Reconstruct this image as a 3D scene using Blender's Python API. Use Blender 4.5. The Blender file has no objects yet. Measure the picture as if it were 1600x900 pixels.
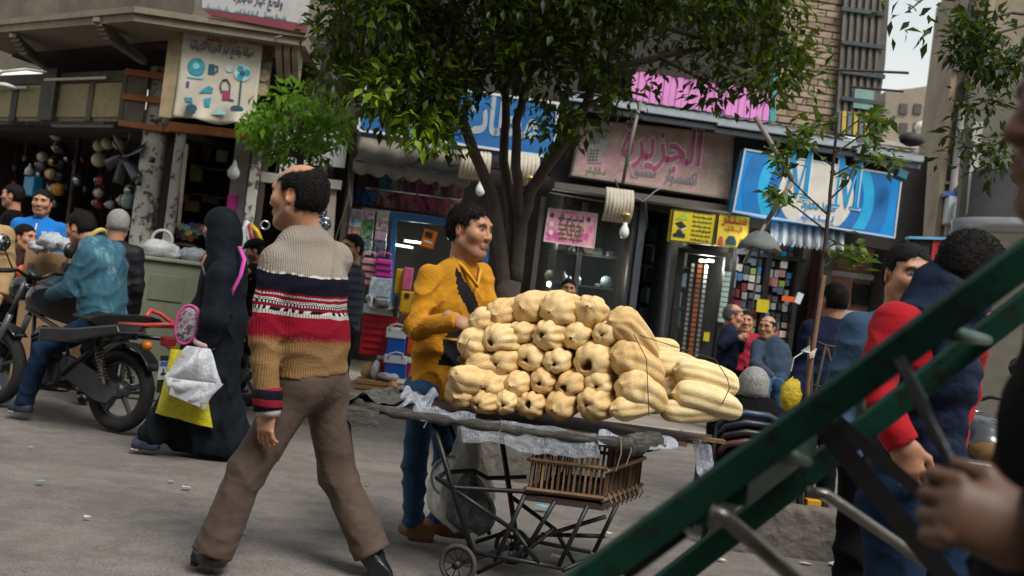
import bpy, bmesh, math, random, time
import numpy as np
from mathutils import Vector, Matrix
T0 = time.time()
random.seed(7)
RNG = np.random.default_rng(7)
SC = bpy.context.scene
COL = SC.collection
# ------------------------------------------------------------------ camera
ROLL, PITCH, CAMZ, LENS = math.radians(7.0), math.radians(0.9), 1.26, 35.0
FPX = 1600 * LENS / 36.0
_f0 = np.array([0, math.cos(PITCH), math.sin(PITCH)])
_u0 = np.array([0, -math.sin(PITCH), math.cos(PITCH)])
_r0 = np.array([1.0, 0, 0])
CR = math.cos(ROLL) * _r0 + math.sin(ROLL) * _u0
CU = -math.sin(ROLL) * _r0 + math.cos(ROLL) * _u0
CF = _f0
CPOS = np.array([0, 0, CAMZ])
cam_d = bpy.data.cameras.new('camera')
cam = bpy.data.objects.new('camera', cam_d)
COL.objects.link(cam)
cam_d.lens = LENS; cam_d.sensor_width = 36; cam_d.clip_start = 0.05; cam_d.clip_end = 3000
cam_d.dof.use_dof = True; cam_d.dof.focus_distance = 4.7; cam_d.dof.aperture_fstop = 3.2
m = Matrix.Identity(4)
for i in range(3):
    m[i][0] = CR[i]; m[i][1] = CU[i]; m[i][2] = -CF[i]; m[i][3] = CPOS[i]
cam.matrix_world = m
SC.camera = cam
# ------------------------------------------------------------------ sky, sun, exposure
SUN_EL, SUN_AZ = math.radians(54), math.radians(142)     # azimuth from +Y towards +X
world = bpy.data.worlds.new('World'); SC.world = world; world.use_nodes = True
_nt = world.node_tree; _nt.nodes.clear()
_sky = _nt.nodes.new('ShaderNodeTexSky'); _sky.sky_type = 'NISHITA'; _sky.sun_disc = False
_sky.sun_elevation = SUN_EL; _sky.sun_rotation = SUN_AZ
_sky.air_density = 2.4; _sky.dust_density = 1.0; _sky.ozone_density = 1.0
_hs = _nt.nodes.new('ShaderNodeHueSaturation'); _hs.inputs['Saturation'].default_value = 0.30
_bg = _nt.nodes.new('ShaderNodeBackground'); _bg.inputs['Strength'].default_value = 0.115
_wo = _nt.nodes.new('ShaderNodeOutputWorld')
_nt.links.new(_sky.outputs[0], _hs.inputs['Color']); _nt.links.new(_hs.outputs[0], _bg.inputs['Color'])
_nt.links.new(_bg.outputs[0], _wo.inputs['Surface'])
_sd = bpy.data.lights.new('sun', 'SUN'); _sd.energy = 2.5; _sd.angle = math.radians(24); _sd.color = (1, 0.975, 0.94)
sun = bpy.data.objects.new('sun', _sd); COL.objects.link(sun)
_dir = Vector((math.sin(SUN_AZ) * math.cos(SUN_EL), math.cos(SUN_AZ) * math.cos(SUN_EL), math.sin(SUN_EL)))
sun.rotation_euler = (-_dir).to_track_quat('-Z', 'Y').to_euler(); sun.location = (0, 0, 30)
VS = SC.view_settings
VS.view_transform = 'Standard'; VS.look = 'None'; VS.gamma = 1; VS.exposure = 0.62; VS.use_curve_mapping = False
SC.cycles.use_denoising = True
SC.cycles.max_bounces = 6; SC.cycles.diffuse_bounces = 3; SC.cycles.transparent_max_bounces = 12; SC.cycles.glossy_bounces = 3
# ------------------------------------------------------------------ places: a point of the street from a direction and a depth
def unit(v):
    v = np.asarray(v, float); return v / (np.linalg.norm(v) + 1e-12)
def A(*v): return np.array(v, dtype=float)
def ray(px, py): return CF + CR * ((px - 800) / FPX) + CU * ((450 - py) / FPX)
def P(px, py, Y):
    d = ray(px, py); return CPOS + d * (Y / d[1])
def G(px, py, z=0.0):
    d = ray(px, py); return CPOS + d * ((z - CAMZ) / d[2])
def S(Y): return Y / FPX                     # metres for one pixel of the photograph at depth Y
class Plane:
    def __init__(s, p0, yaw):
        s.p0 = np.array(p0, float); y = math.radians(yaw)
        s.R = A(math.cos(y), math.sin(y), 0); s.N = A(math.sin(y), -math.cos(y), 0); s.Z = A(0, 0, 1); s.yaw = y
    def uv(s, px, py, off=0.0):
        d = ray(px, py); q = s.p0 + s.N * off
        t = np.dot(q - CPOS, s.N) / np.dot(d, s.N); w = CPOS + d * t - s.p0
        return float(np.dot(w, s.R)), float(w[2] + s.p0[2])
    def pt(s, u, v, off=0.0): return A(s.p0[0], s.p0[1], 0) + s.R * u + s.N * off + A(0, 0, v)
FA = Plane((0, 13.0, 0), 6)                  # main shop fronts
FB = Plane((-4.4, 12.0, 0), 6)               # second shop of the corner building
FL = Plane((-4.62, 12.0, 0), -33)            # angled corner shop
# ------------------------------------------------------------------ mesh helpers
class MB:
    def __init__(s): s.v = []; s.f = []; s.mi = []; s.cur = 0
    def add(s, vs, fs):
        o = len(s.v); s.v.extend([tuple(map(float, x)) for x in vs]); s.f.extend([tuple(i + o for i in q) for q in fs]); s.mi.extend([s.cur] * len(fs)); return s
    def box(s, c, size, R=None):
        c = np.array(c, float); h = np.array(size, float) / 2
        R = np.eye(3) if R is None else np.array(R)
        vs = [c + R @ (h * A(a, b, d)) for a in (-1, 1) for b in (-1, 1) for d in (-1, 1)]
        return s.add(vs, [(0, 1, 3, 2), (4, 6, 7, 5), (0, 4, 5, 1), (2, 3, 7, 6), (0, 2, 6, 4), (1, 5, 7, 3)])
    def pbox(s, pl, u0, u1, v0, v1, o0, o1):
        vs = [pl.pt(u, v, o) for u in (u0, u1) for v in (v0, v1) for o in (o0, o1)]
        return s.add(vs, [(0, 1, 3, 2), (4, 6, 7, 5), (0, 4, 5, 1), (2, 3, 7, 6), (0, 2, 6, 4), (1, 5, 7, 3)])
    def prism(s, pl, poly, o0, o1):
        n = len(poly); a = [pl.pt(u, v, o1) for u, v in poly]; b = [pl.pt(u, v, o0) for u, v in poly]
        ar = sum(poly[i][0] * poly[(i + 1) % n][1] - poly[(i + 1) % n][0] * poly[i][1] for i in range(n))
        fr = tuple(range(n)); bk = tuple(range(2 * n - 1, n - 1, -1))
        sd = [(i, i + n, (i + 1) % n + n, (i + 1) % n) for i in range(n)]
        if ar < 0: fr = fr[::-1]; bk = bk[::-1]; sd = [q[::-1] for q in sd]
        return s.add(a + b, [fr, bk] + sd)
    def tube(s, pts, r, n=8, caps=True, up=None):
        pts = [np.array(p, float) for p in pts]; m_ = len(pts)
        rs = [r] * m_ if np.isscalar(r) else list(r)
        t = [pts[min(i + 1, m_ - 1)] - pts[max(i - 1, 0)] for i in range(m_)]
        t = [x / (np.linalg.norm(x) + 1e-9) for x in t]
        ref = A(0, 0, 1) if abs(t[0][2]) < 0.9 else A(1, 0, 0)
        a = np.cross(t[0], ref); a /= np.linalg.norm(a); vs = []
        for i in range(m_):
            a = a - t[i] * np.dot(a, t[i]); a /= np.linalg.norm(a) + 1e-9; b = np.cross(t[i], a)
            for k in range(n):
                q = 2 * math.pi * k / n; vs.append(pts[i] + rs[i] * (math.cos(q) * a + math.sin(q) * b))
        fs = [(i * n + k, i * n + (k + 1) % n, (i + 1) * n + (k + 1) % n, (i + 1) * n + k) for i in range(m_ - 1) for k in range(n)]
        if caps: fs += [tuple(range(n - 1, -1, -1)), tuple(range((m_ - 1) * n, m_ * n))]
        return s.add(vs, fs)
    def bar(s, a, b, w, h, upv=(0, 0, 1)):
        a = np.array(a, float); b = np.array(b, float); t = b - a; L = np.linalg.norm(t); t /= L
        x = np.cross(t, np.array(upv, float)); x /= np.linalg.norm(x) + 1e-9; y = np.cross(x, t)
        return s.box((a + b) / 2, (w, L, h), np.stack([x, t, y], 1))
    def lathe(s, c, axis, prof, n=20, ref=None):
        c = np.array(c, float); t = np.array(axis, float); t /= np.linalg.norm(t)
        ref = A(0, 0, 1) if abs(t[2]) < 0.9 else A(1, 0, 0)
        a = np.cross(t, ref); a /= np.linalg.norm(a); b = np.cross(t, a); vs = []
        for (h, r) in prof:
            for k in range(n):
                q = 2 * math.pi * k / n; vs.append(c + t * h + max(r, 1e-4) * (math.cos(q) * a + math.sin(q) * b))
        m_ = len(prof)
        fs = [(i * n + k, i * n + (k + 1) % n, (i + 1) * n + (k + 1) % n, (i + 1) * n + k) for i in range(m_ - 1) for k in range(n)]
        fs += [tuple(range(n - 1, -1, -1)), tuple(range((m_ - 1) * n, m_ * n))]
        return s.add(vs, fs)
    def torus(s, c, axis, R, r, n=28, k=8):
        c = np.array(c, float); t = np.array(axis, float); t /= np.linalg.norm(t)
        ref = A(0, 0, 1) if abs(t[2]) < 0.9 else A(1, 0, 0)
        a = np.cross(t, ref); a /= np.linalg.norm(a); b = np.cross(t, a); vs = []
        for i in range(n):
            q = 2 * math.pi * i / n; e = math.cos(q) * a + math.sin(q) * b
            for j in range(k):
                w = 2 * math.pi * j / k; vs.append(c + e * (R + r * math.cos(w)) + t * (r * math.sin(w)))
        return s.add(vs, [(i * k + j, ((i + 1) % n) * k + j, ((i + 1) % n) * k + (j + 1) % k, i * k + (j + 1) % k) for i in range(n) for j in range(k)])
    def grid(s, pts):                         # pts[i][j] sheet
        n, k = len(pts), len(pts[0])
        return s.add([p for row in pts for p in row], [(i * k + j, i * k + j + 1, (i + 1) * k + j + 1, (i + 1) * k + j) for i in range(n - 1) for j in range(k - 1)])

def origin(o):
    v = np.zeros(3)
    while o is not None: v += np.array(o.location); o = o.parent
    return v
def tag(o, label=None, cat=None, group=None, kind=None):
    if label: o['label'] = label
    if cat: o['category'] = cat
    if group: o['group'] = group
    if kind: o['kind'] = kind
    return o
def empty(name, loc, label, cat, group=None):
    o = bpy.data.objects.new(name, None); o.empty_display_size = 0.1; COL.objects.link(o); o.location = tuple(map(float, loc))
    return tag(o, label, cat, group)
def link(name, me, mat, parent=None):
    o = bpy.data.objects.new(name, me); COL.objects.link(o)
    if parent is not None: o.parent = parent
    for mm in (mat if isinstance(mat, (list, tuple)) else [mat]): me.materials.append(mm)
    return o
def ob(name, mb, mat, parent=None, label=None, cat=None, group=None, kind=None, smooth=False, bevel=0, solid=0, sub=0):
    V = np.array(mb.v, float)
    if parent is not None: loc = np.zeros(3); V2 = V - origin(parent)
    else:
        lo, hi = V.min(0), V.max(0); loc = A((lo[0] + hi[0]) / 2, (lo[1] + hi[1]) / 2, lo[2]); V2 = V - loc
    me = bpy.data.meshes.new(name); me.from_pydata([tuple(x) for x in V2], [], mb.f)
    o = link(name, me, mat, parent); o.location = tuple(loc)
    if any(mb.mi): me.polygons.foreach_set('material_index', mb.mi)
    if smooth: me.polygons.foreach_set('use_smooth', [True] * len(me.polygons))
    if solid:
        md = o.modifiers.new('solid', 'SOLIDIFY'); md.thickness = solid; md.offset = 0
    if bevel:
        md = o.modifiers.new('bevel', 'BEVEL'); md.width = bevel; md.segments = 2; md.limit_method = 'ANGLE'
    if sub:
        md = o.modifiers.new('sub', 'SUBSURF'); md.levels = sub; md.render_levels = sub
    return tag(o, label, cat, group, kind)
def dup(o, loc=None, parent=None, top=True):
    c = o.copy(); COL.objects.link(c)
    if parent is not None: c.parent = parent
    if loc is not None: c.location = tuple(map(float, loc))
    for ch in [x for x in o.children]: dup(ch, parent=c, top=False)
    return c
def arr_mesh(name, V, Q, mat, parent=None, col=None, smooth=True, mi=None):
    me = bpy.data.meshes.new(name); V = np.asarray(V, np.float32); Q = np.asarray(Q, np.int32)
    if parent is not None: V = (V - origin(parent)).astype(np.float32)
    me.vertices.add(len(V)); me.vertices.foreach_set('co', V.ravel()); k = Q.shape[1]
    me.loops.add(Q.size); me.loops.foreach_set('vertex_index', Q.ravel())
    me.polygons.add(len(Q)); me.polygons.foreach_set('loop_start', np.arange(0, Q.size, k, dtype=np.int32))
    if smooth: me.polygons.foreach_set('use_smooth', np.ones(len(Q), bool))
    o = link(name, me, mat, parent)
    if mi is not None: me.polygons.foreach_set('material_index', np.asarray(mi, np.int32))
    me.update(calc_edges=True); me.validate()
    if col is not None:
        at = me.attributes.new('Col', 'FLOAT_COLOR', 'POINT'); c4 = np.ones((len(V), 4), np.float32); c4[:, :3] = col
        at.data.foreach_set('color', c4.ravel())
    return o
# ------------------------------------------------------------------ materials
def lin(h):
    if not isinstance(h, str): return tuple(h)
    h = h.lstrip('#'); c = [int(h[i:i + 2], 16) / 255 for i in (0, 2, 4)]
    return tuple(x / 12.92 if x <= 0.04045 else ((x + 0.055) / 1.055) ** 2.4 for x in c)
_MC = {}
class NT:
    def __init__(s, name):
        s.m = bpy.data.materials.new(name); s.m.use_nodes = True; s.t = s.m.node_tree; s.t.nodes.clear()
        s.out = s.n('ShaderNodeOutputMaterial'); s.b = s.n('ShaderNodeBsdfPrincipled'); s.l(s.b.outputs[0], s.out.inputs[0])
    def n(s, ty, **kw):
        x = s.t.nodes.new(ty)
        for k, v in kw.items():
            if k in x.inputs.keys(): x.inputs[k].default_value = v
            else: setattr(x, k, v)
        return x
    def l(s, a, b): s.t.links.new(a, b)
    def coord(s, which='Object'): return s.n('ShaderNodeTexCoord').outputs[which]
    def noise(s, vec, scale, detail=4, rough=0.6):
        x = s.n('ShaderNodeTexNoise'); x.inputs['Scale'].default_value = scale; x.inputs['Detail'].default_value = detail; x.inputs['Roughness'].default_value = rough
        if vec is not None: s.l(vec, x.inputs['Vector'])
        return x.outputs['Fac']
    def math(s, op, a, b=None, c=None):
        x = s.n('ShaderNodeMath', operation=op)
        for i, v in enumerate((a, b, c)):
            if v is None: continue
            if isinstance(v, (int, float)): x.inputs[i].default_value = v
            else: s.l(v, x.inputs[i])
        return x.outputs[0]
    def mix(s, f, a, b, mode='MIX'):
        x = s.n('ShaderNodeMix', data_type='RGBA', blend_type=mode)
        for i, v in ((0, f), (6, a), (7, b)):
            if isinstance(v, (int, float)): x.inputs[i].default_value = v
            elif isinstance(v, (tuple, list)): x.inputs[i].default_value = (*v[:3], 1)
            else: s.l(v, x.inputs[i])
        return x.outputs[2]
    def ramp(s, f, stops, interp='LINEAR'):
        x = s.n('ShaderNodeValToRGB'); x.color_ramp.interpolation = interp; e = x.color_ramp.elements
        while len(e) < len(stops): e.new(0.5)
        for q, (p, c) in zip(e, stops): q.position = p; q.color = (*c[:3], 1) if not np.isscalar(c) else (c, c, c, 1)
        s.l(f, x.inputs[0]); return x.outputs[0]
    def bump(s, h, strength=0.3, dist=0.01):
        x = s.n('ShaderNodeBump'); x.inputs['Strength'].default_value = strength; x.inputs['Distance'].default_value = dist
        s.l(h, x.inputs['Height']); s.l(x.outputs[0], s.b.inputs['Normal']); return x.outputs[0]
    def xyz(s, v):
        x = s.n('ShaderNodeSeparateXYZ'); s.l(v, x.inputs[0]); return x.outputs
    def mapping(s, vec, scale=(1, 1, 1), rot=(0, 0, 0)):
        x = s.n('ShaderNodeMapping'); x.inputs['Scale'].default_value = scale; x.inputs['Rotation'].default_value = rot; s.l(vec, x.inputs['Vector']); return x.outputs[0]
def M(c, rough=0.6, var=0.25, vs=6.0, bump=0.15, bs=60.0, metal=0.0, dirt=0.0, spec=0.5, name=None, trans=0.0, coat=0.0, alpha=1.0):
    """a plain surface with uneven colour, fine relief and worn or dusty patches"""
    c = lin(c); key = (c, rough, var, vs, bump, bs, metal, dirt, spec, trans, coat, alpha)
    if key in _MC: return _MC[key]
    n = NT(name or 'surface'); co = n.coord()
    f = n.noise(co, vs, 5, 0.65)
    lo = tuple(x * (1 - var) for x in c); hi = tuple(min(1, x * (1 + var)) for x in c)
    colr = n.ramp(f, [(0.3, lo), (0.7, hi)])
    if dirt > 0:
        d = n.ramp(n.noise(co, vs * 0.6 + 2.3, 8, 0.75), [(0.45, 0.0), (0.75, dirt)])
        colr = n.mix(d, colr, tuple(0.35 * x + y for x, y in zip(c, (0.028, 0.024, 0.019))))
    n.l(colr, n.b.inputs['Base Color'])
    rr = n.ramp(n.noise(co, vs * 2.1, 4), [(0.25, max(0.03, rough - 0.12)), (0.75, min(1, rough + 0.12))]); n.l(rr, n.b.inputs['Roughness'])
    n.b.inputs['Metallic'].default_value = metal; n.b.inputs['Specular IOR Level'].default_value = spec
    if coat: n.b.inputs['Coat Weight'].default_value = coat; n.b.inputs['Coat Roughness'].default_value = 0.12
    if trans: n.b.inputs['Transmission Weight'].default_value = trans
    if alpha < 1: n.b.inputs['Alpha'].default_value = alpha
    if bump: n.bump(n.noise(co, bs, 4), bump, 0.01)
    _MC[key] = n.m; return n.m
def cloth(c, weave=260.0, var=0.18, fold=0.0, rough=0.9, fuzz=0.04, stripes=None, name='cloth'):
    c = lin(c); key = ('cloth', c, weave, var, fold, rough, fuzz, stripes)
    if key in _MC: return _MC[key]
    n = NT(name); co = n.coord()
    f = n.noise(co, 9, 6, 0.7); lo = tuple(x * (1 - var) for x in c); hi = tuple(min(1, x * (1 + var)) for x in c)
    cc = n.ramp(f, [(0.3, lo), (0.7, hi)])
    if stripes:
        z = n.xyz(co)[2]; w = n.math('SINE', n.math('MULTIPLY', z, stripes[1])); w = n.ramp(n.math('ADD', n.math('MULTIPLY', w, 0.5), 0.5), [(0.55, 0.0), (0.7, 1.0)])
        cc = n.mix(w, cc, lin(stripes[0]))
    n.l(cc, n.b.inputs['Base Color']); n.b.inputs['Roughness'].default_value = rough
    dk = max(c) < 0.05
    n.b.inputs['Specular IOR Level'].default_value = 0.10 if dk else 0.22
    n.b.inputs['Sheen Weight'].default_value = 0.0 if dk else fuzz; n.b.inputs['Sheen Roughness'].default_value = 0.5
    h = n.noise(co, weave, 3, 0.7)
    wc = n.mix(0.10, n.mapping(co, (1, 1, 1.5)), n.n('ShaderNodeTexNoise', Scale=5.0).outputs['Color'], 'ADD')
    r1 = n.math('ABSOLUTE', n.math('SUBTRACT', n.noise(wc, 6.5, 2, 0.4), 0.5)); r2 = n.math('ABSOLUTE', n.math('SUBTRACT', n.noise(wc, 15, 2, 0.4), 0.5))
    wr = n.math('ADD', n.math('MULTIPLY', n.math('MINIMUM', r1, 0.13), 2.6), n.math('MULTIPLY', n.math('MINIMUM', r2, 0.10), 1.2))
    n.bump(n.math('ADD', n.math('MULTIPLY', h, 0.12), wr), 0.18 + fold * .6, 0.03)
    _MC[key] = n.m; return n.m
def leafmat(c1, c2, trans=0.35, name='leaf'):
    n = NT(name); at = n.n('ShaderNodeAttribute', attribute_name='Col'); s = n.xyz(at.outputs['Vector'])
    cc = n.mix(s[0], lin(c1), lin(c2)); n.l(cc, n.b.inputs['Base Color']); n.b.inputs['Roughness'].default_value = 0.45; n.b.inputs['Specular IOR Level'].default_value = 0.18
    tr = n.n('ShaderNodeBsdfTranslucent'); n.l(n.mix(0.5, cc, (0.30, 0.42, 0.02)), tr.inputs['Color'])
    mx = n.n('ShaderNodeMixShader'); mx.inputs[0].default_value = trans; n.l(n.b.outputs[0], mx.inputs[1]); n.l(tr.outputs[0], mx.inputs[2]); n.l(mx.outputs[0], n.out.inputs[0])
    return n.m
def colmat(rough=0.5, bump=0.1, bs=150, sss=0.0, name='painted'):
    key = ('col', rough, bump, bs, sss)
    if key in _MC: return _MC[key]
    n = NT(name); at = n.n('ShaderNodeAttribute', attribute_name='Col'); co = n.coord()
    f = n.ramp(n.noise(co, 35, 5, 0.7), [(0.3, 0.82), (0.7, 1.12)])
    n.l(n.mix(1.0, at.outputs['Color'], f, 'MULTIPLY'), n.b.inputs['Base Color']); n.b.inputs['Roughness'].default_value = rough
    n.b.inputs['Specular IOR Level'].default_value = 0.35
    if sss: n.b.inputs['Subsurface Weight'].default_value = sss; n.b.inputs['Subsurface Radius'].default_value = (0.012, 0.005, 0.003); n.b.inputs['Subsurface Scale'].default_value = 0.6
    n.bump(n.noise(co, bs, 4), bump, 0.004); _MC[key] = n.m; return n.m
def plastic_film(c, alpha=0.5, rough=0.25, name='plastic_film'):
    n = NT(name); co = n.coord(); n.b.inputs['Base Color'].default_value = (*lin(c), 1); n.b.inputs['Roughness'].default_value = rough
    f = n.noise(n.mapping(co, (1, 1, 1)), 22, 6, 0.7); n.l(n.ramp(f, [(0.3, max(0, alpha - 0.25)), (0.7, min(1, alpha + 0.25))]), n.b.inputs['Alpha'])
    n.bump(n.noise(co, 30, 5, 0.7), 0.8, 0.02); return n.m
def glassmat(alpha=0.25, c=(0.08, 0.10, 0.10), name='shop_glass'):
    n = NT(name); n.b.inputs['Base Color'].default_value = (*c, 1); n.b.inputs['Roughness'].default_value = 0.05; n.b.inputs['Alpha'].default_value = alpha
    n.b.inputs['Specular IOR Level'].default_value = 0.8; return n.m
def glow(c, s, name='lamp_glow'):
    n = NT(name); n.b.inputs['Base Color'].default_value = (*lin(c), 1); n.b.inputs['Emission Color'].default_value = (*lin(c), 1); n.b.inputs['Emission Strength'].default_value = s; return n.m
def print_mat(c1, c2, c3, scale=9, name='printed_box', rough=0.35):
    """packaging print: irregular blotches of three colours"""
    n = NT(name); co = n.coord(); a = n.noise(co, scale, 3, 0.6); b = n.noise(n.mapping(co, (1, 1, 2)), scale * 2.3, 3, 0.7)
    cc = n.ramp(a, [(0.40, lin(c1)), (0.50, lin(c2)), (0.62, lin(c3))])
    cc = n.mix(n.ramp(b, [(0.56, 0.0), (0.64, 0.8)]), cc, lin(c2)); n.l(cc, n.b.inputs['Base Color']); n.b.inputs['Roughness'].default_value = rough; return n.m
# ------------------------------------------------------------------ lettering
_AR = {'ا': 'FE8D FE8E', 'أ': 'FE83 FE84', 'ب': 'FE8F FE90 FE91 FE92', 'ة': 'FE93 FE94', 'ت': 'FE95 FE96 FE97 FE98', 'ج': 'FE9D FE9E FE9F FEA0', 'ح': 'FEA1 FEA2 FEA3 FEA4',
       'د': 'FEA9 FEAA', 'ر': 'FEAD FEAE', 'ز': 'FEAF FEB0', 'س': 'FEB1 FEB2 FEB3 FEB4', 'ص': 'FEB9 FEBA FEBB FEBC', 'ط': 'FEC1 FEC2 FEC3 FEC4', 'ع': 'FEC9 FECA FECB FECC',
       'غ': 'FECD FECE FECF FED0', 'ق': 'FED5 FED6 FED7 FED8', 'ك': 'FED9 FEDA FEDB FEDC', 'ل': 'FEDD FEDE FEDF FEE0', 'م': 'FEE1 FEE2 FEE3 FEE4', 'ن': 'FEE5 FEE6 FEE7 FEE8',
       'ه': 'FEE9 FEEA FEEB FEEC', 'و': 'FEED FEEE', 'ي': 'FEF1 FEF2 FEF3 FEF4', 'ئ': 'FE89 FE8A FE8B FE8C', 'ـ': '0640 0640 0640 0640'}
def arabic(s):
    out = []
    for i, ch in enumerate(s):
        if ch not in _AR: out.append(ch); continue
        f = _AR[ch].split(); pv = i > 0 and s[i - 1] in _AR and len(_AR[s[i - 1]].split()) == 4; nx = i + 1 < len(s) and s[i + 1] in _AR
        k = (3 if pv and nx else 1 if pv else 2 if nx else 0) if len(f) == 4 else (1 if pv else 0)
        out.append(chr(int(f[k], 16)))
    return ''.join(out[::-1])
def lettering(name, s, pl, quad_uv, off, mat, parent, bold=0.0, depth=0.004, latin=False, slant=0.0):
    """writing as thin raised letters fitted into the box u0,v0,u1,v1 of a sign's plane"""
    c = bpy.data.curves.new(name, 'FONT'); c.body = s if latin else arabic(s); c.offset = bold; c.resolution_u = 3
    t = bpy.data.objects.new('tmp', c); COL.objects.link(t)
    me = bpy.data.meshes.new_from_object(t.evaluated_get(bpy.context.evaluated_depsgraph_get()))
    bpy.data.objects.remove(t); bpy.data.curves.remove(c)
    V = np.array([v.co for v in me.vertices]); F = [tuple(p.vertices) for p in me.polygons]; bpy.data.meshes.remove(me)
    lo, hi = V.min(0), V.max(0); u0, v0, u1, v1 = quad_uv
    u = u0 + (V[:, 0] - lo[0]) / (hi[0] - lo[0]) * (u1 - u0); v = v0 + (V[:, 1] - lo[1]) / (hi[1] - lo[1]) * (v1 - v0)
    u = u + slant * (v - v0)
    mb = MB(); mb.add([pl.pt(a, b, off + depth) for a, b in zip(u, v)], F); mb.v = mb.v
    return ob(name, mb, mat, parent)
# ================================================================== setting: ground, pavement, buildings
def ground_mat():
    n = NT('asphalt'); co = n.coord()
    a = n.noise(co, .55, 6, .6); b = n.noise(co, 6, 8, .7); c = n.noise(co, 110, 3, .75)
    cc = n.ramp(a, [(.3, lin('#6c6761')), (.7, lin('#7f7871'))]); cc = n.mix(n.ramp(b, [(.38, 0.0), (.70, .7)]), cc, lin('#5a544e'))
    cc = n.mix(n.ramp(c, [(.36, .95), (.50, 0.0)]), cc, lin('#46413c')); st = n.noise(n.mapping(co, (.8, 1.2, 1)), 1.5, 9, .75); cc = n.mix(n.ramp(st, [(.50, 0.0), (.66, .65)]), cc, lin('#57514b'))
    tk = n.noise(n.mapping(co, (.5, 1.1, 1), (0, 0, .12)), 1.1, 8, .7); cc = n.mix(n.ramp(tk, [(.52, 0.0), (.68, .5)]), cc, lin('#877f76'))
    n.l(cc, n.b.inputs['Base Color']); n.l(n.ramp(b, [(.3, .72), (.7, .95)]), n.b.inputs['Roughness']); n.b.inputs['Specular IOR Level'].default_value = .25
    sp = n.noise(co, 38, 3, .6); n.l(n.mix(n.ramp(sp, [(.66, 0.0), (.72, .5)]), cc, lin('#938b81')), n.b.inputs['Base Color']); n.bump(n.math('ADD', n.math('MULTIPLY', c, .6), n.math('ADD', b, n.math('MULTIPLY', sp, .4))), .55, .014); return n.m
mb = MB()
N = 46; xs = np.concatenate([np.linspace(-250, -9, 6), np.linspace(-8, 9, N), np.linspace(10, 250, 6)]); ys = np.concatenate([np.linspace(-60, 0, 4), np.linspace(.5, 14, N), np.linspace(16, 500, 7)])
mb.grid([[(x, y, (.010 * math.sin(1.7 * x + .8 * y) + .008 * math.sin(2.9 * y - 1.1 * x)) * (1 if abs(x) < 8 and 0 < y < 12 else 0) - .012) for x in xs] for y in ys]); ob('ground', mb, ground_mat(), kind='structure', smooth=True)
CONC = M('#8d877d', .85, .22, 2.5, .5, 35, dirt=.5); CONC_D = M('#5d5850', .85, .3, 2.0, .6, 30, dirt=.7)
def kerbY(x): return 10.55 + .105 * x
mb = MB(); k0, k1 = -2.75, 5.2
mb.add([(k0, kerbY(k0) + .16, .118), (k1, kerbY(k1) + .16, .118), (k1, 20, .118), (k0, 20, .118)], [(0, 1, 2, 3)]); ob('pavement', mb, M('#857c70', .9, .25, 1.6, .5, 40, dirt=.5), kind='structure')
mb = MB()
for i in range(10):
    a = k0 + (k1 - k0) * i / 10; b = k0 + (k1 - k0) * (i + 1) / 10 - .012
    mb.add([(a, kerbY(a), -.02), (b, kerbY(b), -.02), (b, kerbY(b) + .17, -.02), (a, kerbY(a) + .17, -.02), (a, kerbY(a) + .02, .12), (b, kerbY(b) + .02, .122), (b, kerbY(b) + .17, .122), (a, kerbY(a) + .17, .12)], [(3, 2, 1, 0), (4, 5, 6, 7), (0, 1, 5, 4), (1, 2, 6, 5), (2, 3, 7, 6), (3, 0, 4, 7)])
kerb_parent = mb; ob('kerb', mb, CONC, kind='structure', bevel=.012)

def px_poly(pl, pts, off): return [pl.uv(x, y, off) for x, y in pts]
def panel(name, pl, pts, o0, o1, mat, parent=None, **kw):
    mb = MB(); mb.prism(pl, px_poly(pl, pts, o1), o0, o1); return ob(name, mb, mat, parent, **kw)
def cbox(name, pl, cx, cy, w, h, off, depth, mat, parent=None, rot=0.0, mb=None, **kw):
    """upright box whose front centre is seen at cx,cy; w,h in photograph pixels"""
    u, v = pl.uv(cx, cy, off); s = pl.pt(u, v, off)[1] / FPX; w *= s; h *= s; own = mb is None; mb = mb or MB()
    if rot:
        c, q = math.cos(rot), math.sin(rot); poly = [(u + a * c - b * q, v + a * q + b * c) for a, b in ((-w / 2, -h / 2), (w / 2, -h / 2), (w / 2, h / 2), (-w / 2, h / 2))]; mb.prism(pl, poly, off - depth, off)
    else: mb.pbox(pl, u - w / 2, u + w / 2, v - h / 2, v + h / 2, off - depth, off)
    return ob(name, mb, mat, parent, **kw) if own else mb
def disc_poly(u, v, ru, rv, n=24): return [(u + ru * math.cos(2 * math.pi * i / n), v + rv * math.sin(2 * math.pi * i / n)) for i in range(n)]
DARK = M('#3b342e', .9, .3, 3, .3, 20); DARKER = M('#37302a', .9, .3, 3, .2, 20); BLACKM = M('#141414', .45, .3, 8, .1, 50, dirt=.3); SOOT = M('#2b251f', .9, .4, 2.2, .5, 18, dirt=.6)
WOOD_O = M('#a8663a', .7, .3, 5, .4, 90, dirt=.35); WOOD = M('#8a6b48', .75, .3, 5, .4, 80, dirt=.4); OLIVE = M('#6a6046', .7, .22, 3, .25, 40, dirt=.45); GREYBR = M('#6d6357', .85, .3, 4, .4, 40, dirt=.6)
WHITEP = NT('peeling_white_paint')
def _peel():
    n = WHITEP; co = n.coord(); a = n.noise(co, 9, 9, .75); b = n.noise(co, 2.0, 4)
    cc = n.mix(n.ramp(n.math('ADD', a, n.math('MULTIPLY', b, .35)), [(.70, 0.0), (.74, 1.0)]), n.mix(b, lin('#bdb8ae'), lin('#a39d92')), lin('#4a443d')); n.l(cc, n.b.inputs['Base Color']); n.b.inputs['Roughness'].default_value = .8; n.bump(a, .5, .01)
_peel(); WHITEP = WHITEP.m
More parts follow.
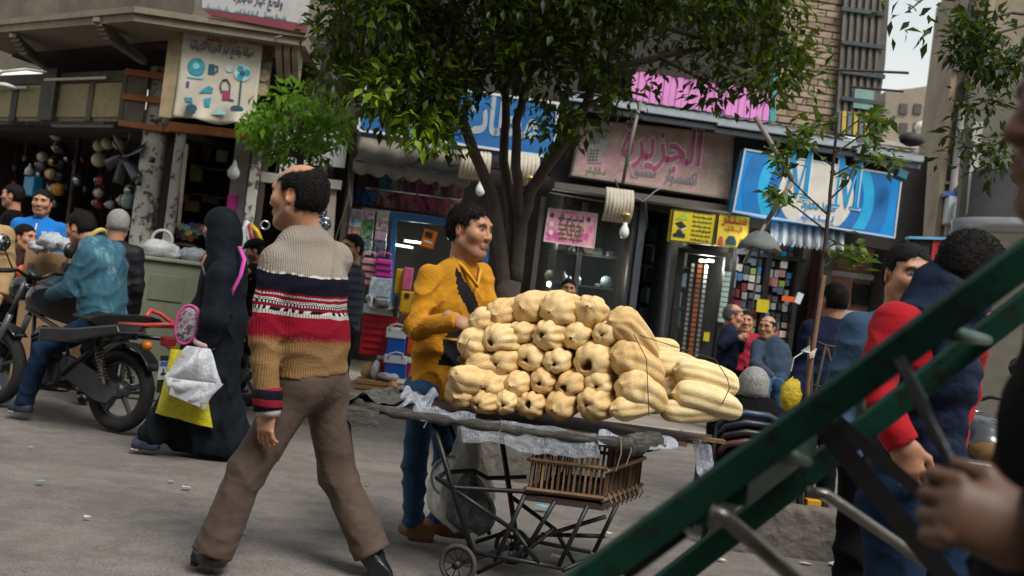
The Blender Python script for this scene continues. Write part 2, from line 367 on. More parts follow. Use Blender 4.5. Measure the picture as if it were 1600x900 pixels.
GREYMET = M('#8b8f93', .45, .2, 3, .15, 30, metal=.6, dirt=.4); ALU = M('#a5a7a8', .4, .15, 4, .1, 30, metal=.5, dirt=.4)

# ---------------------------------------------------------------- corner building on the left
C0 = P(212, 14, 10.7); zc = float(C0[2])
FLc = Plane((C0[0], C0[1], 0), -33); FBc = Plane((C0[0], C0[1], 0), 6)
ur = FBc.uv(478, 60)[0]
corner = empty('corner_building', (C0[0], C0[1] + 1, 0), 'soot-stained corner building with concrete canopy, round column and angled shop', 'building')
L_end = FLc.pt(-3.6, 0); R_end = FBc.pt(ur, 0)
back = [R_end + A(-.17, 2.6, 0), A(C0[0], C0[1] + 3.2, 0), L_end + A(.9, 2.6, 0)]
def slab(poly, z0, z1, mb):
    n = len(poly); vs = [A(p[0], p[1], z1) for p in poly] + [A(p[0], p[1], z0) for p in poly]
    return mb.add(vs, [tuple(range(n - 1, -1, -1)), tuple(range(n, 2 * n))] + [(i, (i + 1) % n, (i + 1) % n + n, i + n) for i in range(n)])
mb = MB(); slab([L_end, A(C0[0], C0[1], 0), R_end] + back, zc - .13, zc, mb); slab([L_end + A(0, -.02, 0), A(C0[0], C0[1] - .04, 0), R_end + A(0, -.04, 0), R_end + A(0, .1, 0), A(C0[0], C0[1] + .1, 0), L_end + A(0, .12, 0)], zc - .045, zc + .02, mb)
ob('canopy', mb, M('#7d7360', .85, .25, 2.2, .5, 30, dirt=.6), corner)
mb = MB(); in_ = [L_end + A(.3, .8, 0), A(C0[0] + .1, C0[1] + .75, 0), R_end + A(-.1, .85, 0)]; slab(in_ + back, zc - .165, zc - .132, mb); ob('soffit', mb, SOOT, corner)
# brackets under the canopy
for (x0, y0, x1, y1, x2, y2, Y) in ((150, 30, 160, 50, 225, 95, 11.0), (20, 55, 30, 75, 75, 105, 12.0)):
    a, b, c = P(x0, y0, Y), P(x1, y1, Y), P(x2, y2, Y + .8); mb = MB()
    for q in np.linspace(0, 1, 5): mb.bar(a * (1 - q) + b * q * 1.0 + A(0, .1 * q, -.03 * q), c + A(0, 0, -.02 * q), .09, .05)
    ob('bracket', mb, GREYBR, corner)
mb = MB(); pl = FBc; u, v = FBc.uv(450, 62, -.12)
for i in range(3): mb.prism(Plane((pl.pt(u + .09 * (i - 1), 0)[0], pl.pt(u + .09 * (i - 1), 0)[1], 0), 6 + 90), [(.12, v), (.12, v - .14), (.45, v - .34), (.62, v - .37), (.62, v)], -.035, .035)
ob('bracket', mb, M('#a09379', .85, .25, 4, .5, 40, dirt=.5), corner)
# walls above and behind
mb = MB(); w0, w1, w2 = L_end + A(.5, 1.5, 0), A(C0[0] + .15, C0[1] + 1.35, 0), R_end + A(.0, 1.35, 0)
wL = w0 + A(-7, 3.5, 0)
for a, b in ((wL, w0), (w0, w1), (w1, w2)): mb.add([(a[0], a[1], zc - .16), (b[0], b[1], zc - .16), (b[0], b[1], 9), (a[0], a[1], 9)], [(0, 1, 2, 3)])
w3 = w2 + A(-.3, 4, 0); mb.add([(w2[0], w2[1], 0), (w3[0], w3[1], 0), (w3[0], w3[1], 9), (w2[0], w2[1], 9)], [(0, 1, 2, 3)])
ob('upper_wall', mb, M('#6b6255', .9, .3, 1.5, .6, 14, dirt=.6), corner)
# shop interiors (angled shop and second shop)
ub = FL.uv(0, 300)[0] - 1.3
mb = MB(); mb.pbox(FL, ub, .9, 0, 3.6, -2.4, -2.3); mb.pbox(FL, ub - .1, ub, 0, 3.6, -2.4, .2); mb.pbox(FL, ub, .3, 2.78, 2.86, -2.3, -.02); ob('shop_wall', mb, DARKER, corner)
u20, u21 = FB.uv(262, 300)[0], FB.uv(402, 300)[0]
mb = MB(); mb.pbox(FB, u20 - .2, u21 + .1, 0, 3.7, -1.35, -1.28); mb.pbox(FB, u20 - .12, u20 - .06, 0, 3.7, -1.28, -.1); ob('shop_wall', mb, M('#4b443c', .9, .3, 3, .3, 25, dirt=.4), corner)
mb = MB(); mb.pbox(FB, FB.uv(352, 300)[0], FB.uv(378, 300)[0], 0, 3.0, -.9, -.25); ob('side_wall', mb, M('#a8a59f', .8, .15, 3, .3, 30, dirt=.4), corner)
# sign box over the angled shop
BXO = .25
def FLp(px, py): return FL.uv(px, py, BXO)
uR = FLp(195, 150)[0]; vT = FLp(195, 110)[1]; vB = FLp(195, 189)[1]; uL = FLp(-60, 150)[0]
mb = MB(); mb.pbox(FL, uL, uR, vB, vT, BXO - .06, BXO - .03); ob('sign_box', mb, OLIVE, corner)
for (a, b) in ((-60, 18), (27, 68), (90, 137), (145, 188)):
    ua, ub_ = FLp(a, 150)[0], FLp(b, 150)[0]; mb = MB(); mb.pbox(FL, ua, ub_, vB + .05, vT - .14, BXO - .03, BXO - .012); ob('sign_panel', mb, M('#85794f' if a < 80 else '#8a7d56', .65, .2, 4, .2, 40, dirt=.5), corner, bevel=.004)
for (a, b, c) in ((18, 27, '#3c372f'), (68, 90, '#4d473d'), (137, 145, '#57503f'), (188, 195, '#4a4438')):
    ua, ub_ = FLp(a, 150)[0], FLp(b, 150)[0]; mb = MB(); mb.pbox(FL, ua, ub_, vB, vT + (.06 if a == 68 else 0), BXO - .03, BXO + .0 + (.05 if a == 68 else 0)); ob('mullion', mb, M(c, .8, .3, 5, .3, 40, dirt=.4), corner)
mb = MB(); mb.pbox(FL, uL, uR, vT - .13, vT, BXO - .028, BXO + .004); ob('top_rail', mb, M('#4a4234', .8, .3, 5, .3, 40, dirt=.4), corner)
mb = MB(); mb.pbox(FL, FLp(-50, 0)[0], FLp(66, 0)[0], vT - .20, vT - .17, BXO + .03, BXO + .06); mb.pbox(FL, FLp(92, 0)[0], FLp(188, 0)[0], vT - .11, vT - .08, BXO + .03, BXO + .06); ob('lamp_tube', mb, M('#b9b4a4', .5, .1, 5, .1, 40), corner)
cpos = P(231, 300, 12.05); cr_ = .145
pe = FL.pt(uR, 0, BXO)                       # end of the box: return face with slats towards the column
ret_yaw = math.degrees(math.atan2(cpos[1] - .15 - pe[1], cpos[0] + .1 - pe[0])); FR = Plane((pe[0], pe[1], 0), ret_yaw); rl = float(np.hypot(cpos[0] + .1 - pe[0], cpos[1] - .15 - pe[1])) + .12
mb = MB(); mb.pbox(FR, .01, .24, vB - .02, vT, -.05, 0); ob('box_end', mb, GREYBR, corner)
for q in (vT - .02, (vT + vB) / 2 - .01, vB - .03):
    mb = MB(); mb.pbox(FR, -.02, rl, q - .035, q + .035, .004, .045); ob('slat', mb, WOOD_O, corner, bevel=.004)
mb = MB(); mb.lathe((cpos[0], cpos[1], 0), (0, 0, 1), [(0, cr_), (1.2, cr_ * .995), (2.3, cr_ * .99), (zc - .35, cr_ * .98)], 28); ob('column', mb, WHITEP, corner, smooth=True)
# posts and beam of the second shop
def post(px0, px1, py, plane, v0, v1, off, th, mat, par, name='post'):
    a, b = plane.uv(px0, py, off)[0], plane.uv(px1, py, off)[0]; mb = MB(); mb.pbox(plane, a, b, v0, v1, off - th, off); return ob(name, mb, mat, par, bevel=.006)
post(263, 277, 300, FB, 0, FB.uv(270, 206, .1)[1], .1, .11, WHITEP, corner); post(386, 402, 300, FB, 0, FB.uv(395, 210, .05)[1], .05, .1, WHITEP, corner); post(404, 412, 300, FB, 0, FB.uv(400, 205, .03)[1], .03, .1, DARK, corner)
panel('beam', FB, [(262, 189), (410, 207), (410, 219), (262, 204)], .06, .17, WOOD_O, corner, bevel=.006)
FQ = Plane((C0[0], C0[1] + .5, 0), 6)
panel('poster_board', FQ, [(266, 40), (289, 44), (268, 184), (248, 182)], .2, .26, M('#8b7a5c', .85, .3, 4, .4, 60, dirt=.5), corner)
panel('side_board', FQ, [(408, 72), (428, 74), (418, 150), (400, 148)], .16, .2, M('#77705f', .8, .3, 4, .4, 60, dirt=.4), corner)
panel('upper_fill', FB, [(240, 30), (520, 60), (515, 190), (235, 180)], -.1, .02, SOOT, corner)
for sx, sy in ((412, 118), (409, 140)):
    u, v = FQ.uv(sx, sy, .2); mb = MB(); mb.prism(FQ, disc_poly(u, v, .07, .07, 18), .2, .212); ob('round_emblem', mb, M('#a69671', .7, .3, 30, .2, 60), corner)
mb = MB(); lettering('side_lettering', 'الـ', FQ, (*FQ.uv(409, 97, .2), *FQ.uv(425, 82, .2)), .202, M('#7a2d22', .7), corner, .01)
# shelves in the second shop
for y in (262, 305, 355, 395):
    v = FB.uv(300, y - 2, -.9)[1]; mb = MB(); mb.pbox(FB, u20 + .12, FB.uv(348, 300)[0], v - .02, v, -1.28, -.7); ob('shelf', mb, M('#5c5145', .8, .3, 5, .3, 40), corner)
pt_ = [P(277, 200, 11.9), P(285, 235, 11.95), P(286, 300, 11.95), P(278, 355, 11.9)]
mb = MB(); mb.tube([P(292, 225, 11.9), P(284, 300, 11.9), P(279, 352, 11.85)], .022, 8); ob('pipe', mb, M('#a79c88', .6, .2, 6, .2, 40, dirt=.5), corner, smooth=True)

# ---------------------------------------------------------------- white-panelled unit between (behind the small ficus)
kiosk = empty('narrow_shop', FB.pt(FB.uv(470, 400)[0], 0), 'narrow dark shop unit with white panels over its opening, behind small ficus', 'building')
panel('white_panel', FB, [(414, 190), (545, 203), (538, 262), (410, 250)], -.1, -.04, M('#a9aaa8', .7, .15, 2, .3, 30, dirt=.4), kiosk); panel('white_panel', FB, [(440, 232), (478, 236), (474, 278), (436, 274)], -.04, .02, M('#b4b5b3', .6, .1, 2, .2, 30, dirt=.35), kiosk)
panel('ledge', FB, [(408, 268), (534, 282), (532, 296), (407, 284)], -.1, .04, M('#8f8a80', .8, .2, 3, .4, 30, dirt=.6), kiosk)
u0, u1 = FB.uv(404, 300)[0], FB.uv(545, 300)[0]; mb = MB(); mb.pbox(FB, u0, u1, 0, 3.4, -1.6, -1.5); mb.pbox(FB, u1 - .05, u1, 0, 3.4, -1.5, -.1); ob('shop_wall', mb, DARKER, kiosk)
panel('door_post', FB, [(512, 292), (526, 294), (515, 450), (500, 450)], -.1, -.02, M('#8c8175', .8, .2, 3, .4, 30, dirt=.5), kiosk)

# ---------------------------------------------------------------- main terrace of shops
ter = empty('shop_terrace', FA.pt(1.5, 0), 'long shop terrace with pink cladding, brick upper wall and metal canopy', 'building')
uA, uZ = FA.uv(540, 300)[0], FA.uv(1408, 330)[0]; pu1_ = FA.uv(1201, 184, -.3)[0]
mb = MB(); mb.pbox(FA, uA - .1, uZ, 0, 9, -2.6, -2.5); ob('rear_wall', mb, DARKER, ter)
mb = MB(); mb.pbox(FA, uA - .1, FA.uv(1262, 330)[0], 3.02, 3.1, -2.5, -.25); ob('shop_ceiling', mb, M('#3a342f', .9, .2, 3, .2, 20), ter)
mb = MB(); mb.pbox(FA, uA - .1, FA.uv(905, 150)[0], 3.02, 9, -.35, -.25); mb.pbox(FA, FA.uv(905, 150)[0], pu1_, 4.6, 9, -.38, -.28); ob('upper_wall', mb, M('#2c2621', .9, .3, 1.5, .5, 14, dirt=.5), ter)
for px in (548, 880, 1000, 1150, 1404):
    u = FA.uv(px, 400)[0]; mb = MB(); mb.pbox(FA, u - .06, u + .06, 0, 3.02, -2.5, -.2); ob('partition', mb, DARK, ter)
# pink ribbed cladding
PINK = M('#c97ab4', .55, .12, 2, .1, 30, dirt=.15); pu0, pv0 = FA.uv(985, 152, -.3); pu1, pv1 = FA.uv(1201, 184, -.3); pvt = FA.uv(1195, 30, -.3)[1]
npn = 22; wv = (pu1 - pu0) / npn
for i in range(npn):
    mb = MB(); a = pu0 + i * wv; vb = pv0 + (pv1 - pv0) * 0 - .05; mb.prism(Plane((FA.pt(a, 0, -.3)[0], FA.pt(a, 0, -.3)[1], 0), 6), [(0, vb), (wv - .008, vb), (wv - .008, 4.62), (0, 4.62)], -.03, .012 if i % 2 else .0); ob('cladding_strip', mb, PINK, ter)
panel('pilaster', FA, [(1192, -30), (1217, -30), (1210, 190), (1186, 188)], -.5, -.42, M('#8fb8bd', .6, .1, 3, .1, 20, dirt=.2), ter); panel('teal_edge', FA, [(1209, -30), (1218, -30), (1211, 190), (1203, 190)], -.42, -.40, M('#2f8f97', .6, .1, 3, .1, 20), ter)
# brick upper wall: each brick a piece
BR = [M(c, .9, .22, 6, .6, 60) for c in ('#8d7a66', '#7c6a58', '#98856f', '#86725c')]
bu0, bv0 = FA.uv(1205, 205, -.55); bu1 = FA.uv(1322, 190, -.55)[0]; bvT = FA.uv(1330, -20, -.55)[1]
mb = MB(); mb.pbox(FA, bu0 - 1.2, bu1 + .02, 3.3, 9, -.75, -.60); mort = ob('brick_wall', mb, M('#6f6252', .95, .25, 3, .5, 50), ter)
bh, bw = .098, .262; proto = {}; rr = random.Random(3); row = 0; v = bv0 - .1; nb = 0
while v < bvT + .05:
    u = bu0 - .05 - (bw / 2 if row % 2 else 0) ; 
    while u < bu1 - .02:
        wd = min(bw - .016, bu1 - u)
        if wd > .05:
            key = (round(wd, 2), rr.randrange(4))
            if key not in proto:
                mbb = MB(); mbb.box((0, 0, 0), (key[0], .06, bh - .018), np.stack([FA.R, -FA.N, A(0, 0, 1)], 1)); V = np.array(mbb.v) + np.array([[rr.uniform(-.006, .006) for _ in range(3)] for _ in mbb.v]); me = bpy.data.meshes.new('brick'); me.from_pydata([tuple(x) for x in V], [], mbb.f); me.materials.append(BR[key[1]]); proto[key] = me
            o = bpy.data.objects.new('brick', proto[key]); COL.objects.link(o); o.parent = mort; o.location = tuple(FA.pt(u + wd / 2, v, -.60 + rr.uniform(-.005, .014)) - origin(mort)); nb += 1
        u += bw
    v += bh; row += 1
print('bricks', nb)
# timber bay and yellow shutter beside the brick wall
TEALD = M('#3f5558', .7, .3, 4, .3, 30, dirt=.5)
panel('timber_bay', FA, [(1322, -40), (1392, -40), (1383, 100), (1368, 205), (1305, 196)], -1.1, -.5, M('#4e4a45', .8, .3, 3, .4, 30, dirt=.6), ter)
for i in range(6):
    x = 1322 + 11 * i; panel('batten', FA, [(x, -40), (x + 5, -40), (x - 11, 190), (x - 16, 190)], -.5, -.465, M('#5e574f', .8, .3, 3, .4, 30, dirt=.5), ter)
for y in (10, 62, 108, 150): panel('rail', FA, [(1316, y), (1384, y + 9), (1383, y + 15), (1315, y + 6)], -.47, -.43, M('#38413f', .8, .3, 3, .4, 30, dirt=.5), ter)
panel('window', FA, [(1336, 138), (1366, 142), (1364, 172), (1333, 168)], -.46, -.44, M('#6f8f88', .3, .2, 3, .1, 30), ter)
for i in range(6): panel('shutter_slat', FA, [(1308 + 9 * i, 172 + i), (1314 + 9 * i, 173 + i), (1312 + 9 * i, 208 + i), (1306 + 9 * i, 207 + i)], -.43, -.36, M('#b79a3c' if i % 2 else '#5c6a6e', .6, .2, 4, .2, 30, dirt=.3), ter)
mb = MB(); mb.tube([P(1290, 108, 12.9), P(1420, 114, 12.6)], .018, 6); ob('pole', mb, DARK, ter); mb = MB(); mb.tube([P(1330, 136, 12.9), P(1412, 143, 12.6)], .016, 6); ob('pole', mb, DARK, ter)
# sheet-metal canopy over the signs, in overlapping lengths
for i, (xa, ya, xb, yb) in enumerate(((890, 148, 1010, 163), (1008, 165, 1125, 183), (1122, 184, 1240, 205), (1236, 207, 1345, 227), (1340, 228, 1445, 246))):
    a0, a1 = FA.uv(xa, ya, .75), FA.uv(xb, yb, .75); mb = MB(); z = .5 * (a0[1] + a1[1]) + .03
    nn = 14; rows = []
    for o, dz in ((.78, 0.0), (.3, .10), (-.3, .24)): rows.append([FA.pt(a0[0] + (a1[0] - a0[0]) * j / nn, z + dz + .012 * (j % 2), o) for j in range(nn + 1)])
    mb.grid(rows); ob('canopy_sheet', mb, M('#7f8487', .5, .2, 3, .2, 30, metal=.4, dirt=.5), ter, solid=.008)
    mb = MB(); mb.pbox(FA, a0[0], a1[0] - .01, z - .11, z - .012, .70, .76); ob('fascia_board', mb, M('#98a0a6', .5, .15, 3, .2, 30, metal=.3, dirt=.4), ter, bevel=.006)
    mb = MB(); mb.pbox(FA, a0[0], a1[0] - .01, z - .19, z - .125, .62, .69); ob('fascia_rail', mb, M('#6f767c', .5, .15, 3, .2, 30, metal=.3, dirt=.4), ter, bevel=.006)
# dark band behind the signs
panel('sign_band', FA, [(870, 150), (1450, 245), (1440, 400), (860, 300)], -.1, .05, M('#2d2926', .8, .3, 3, .3, 30, dirt=.4), ter)
mb = MB(); ua_, ub_ = FA.uv(865, 300, .3)[0], FA.uv(1150, 320, .3)[0]; vb_ = FA.uv(1000, 305, .3)[1]; mb.pbox(FA, ua_, ub_, vb_ - .06, vb_ + .02, .05, .34); ob('ledge', mb, M('#57504a', .7, .2, 3, .3, 30, dirt=.4), ter)

# ---------------------------------------------------------------- far end of the street and the right-hand row
FAR = Plane((12, 38, 0), 0)
far = empty('far_building', FAR.pt(3, 0), 'hazy brown building closing the far end of the street', 'building')
panel('wall', FAR, [(1385, 142), (1425, 138), (1476, 130), (1500, 620), (1340, 620)], -3, 0, M('#85796b', .9, .25, .4, .6, 4, dirt=.4), far)
for px, py, w, h in ((1400, 290, 40, 10), (1415, 330, 44, 9), (1405, 225, 60, 7)): cbox('ledge', FAR, px, py, w, h, .5, .5, M('#a19a8f', .8, .2, 2, .3, 10), far)
for px, py in ((1405, 260), (1432, 262), (1400, 310), (1435, 312), (1405, 352)): cbox('window', FAR, px, py, 20, 26, .06, .05, M('#25282a', .3, .2, 2, .1, 10), far)
for px, py in ((1440, 205), (1443, 215)): 
    mb = MB(); mb.lathe(P(px, py, 36), (0, 0, 1), [(-.1, .05), (0, .2), (.15, .28), (.3, .2), (.38, .02)], 16); ob('roof_tank', mb, M('#c9c6bf', .5), far, smooth=True)
ROW = Plane((9.0, 20.0, 0), -12)
row_ = empty('plaster_house', ROW.pt(.6, 0), 'tall peeling plaster house with grey drainpipes at the street bend', 'building')
panel('wall', ROW, [(1512, -60), (1640, -60), (1600, 700), (1425, 640)], -3, 0, M('#857866', .9, .28, .9, .6, 8, dirt=.45), row_)
for (xa, xb, c) in ((1505, 1513, '#8f7f68'), (1530, 1546, '#6a5d50'), (1552, 1562, '#9a8c76')): panel('pilaster', ROW, [(xa, -60), (xb, -60), (xb - 50, 420), (xa - 50, 420)], 0, .12, M(c, .9, .25, 1, .5, 9, dirt=.4), row_)
panel('roof_edge', ROW, [(1506, -60), (1520, -60), (1500, 110), (1490, 108)], .0, .2, M('#5c564e', .9, .2, 2, .4, 10), row_)
for px, py, w, h, c in ((1497, 220, 16, 60, '#5b5146'), (1528, 95, 22, 60, '#3d3832'), (1515, 180, 18, 46, '#4a4138')): cbox('window', ROW, px, py, w, h, .05, .04, M(c, .6, .3, 3, .2, 10), row_)
mb = MB(); mb.tube([ROW.pt(*ROW.uv(1505, 160, .2), .2), ROW.pt(*ROW.uv(1480, 370, .2), .2)], .07, 8); ob('drainpipe', mb, M('#8d8a84', .6, .2, 3, .2, 10), row_)
for k in range(6):
    for j in range(2): cbox('window', ROW, 1520 + 26 * j - 8 * k, 20 + 62 * k, 13, 30, .05 + .01 * j, .04, M('#2f2a26', .5, .3, 3, .2, 10), row_); cbox('sill', ROW, 1520 + 26 * j - 8 * k, 38 + 62 * k, 18, 4, .16, .16, M('#9a8f7e', .8), row_)
for k in range(3): cbox('balcony', ROW, 1536 - 9 * k, 118 + 90 * k, 40, 12, .55, .55, M('#6b6154', .8, .3, 3, .3, 10, dirt=.4), row_)
for k in range(4): cbox('window', FAR, 1412 + 22 * (k % 2), 170 + 30 * (k // 2), 12, 16, .06, .05, M('#3a342e', .5), far)
RN = Plane((6.2, 12.5, 0), -22)
near = empty('rounded_shop', RN.pt(.2, 0), 'shop on the bend with curved grey fascia and orange lettering', 'building')
panel('wall', RN, [(1518, 120), (1700, 120), (1700, 760), (1465, 700)], -1.5, -.12, M('#6d685c', .85, .2, 1.5, .4, 12, dirt=.4), near)
u0, v0 = RN.uv(1512, 362); u1, v1 = RN.uv(1640, 318); vt = RN.uv(1545, 268)[1]
mb = MB(); rows = []; R_ = 1.25; cx = u0 + R_
for v, ex in ((vt, 0.0), (vt - .05, .03), (v0 + .22, .03), (v0 + .12, .12), (v0, .10)):
    rows.append([RN.pt(cx - (R_ + ex) * math.cos(t), v, (R_ + ex) * math.sin(t) * .55) for t in np.linspace(0, 1.5, 18)] )
mb.grid(rows); ob('fascia', mb, M('#4c4a4a', .6, .15, 3, .2, 20, dirt=.2), near, smooth=True, solid=.03)
mb = MB(); mb.grid([[RN.pt(cx - (R_ + e) * math.cos(t), v, (R_ + e) * math.sin(t) * .55) for t in np.linspace(0, 1.5, 18)] for v, e in ((v0 + .14, .09), (v0 + .13, .2), (v0 - .02, .18), (v0 - .04, .02))]); ob('fascia_trim', mb, M('#9a9a9c', .4, .1, 3, .1, 20, metal=.3), near, smooth=True, solid=.02)
lettering('sign_lettering', 'الح', RN, (u0 + .45, vt - .52, u0 + 1.25, vt - .02), .74, M('#d58a2c', .5, .1), near, .02)
panel('pale_column', RN, [(1521, 190), (1536, 190), (1520, 420), (1503, 420)], -.1, .1, M('#b5b3ab', .7, .15, 2, .3, 12, dirt=.3), near)

# ---------------------------------------------------------------- unseen other side of the street, added behind the viewer to cut front light
OPP = Plane((0, -6.5, 0), 176); opp = empty('unseen_terrace', (0, -6.5, 0), 'plain plastered terrace on the opposite side of the street', 'building')
mb = MB(); mb.pbox(OPP, -26, 26, 0, 10.5, -3, 0); ob('wall', mb, M('#7d7264', .9, .25, .6, .5, 8, dirt=.4), opp)
for i in range(12):
    for z in (1.3, 4.6, 7.6): mb = MB(); mb.pbox(OPP, -23 + 4 * i, -21.2 + 4 * i, z - (1.2 if z < 2 else .8), z + (1.2 if z < 2 else .8), .0, .05); ob('shutter' if z < 2 else 'window', mb, M('#3a3c3c', .5, .2, 2), opp)
for zz in (3.2, 6.3, 9.4): mb = MB(); mb.pbox(OPP, -26, 26, zz, zz + .15, 0, .7); ob('ledge', mb, CONC_D, opp)
# ================================================================== signs
def sign(name, pl, pts, o0, o1, mat, label, cat='sign', edge=None, ew=.03, group=None):
    poly = px_poly(pl, pts, o1); c = pl.pt(np.mean([p[0] for p in poly]), min(p[1] for p in poly), o1)
    r = empty(name, c, label, cat, group); mb = MB(); mb.prism(pl, poly, o0, o1); ob('panel', mb, mat, r)
    if edge is not None:
        n = len(poly); cu, cv = np.mean(poly, 0)
        for i in range(n):
            a, b = np.array(poly[i]), np.array(poly[(i + 1) % n]); d = unit(b - a); nn = A(-d[1], d[0]); nn = nn if np.dot(nn, A(cu, cv) - a) > 0 else -nn
            mb = MB(); mb.prism(pl, [tuple(a), tuple(b), tuple(b + nn * ew), tuple(a + nn * ew)], o1 - .02, o1 + .012 + .001 * i); ob('edge_trim', mb, edge, r)
    return r
def uvbox(pl, x0, y0, x1, y1, off): (a, b), (c, d) = pl.uv(x0, y1, off), pl.uv(x1, y0, off); return (a, b, c, d)
def strokes(name, pl, u0, v0, u1, v1, off, mat, par, seed=0, n=9):
    """a line of writing too small to read: short joined strokes and dots"""
    r = random.Random(seed); mb = MB(); h = v1 - v0; x = u0
    while x < u1:
        w = r.uniform(.5, 1.6) * h; w = min(w, u1 - x); mb.pbox(pl, x, x + w * .86, v0 + .22 * h, v0 + .48 * h, off, off + .003)
        for q in range(r.randrange(1, 3)):
            a = x + r.random() * w * .7; mb.pbox(pl, a, a + .16 * h, v0 + .45 * h, v0 + r.uniform(.75, 1) * h, off, off + .0031)
        if r.random() < .5: a = x + r.random() * w * .6; mb.pbox(pl, a, a + .18 * h, v0 - .05 * h, v0 + .12 * h, off, off + .003)
        x += w
    return ob(name, mb, mat, par)
# blue shop sign with white painted letters, colours dulled to imitate tree shade
BLUE = M('#175f9a', .45, .18, 1.5, .08, 20, dirt=.3)
s1 = sign('shop_sign', FA, [(574, 118), (874, 160), (866, 248), (557, 205)], .55, .95, BLUE, 'wide blue shop sign with white lettering, half hidden behind the big tree', edge=M('#c3c6c6', .5, .1, 4, .1, 30, dirt=.3), ew=.03)
lettering('lettering', 'محلات الع', FA, uvbox(FA, 650, 158, 845, 228, .95), .953, M('#8f9aa0', .6, .1), s1, .035)
u, v = FA.uv(640, 175, .95)
mb = MB(); mb.prism(FA, disc_poly(u, v, .20, .17, 26), .952, .956); ob('white_roundel', mb, M('#8f9aa0', .6, .1), s1)
# pink dusty sign
def jaz_mat():
    n = NT('faded_pink_print'); co = n.coord(); a = n.noise(co, 1.1, 4, .6); b = n.noise(co, 5, 8, .75); z = n.xyz(co)
    cc = n.ramp(a, [(.36, lin('#c98f9d')), (.5, lin('#b8a193')), (.62, lin('#9d9084'))]); cc = n.mix(n.ramp(b, [(.42, 0.0), (.72, .85)]), cc, lin('#77695b'))
    n.l(cc, n.b.inputs['Base Color']); n.b.inputs['Roughness'].default_value = .7; return n.m
s2 = sign('shop_sign', FA, [(912, 186), (1147, 210), (1140, 312), (893, 274)], .1, .32, jaz_mat(), 'faded dusty pink shop sign with two painted phones and large pink lettering', edge=M('#8f877c', .6, .2, 4, .2, 30, dirt=.5), ew=.025)
PKL = M('#b5517f', .6, .2, 6, .1, 30, dirt=.3); PKO = M('#d3c4bd', .6, .15, 6, .1, 30, dirt=.3)
box_ = uvbox(FA, 968, 203, 1100, 262, .32)
lettering('lettering_outline', 'الجزيرة', FA, (box_[0] - .02, box_[1] - .02, box_[2] + .02, box_[3] + .02), .322, PKO, s2, .05); lettering('lettering', 'الجزيرة', FA, box_, .328, PKL, s2, .018)
GRT = M('#6d7375', .7, .2, 6, .1, 30); lettering('small_lettering', 'المحمول', FA, uvbox(FA, 985, 263, 1026, 278, .32), .323, GRT, s2, .02); lettering('small_lettering', 'اكسسوار', FA, uvbox(FA, 1036, 270, 1090, 289, .32), .323, GRT, s2, .02); strokes('small_lettering', FA, *uvbox(FA, 915, 262, 948, 272, .32), .323, M('#79805f', .7), s2, 4)
for (cx, cy, w, h, rot) in ((929, 224, 22, 62, .14), (944, 218, 15, 42, -.18)):
    o = cbox('painted_phone', FA, cx, cy, w, h, .330 if w > 20 else .326, .006, M('#9b978c', .6, .2, 8, .1, 30), s2, rot=rot); cbox('painted_screen', FA, cx, cy - h * .17, w * .72, h * .34, .334 if w > 20 else .330, .003, M('#6c7470', .6), o, rot=rot)
    if w > 20:
        for r_ in range(4):
            for c_ in range(3): cbox('painted_key', FA, cx - 5 + 5 * c_ - r_ * .8, cy + 11 + 5 * r_, 3.4, 3.0, .334, .003, M('#55534c', .6), o, rot=rot)
# blue double-letter sign with rings
def mm_mat():
    n = NT('blue_ring_print'); co = n.coord(); a = n.noise(co, 1.5, 3); cc = n.mix(n.ramp(n.noise(co, 3, 8, .7), [(.5, 0.0), (.75, .5)]), n.ramp(a, [(.3, lin('#0f7cc4')), (.7, lin('#1590d8'))]), lin('#2b4a5c')); n.l(cc, n.b.inputs['Base Color']); n.b.inputs['Roughness'].default_value = .35; return n.m
mmq = [(1163, 232), (1410, 274), (1398, 373), (1144, 331)]
s3 = sign('shop_sign', FA, mmq, .45, .62, mm_mat(), 'bright blue shop sign with cream disc and two large letters M', edge=M('#b9bec2', .5, .1, 4, .1, 30), ew=.022)
pq = px_poly(FA, mmq, .62); pu0 = min(p[0] for p in pq); pu1 = max(p[0] for p in pq); pv0 = (pq[2][1] + pq[3][1]) / 2; pv1 = (pq[0][1] + pq[1][1]) / 2
def clip_disc(u, v, r, off, mat, name):
    pol = [(min(max(a, pu0 + .03), pu1 - .03), min(max(b, pv0 + .025), pv1 - .025)) for a, b in disc_poly(u, v, r, r, 64)]; mb = MB(); mb.prism(FA, pol, off - .003, off); return ob(name, mb, mat, s3)
cu, cv = FA.uv(1275, 304, .62)
for r, off, c in ((.98, .624, '#0c6fb3'), (.78, .627, '#18a6d6'), (.64, .630, '#0b68b0'), (.50, .633, '#cfc9bd')): clip_disc(cu, cv, r, off, M(c, .45, .14, 2.2, .05, 30, dirt=.35), 'printed_ring')
def bigM(u0, v0, u1, v1, t=.20, se=.5):
    w, h = u1 - u0, v1 - v0; X = lambda a, b: (u0 + a * w, v0 + b * h)
    polys = [[X(0, 0), X(.30, 0), X(.30, .04), X(.19, .06), X(.19, .94), X(.0, .94), X(0, .90), X(.09, .88), X(.09, .06), X(0, .04)]]
    polys = [[X(.10, .03), X(.19, .03), X(.19, .97), X(.10, .97)], [X(0, 0), X(.29, 0), X(.29, .045), X(0, .045)], [X(0, .955), X(.24, .955), X(.24, 1), X(0, 1)], [X(.10, 1), X(.28, 1), X(.58, .10), X(.48, 0)], [X(.80, 1), X(.86, 1), X(.55, .0), X(.48, .0)], [X(.78, .03), X(.93, .03), X(.93, .97), X(.78, .97)], [X(.66, 0), X(1.02, 0), X(1.02, .045), X(.66, .045)], [X(.78, .955), X(1.04, .955), X(1.04, 1), X(.78, 1)]]
    return polys
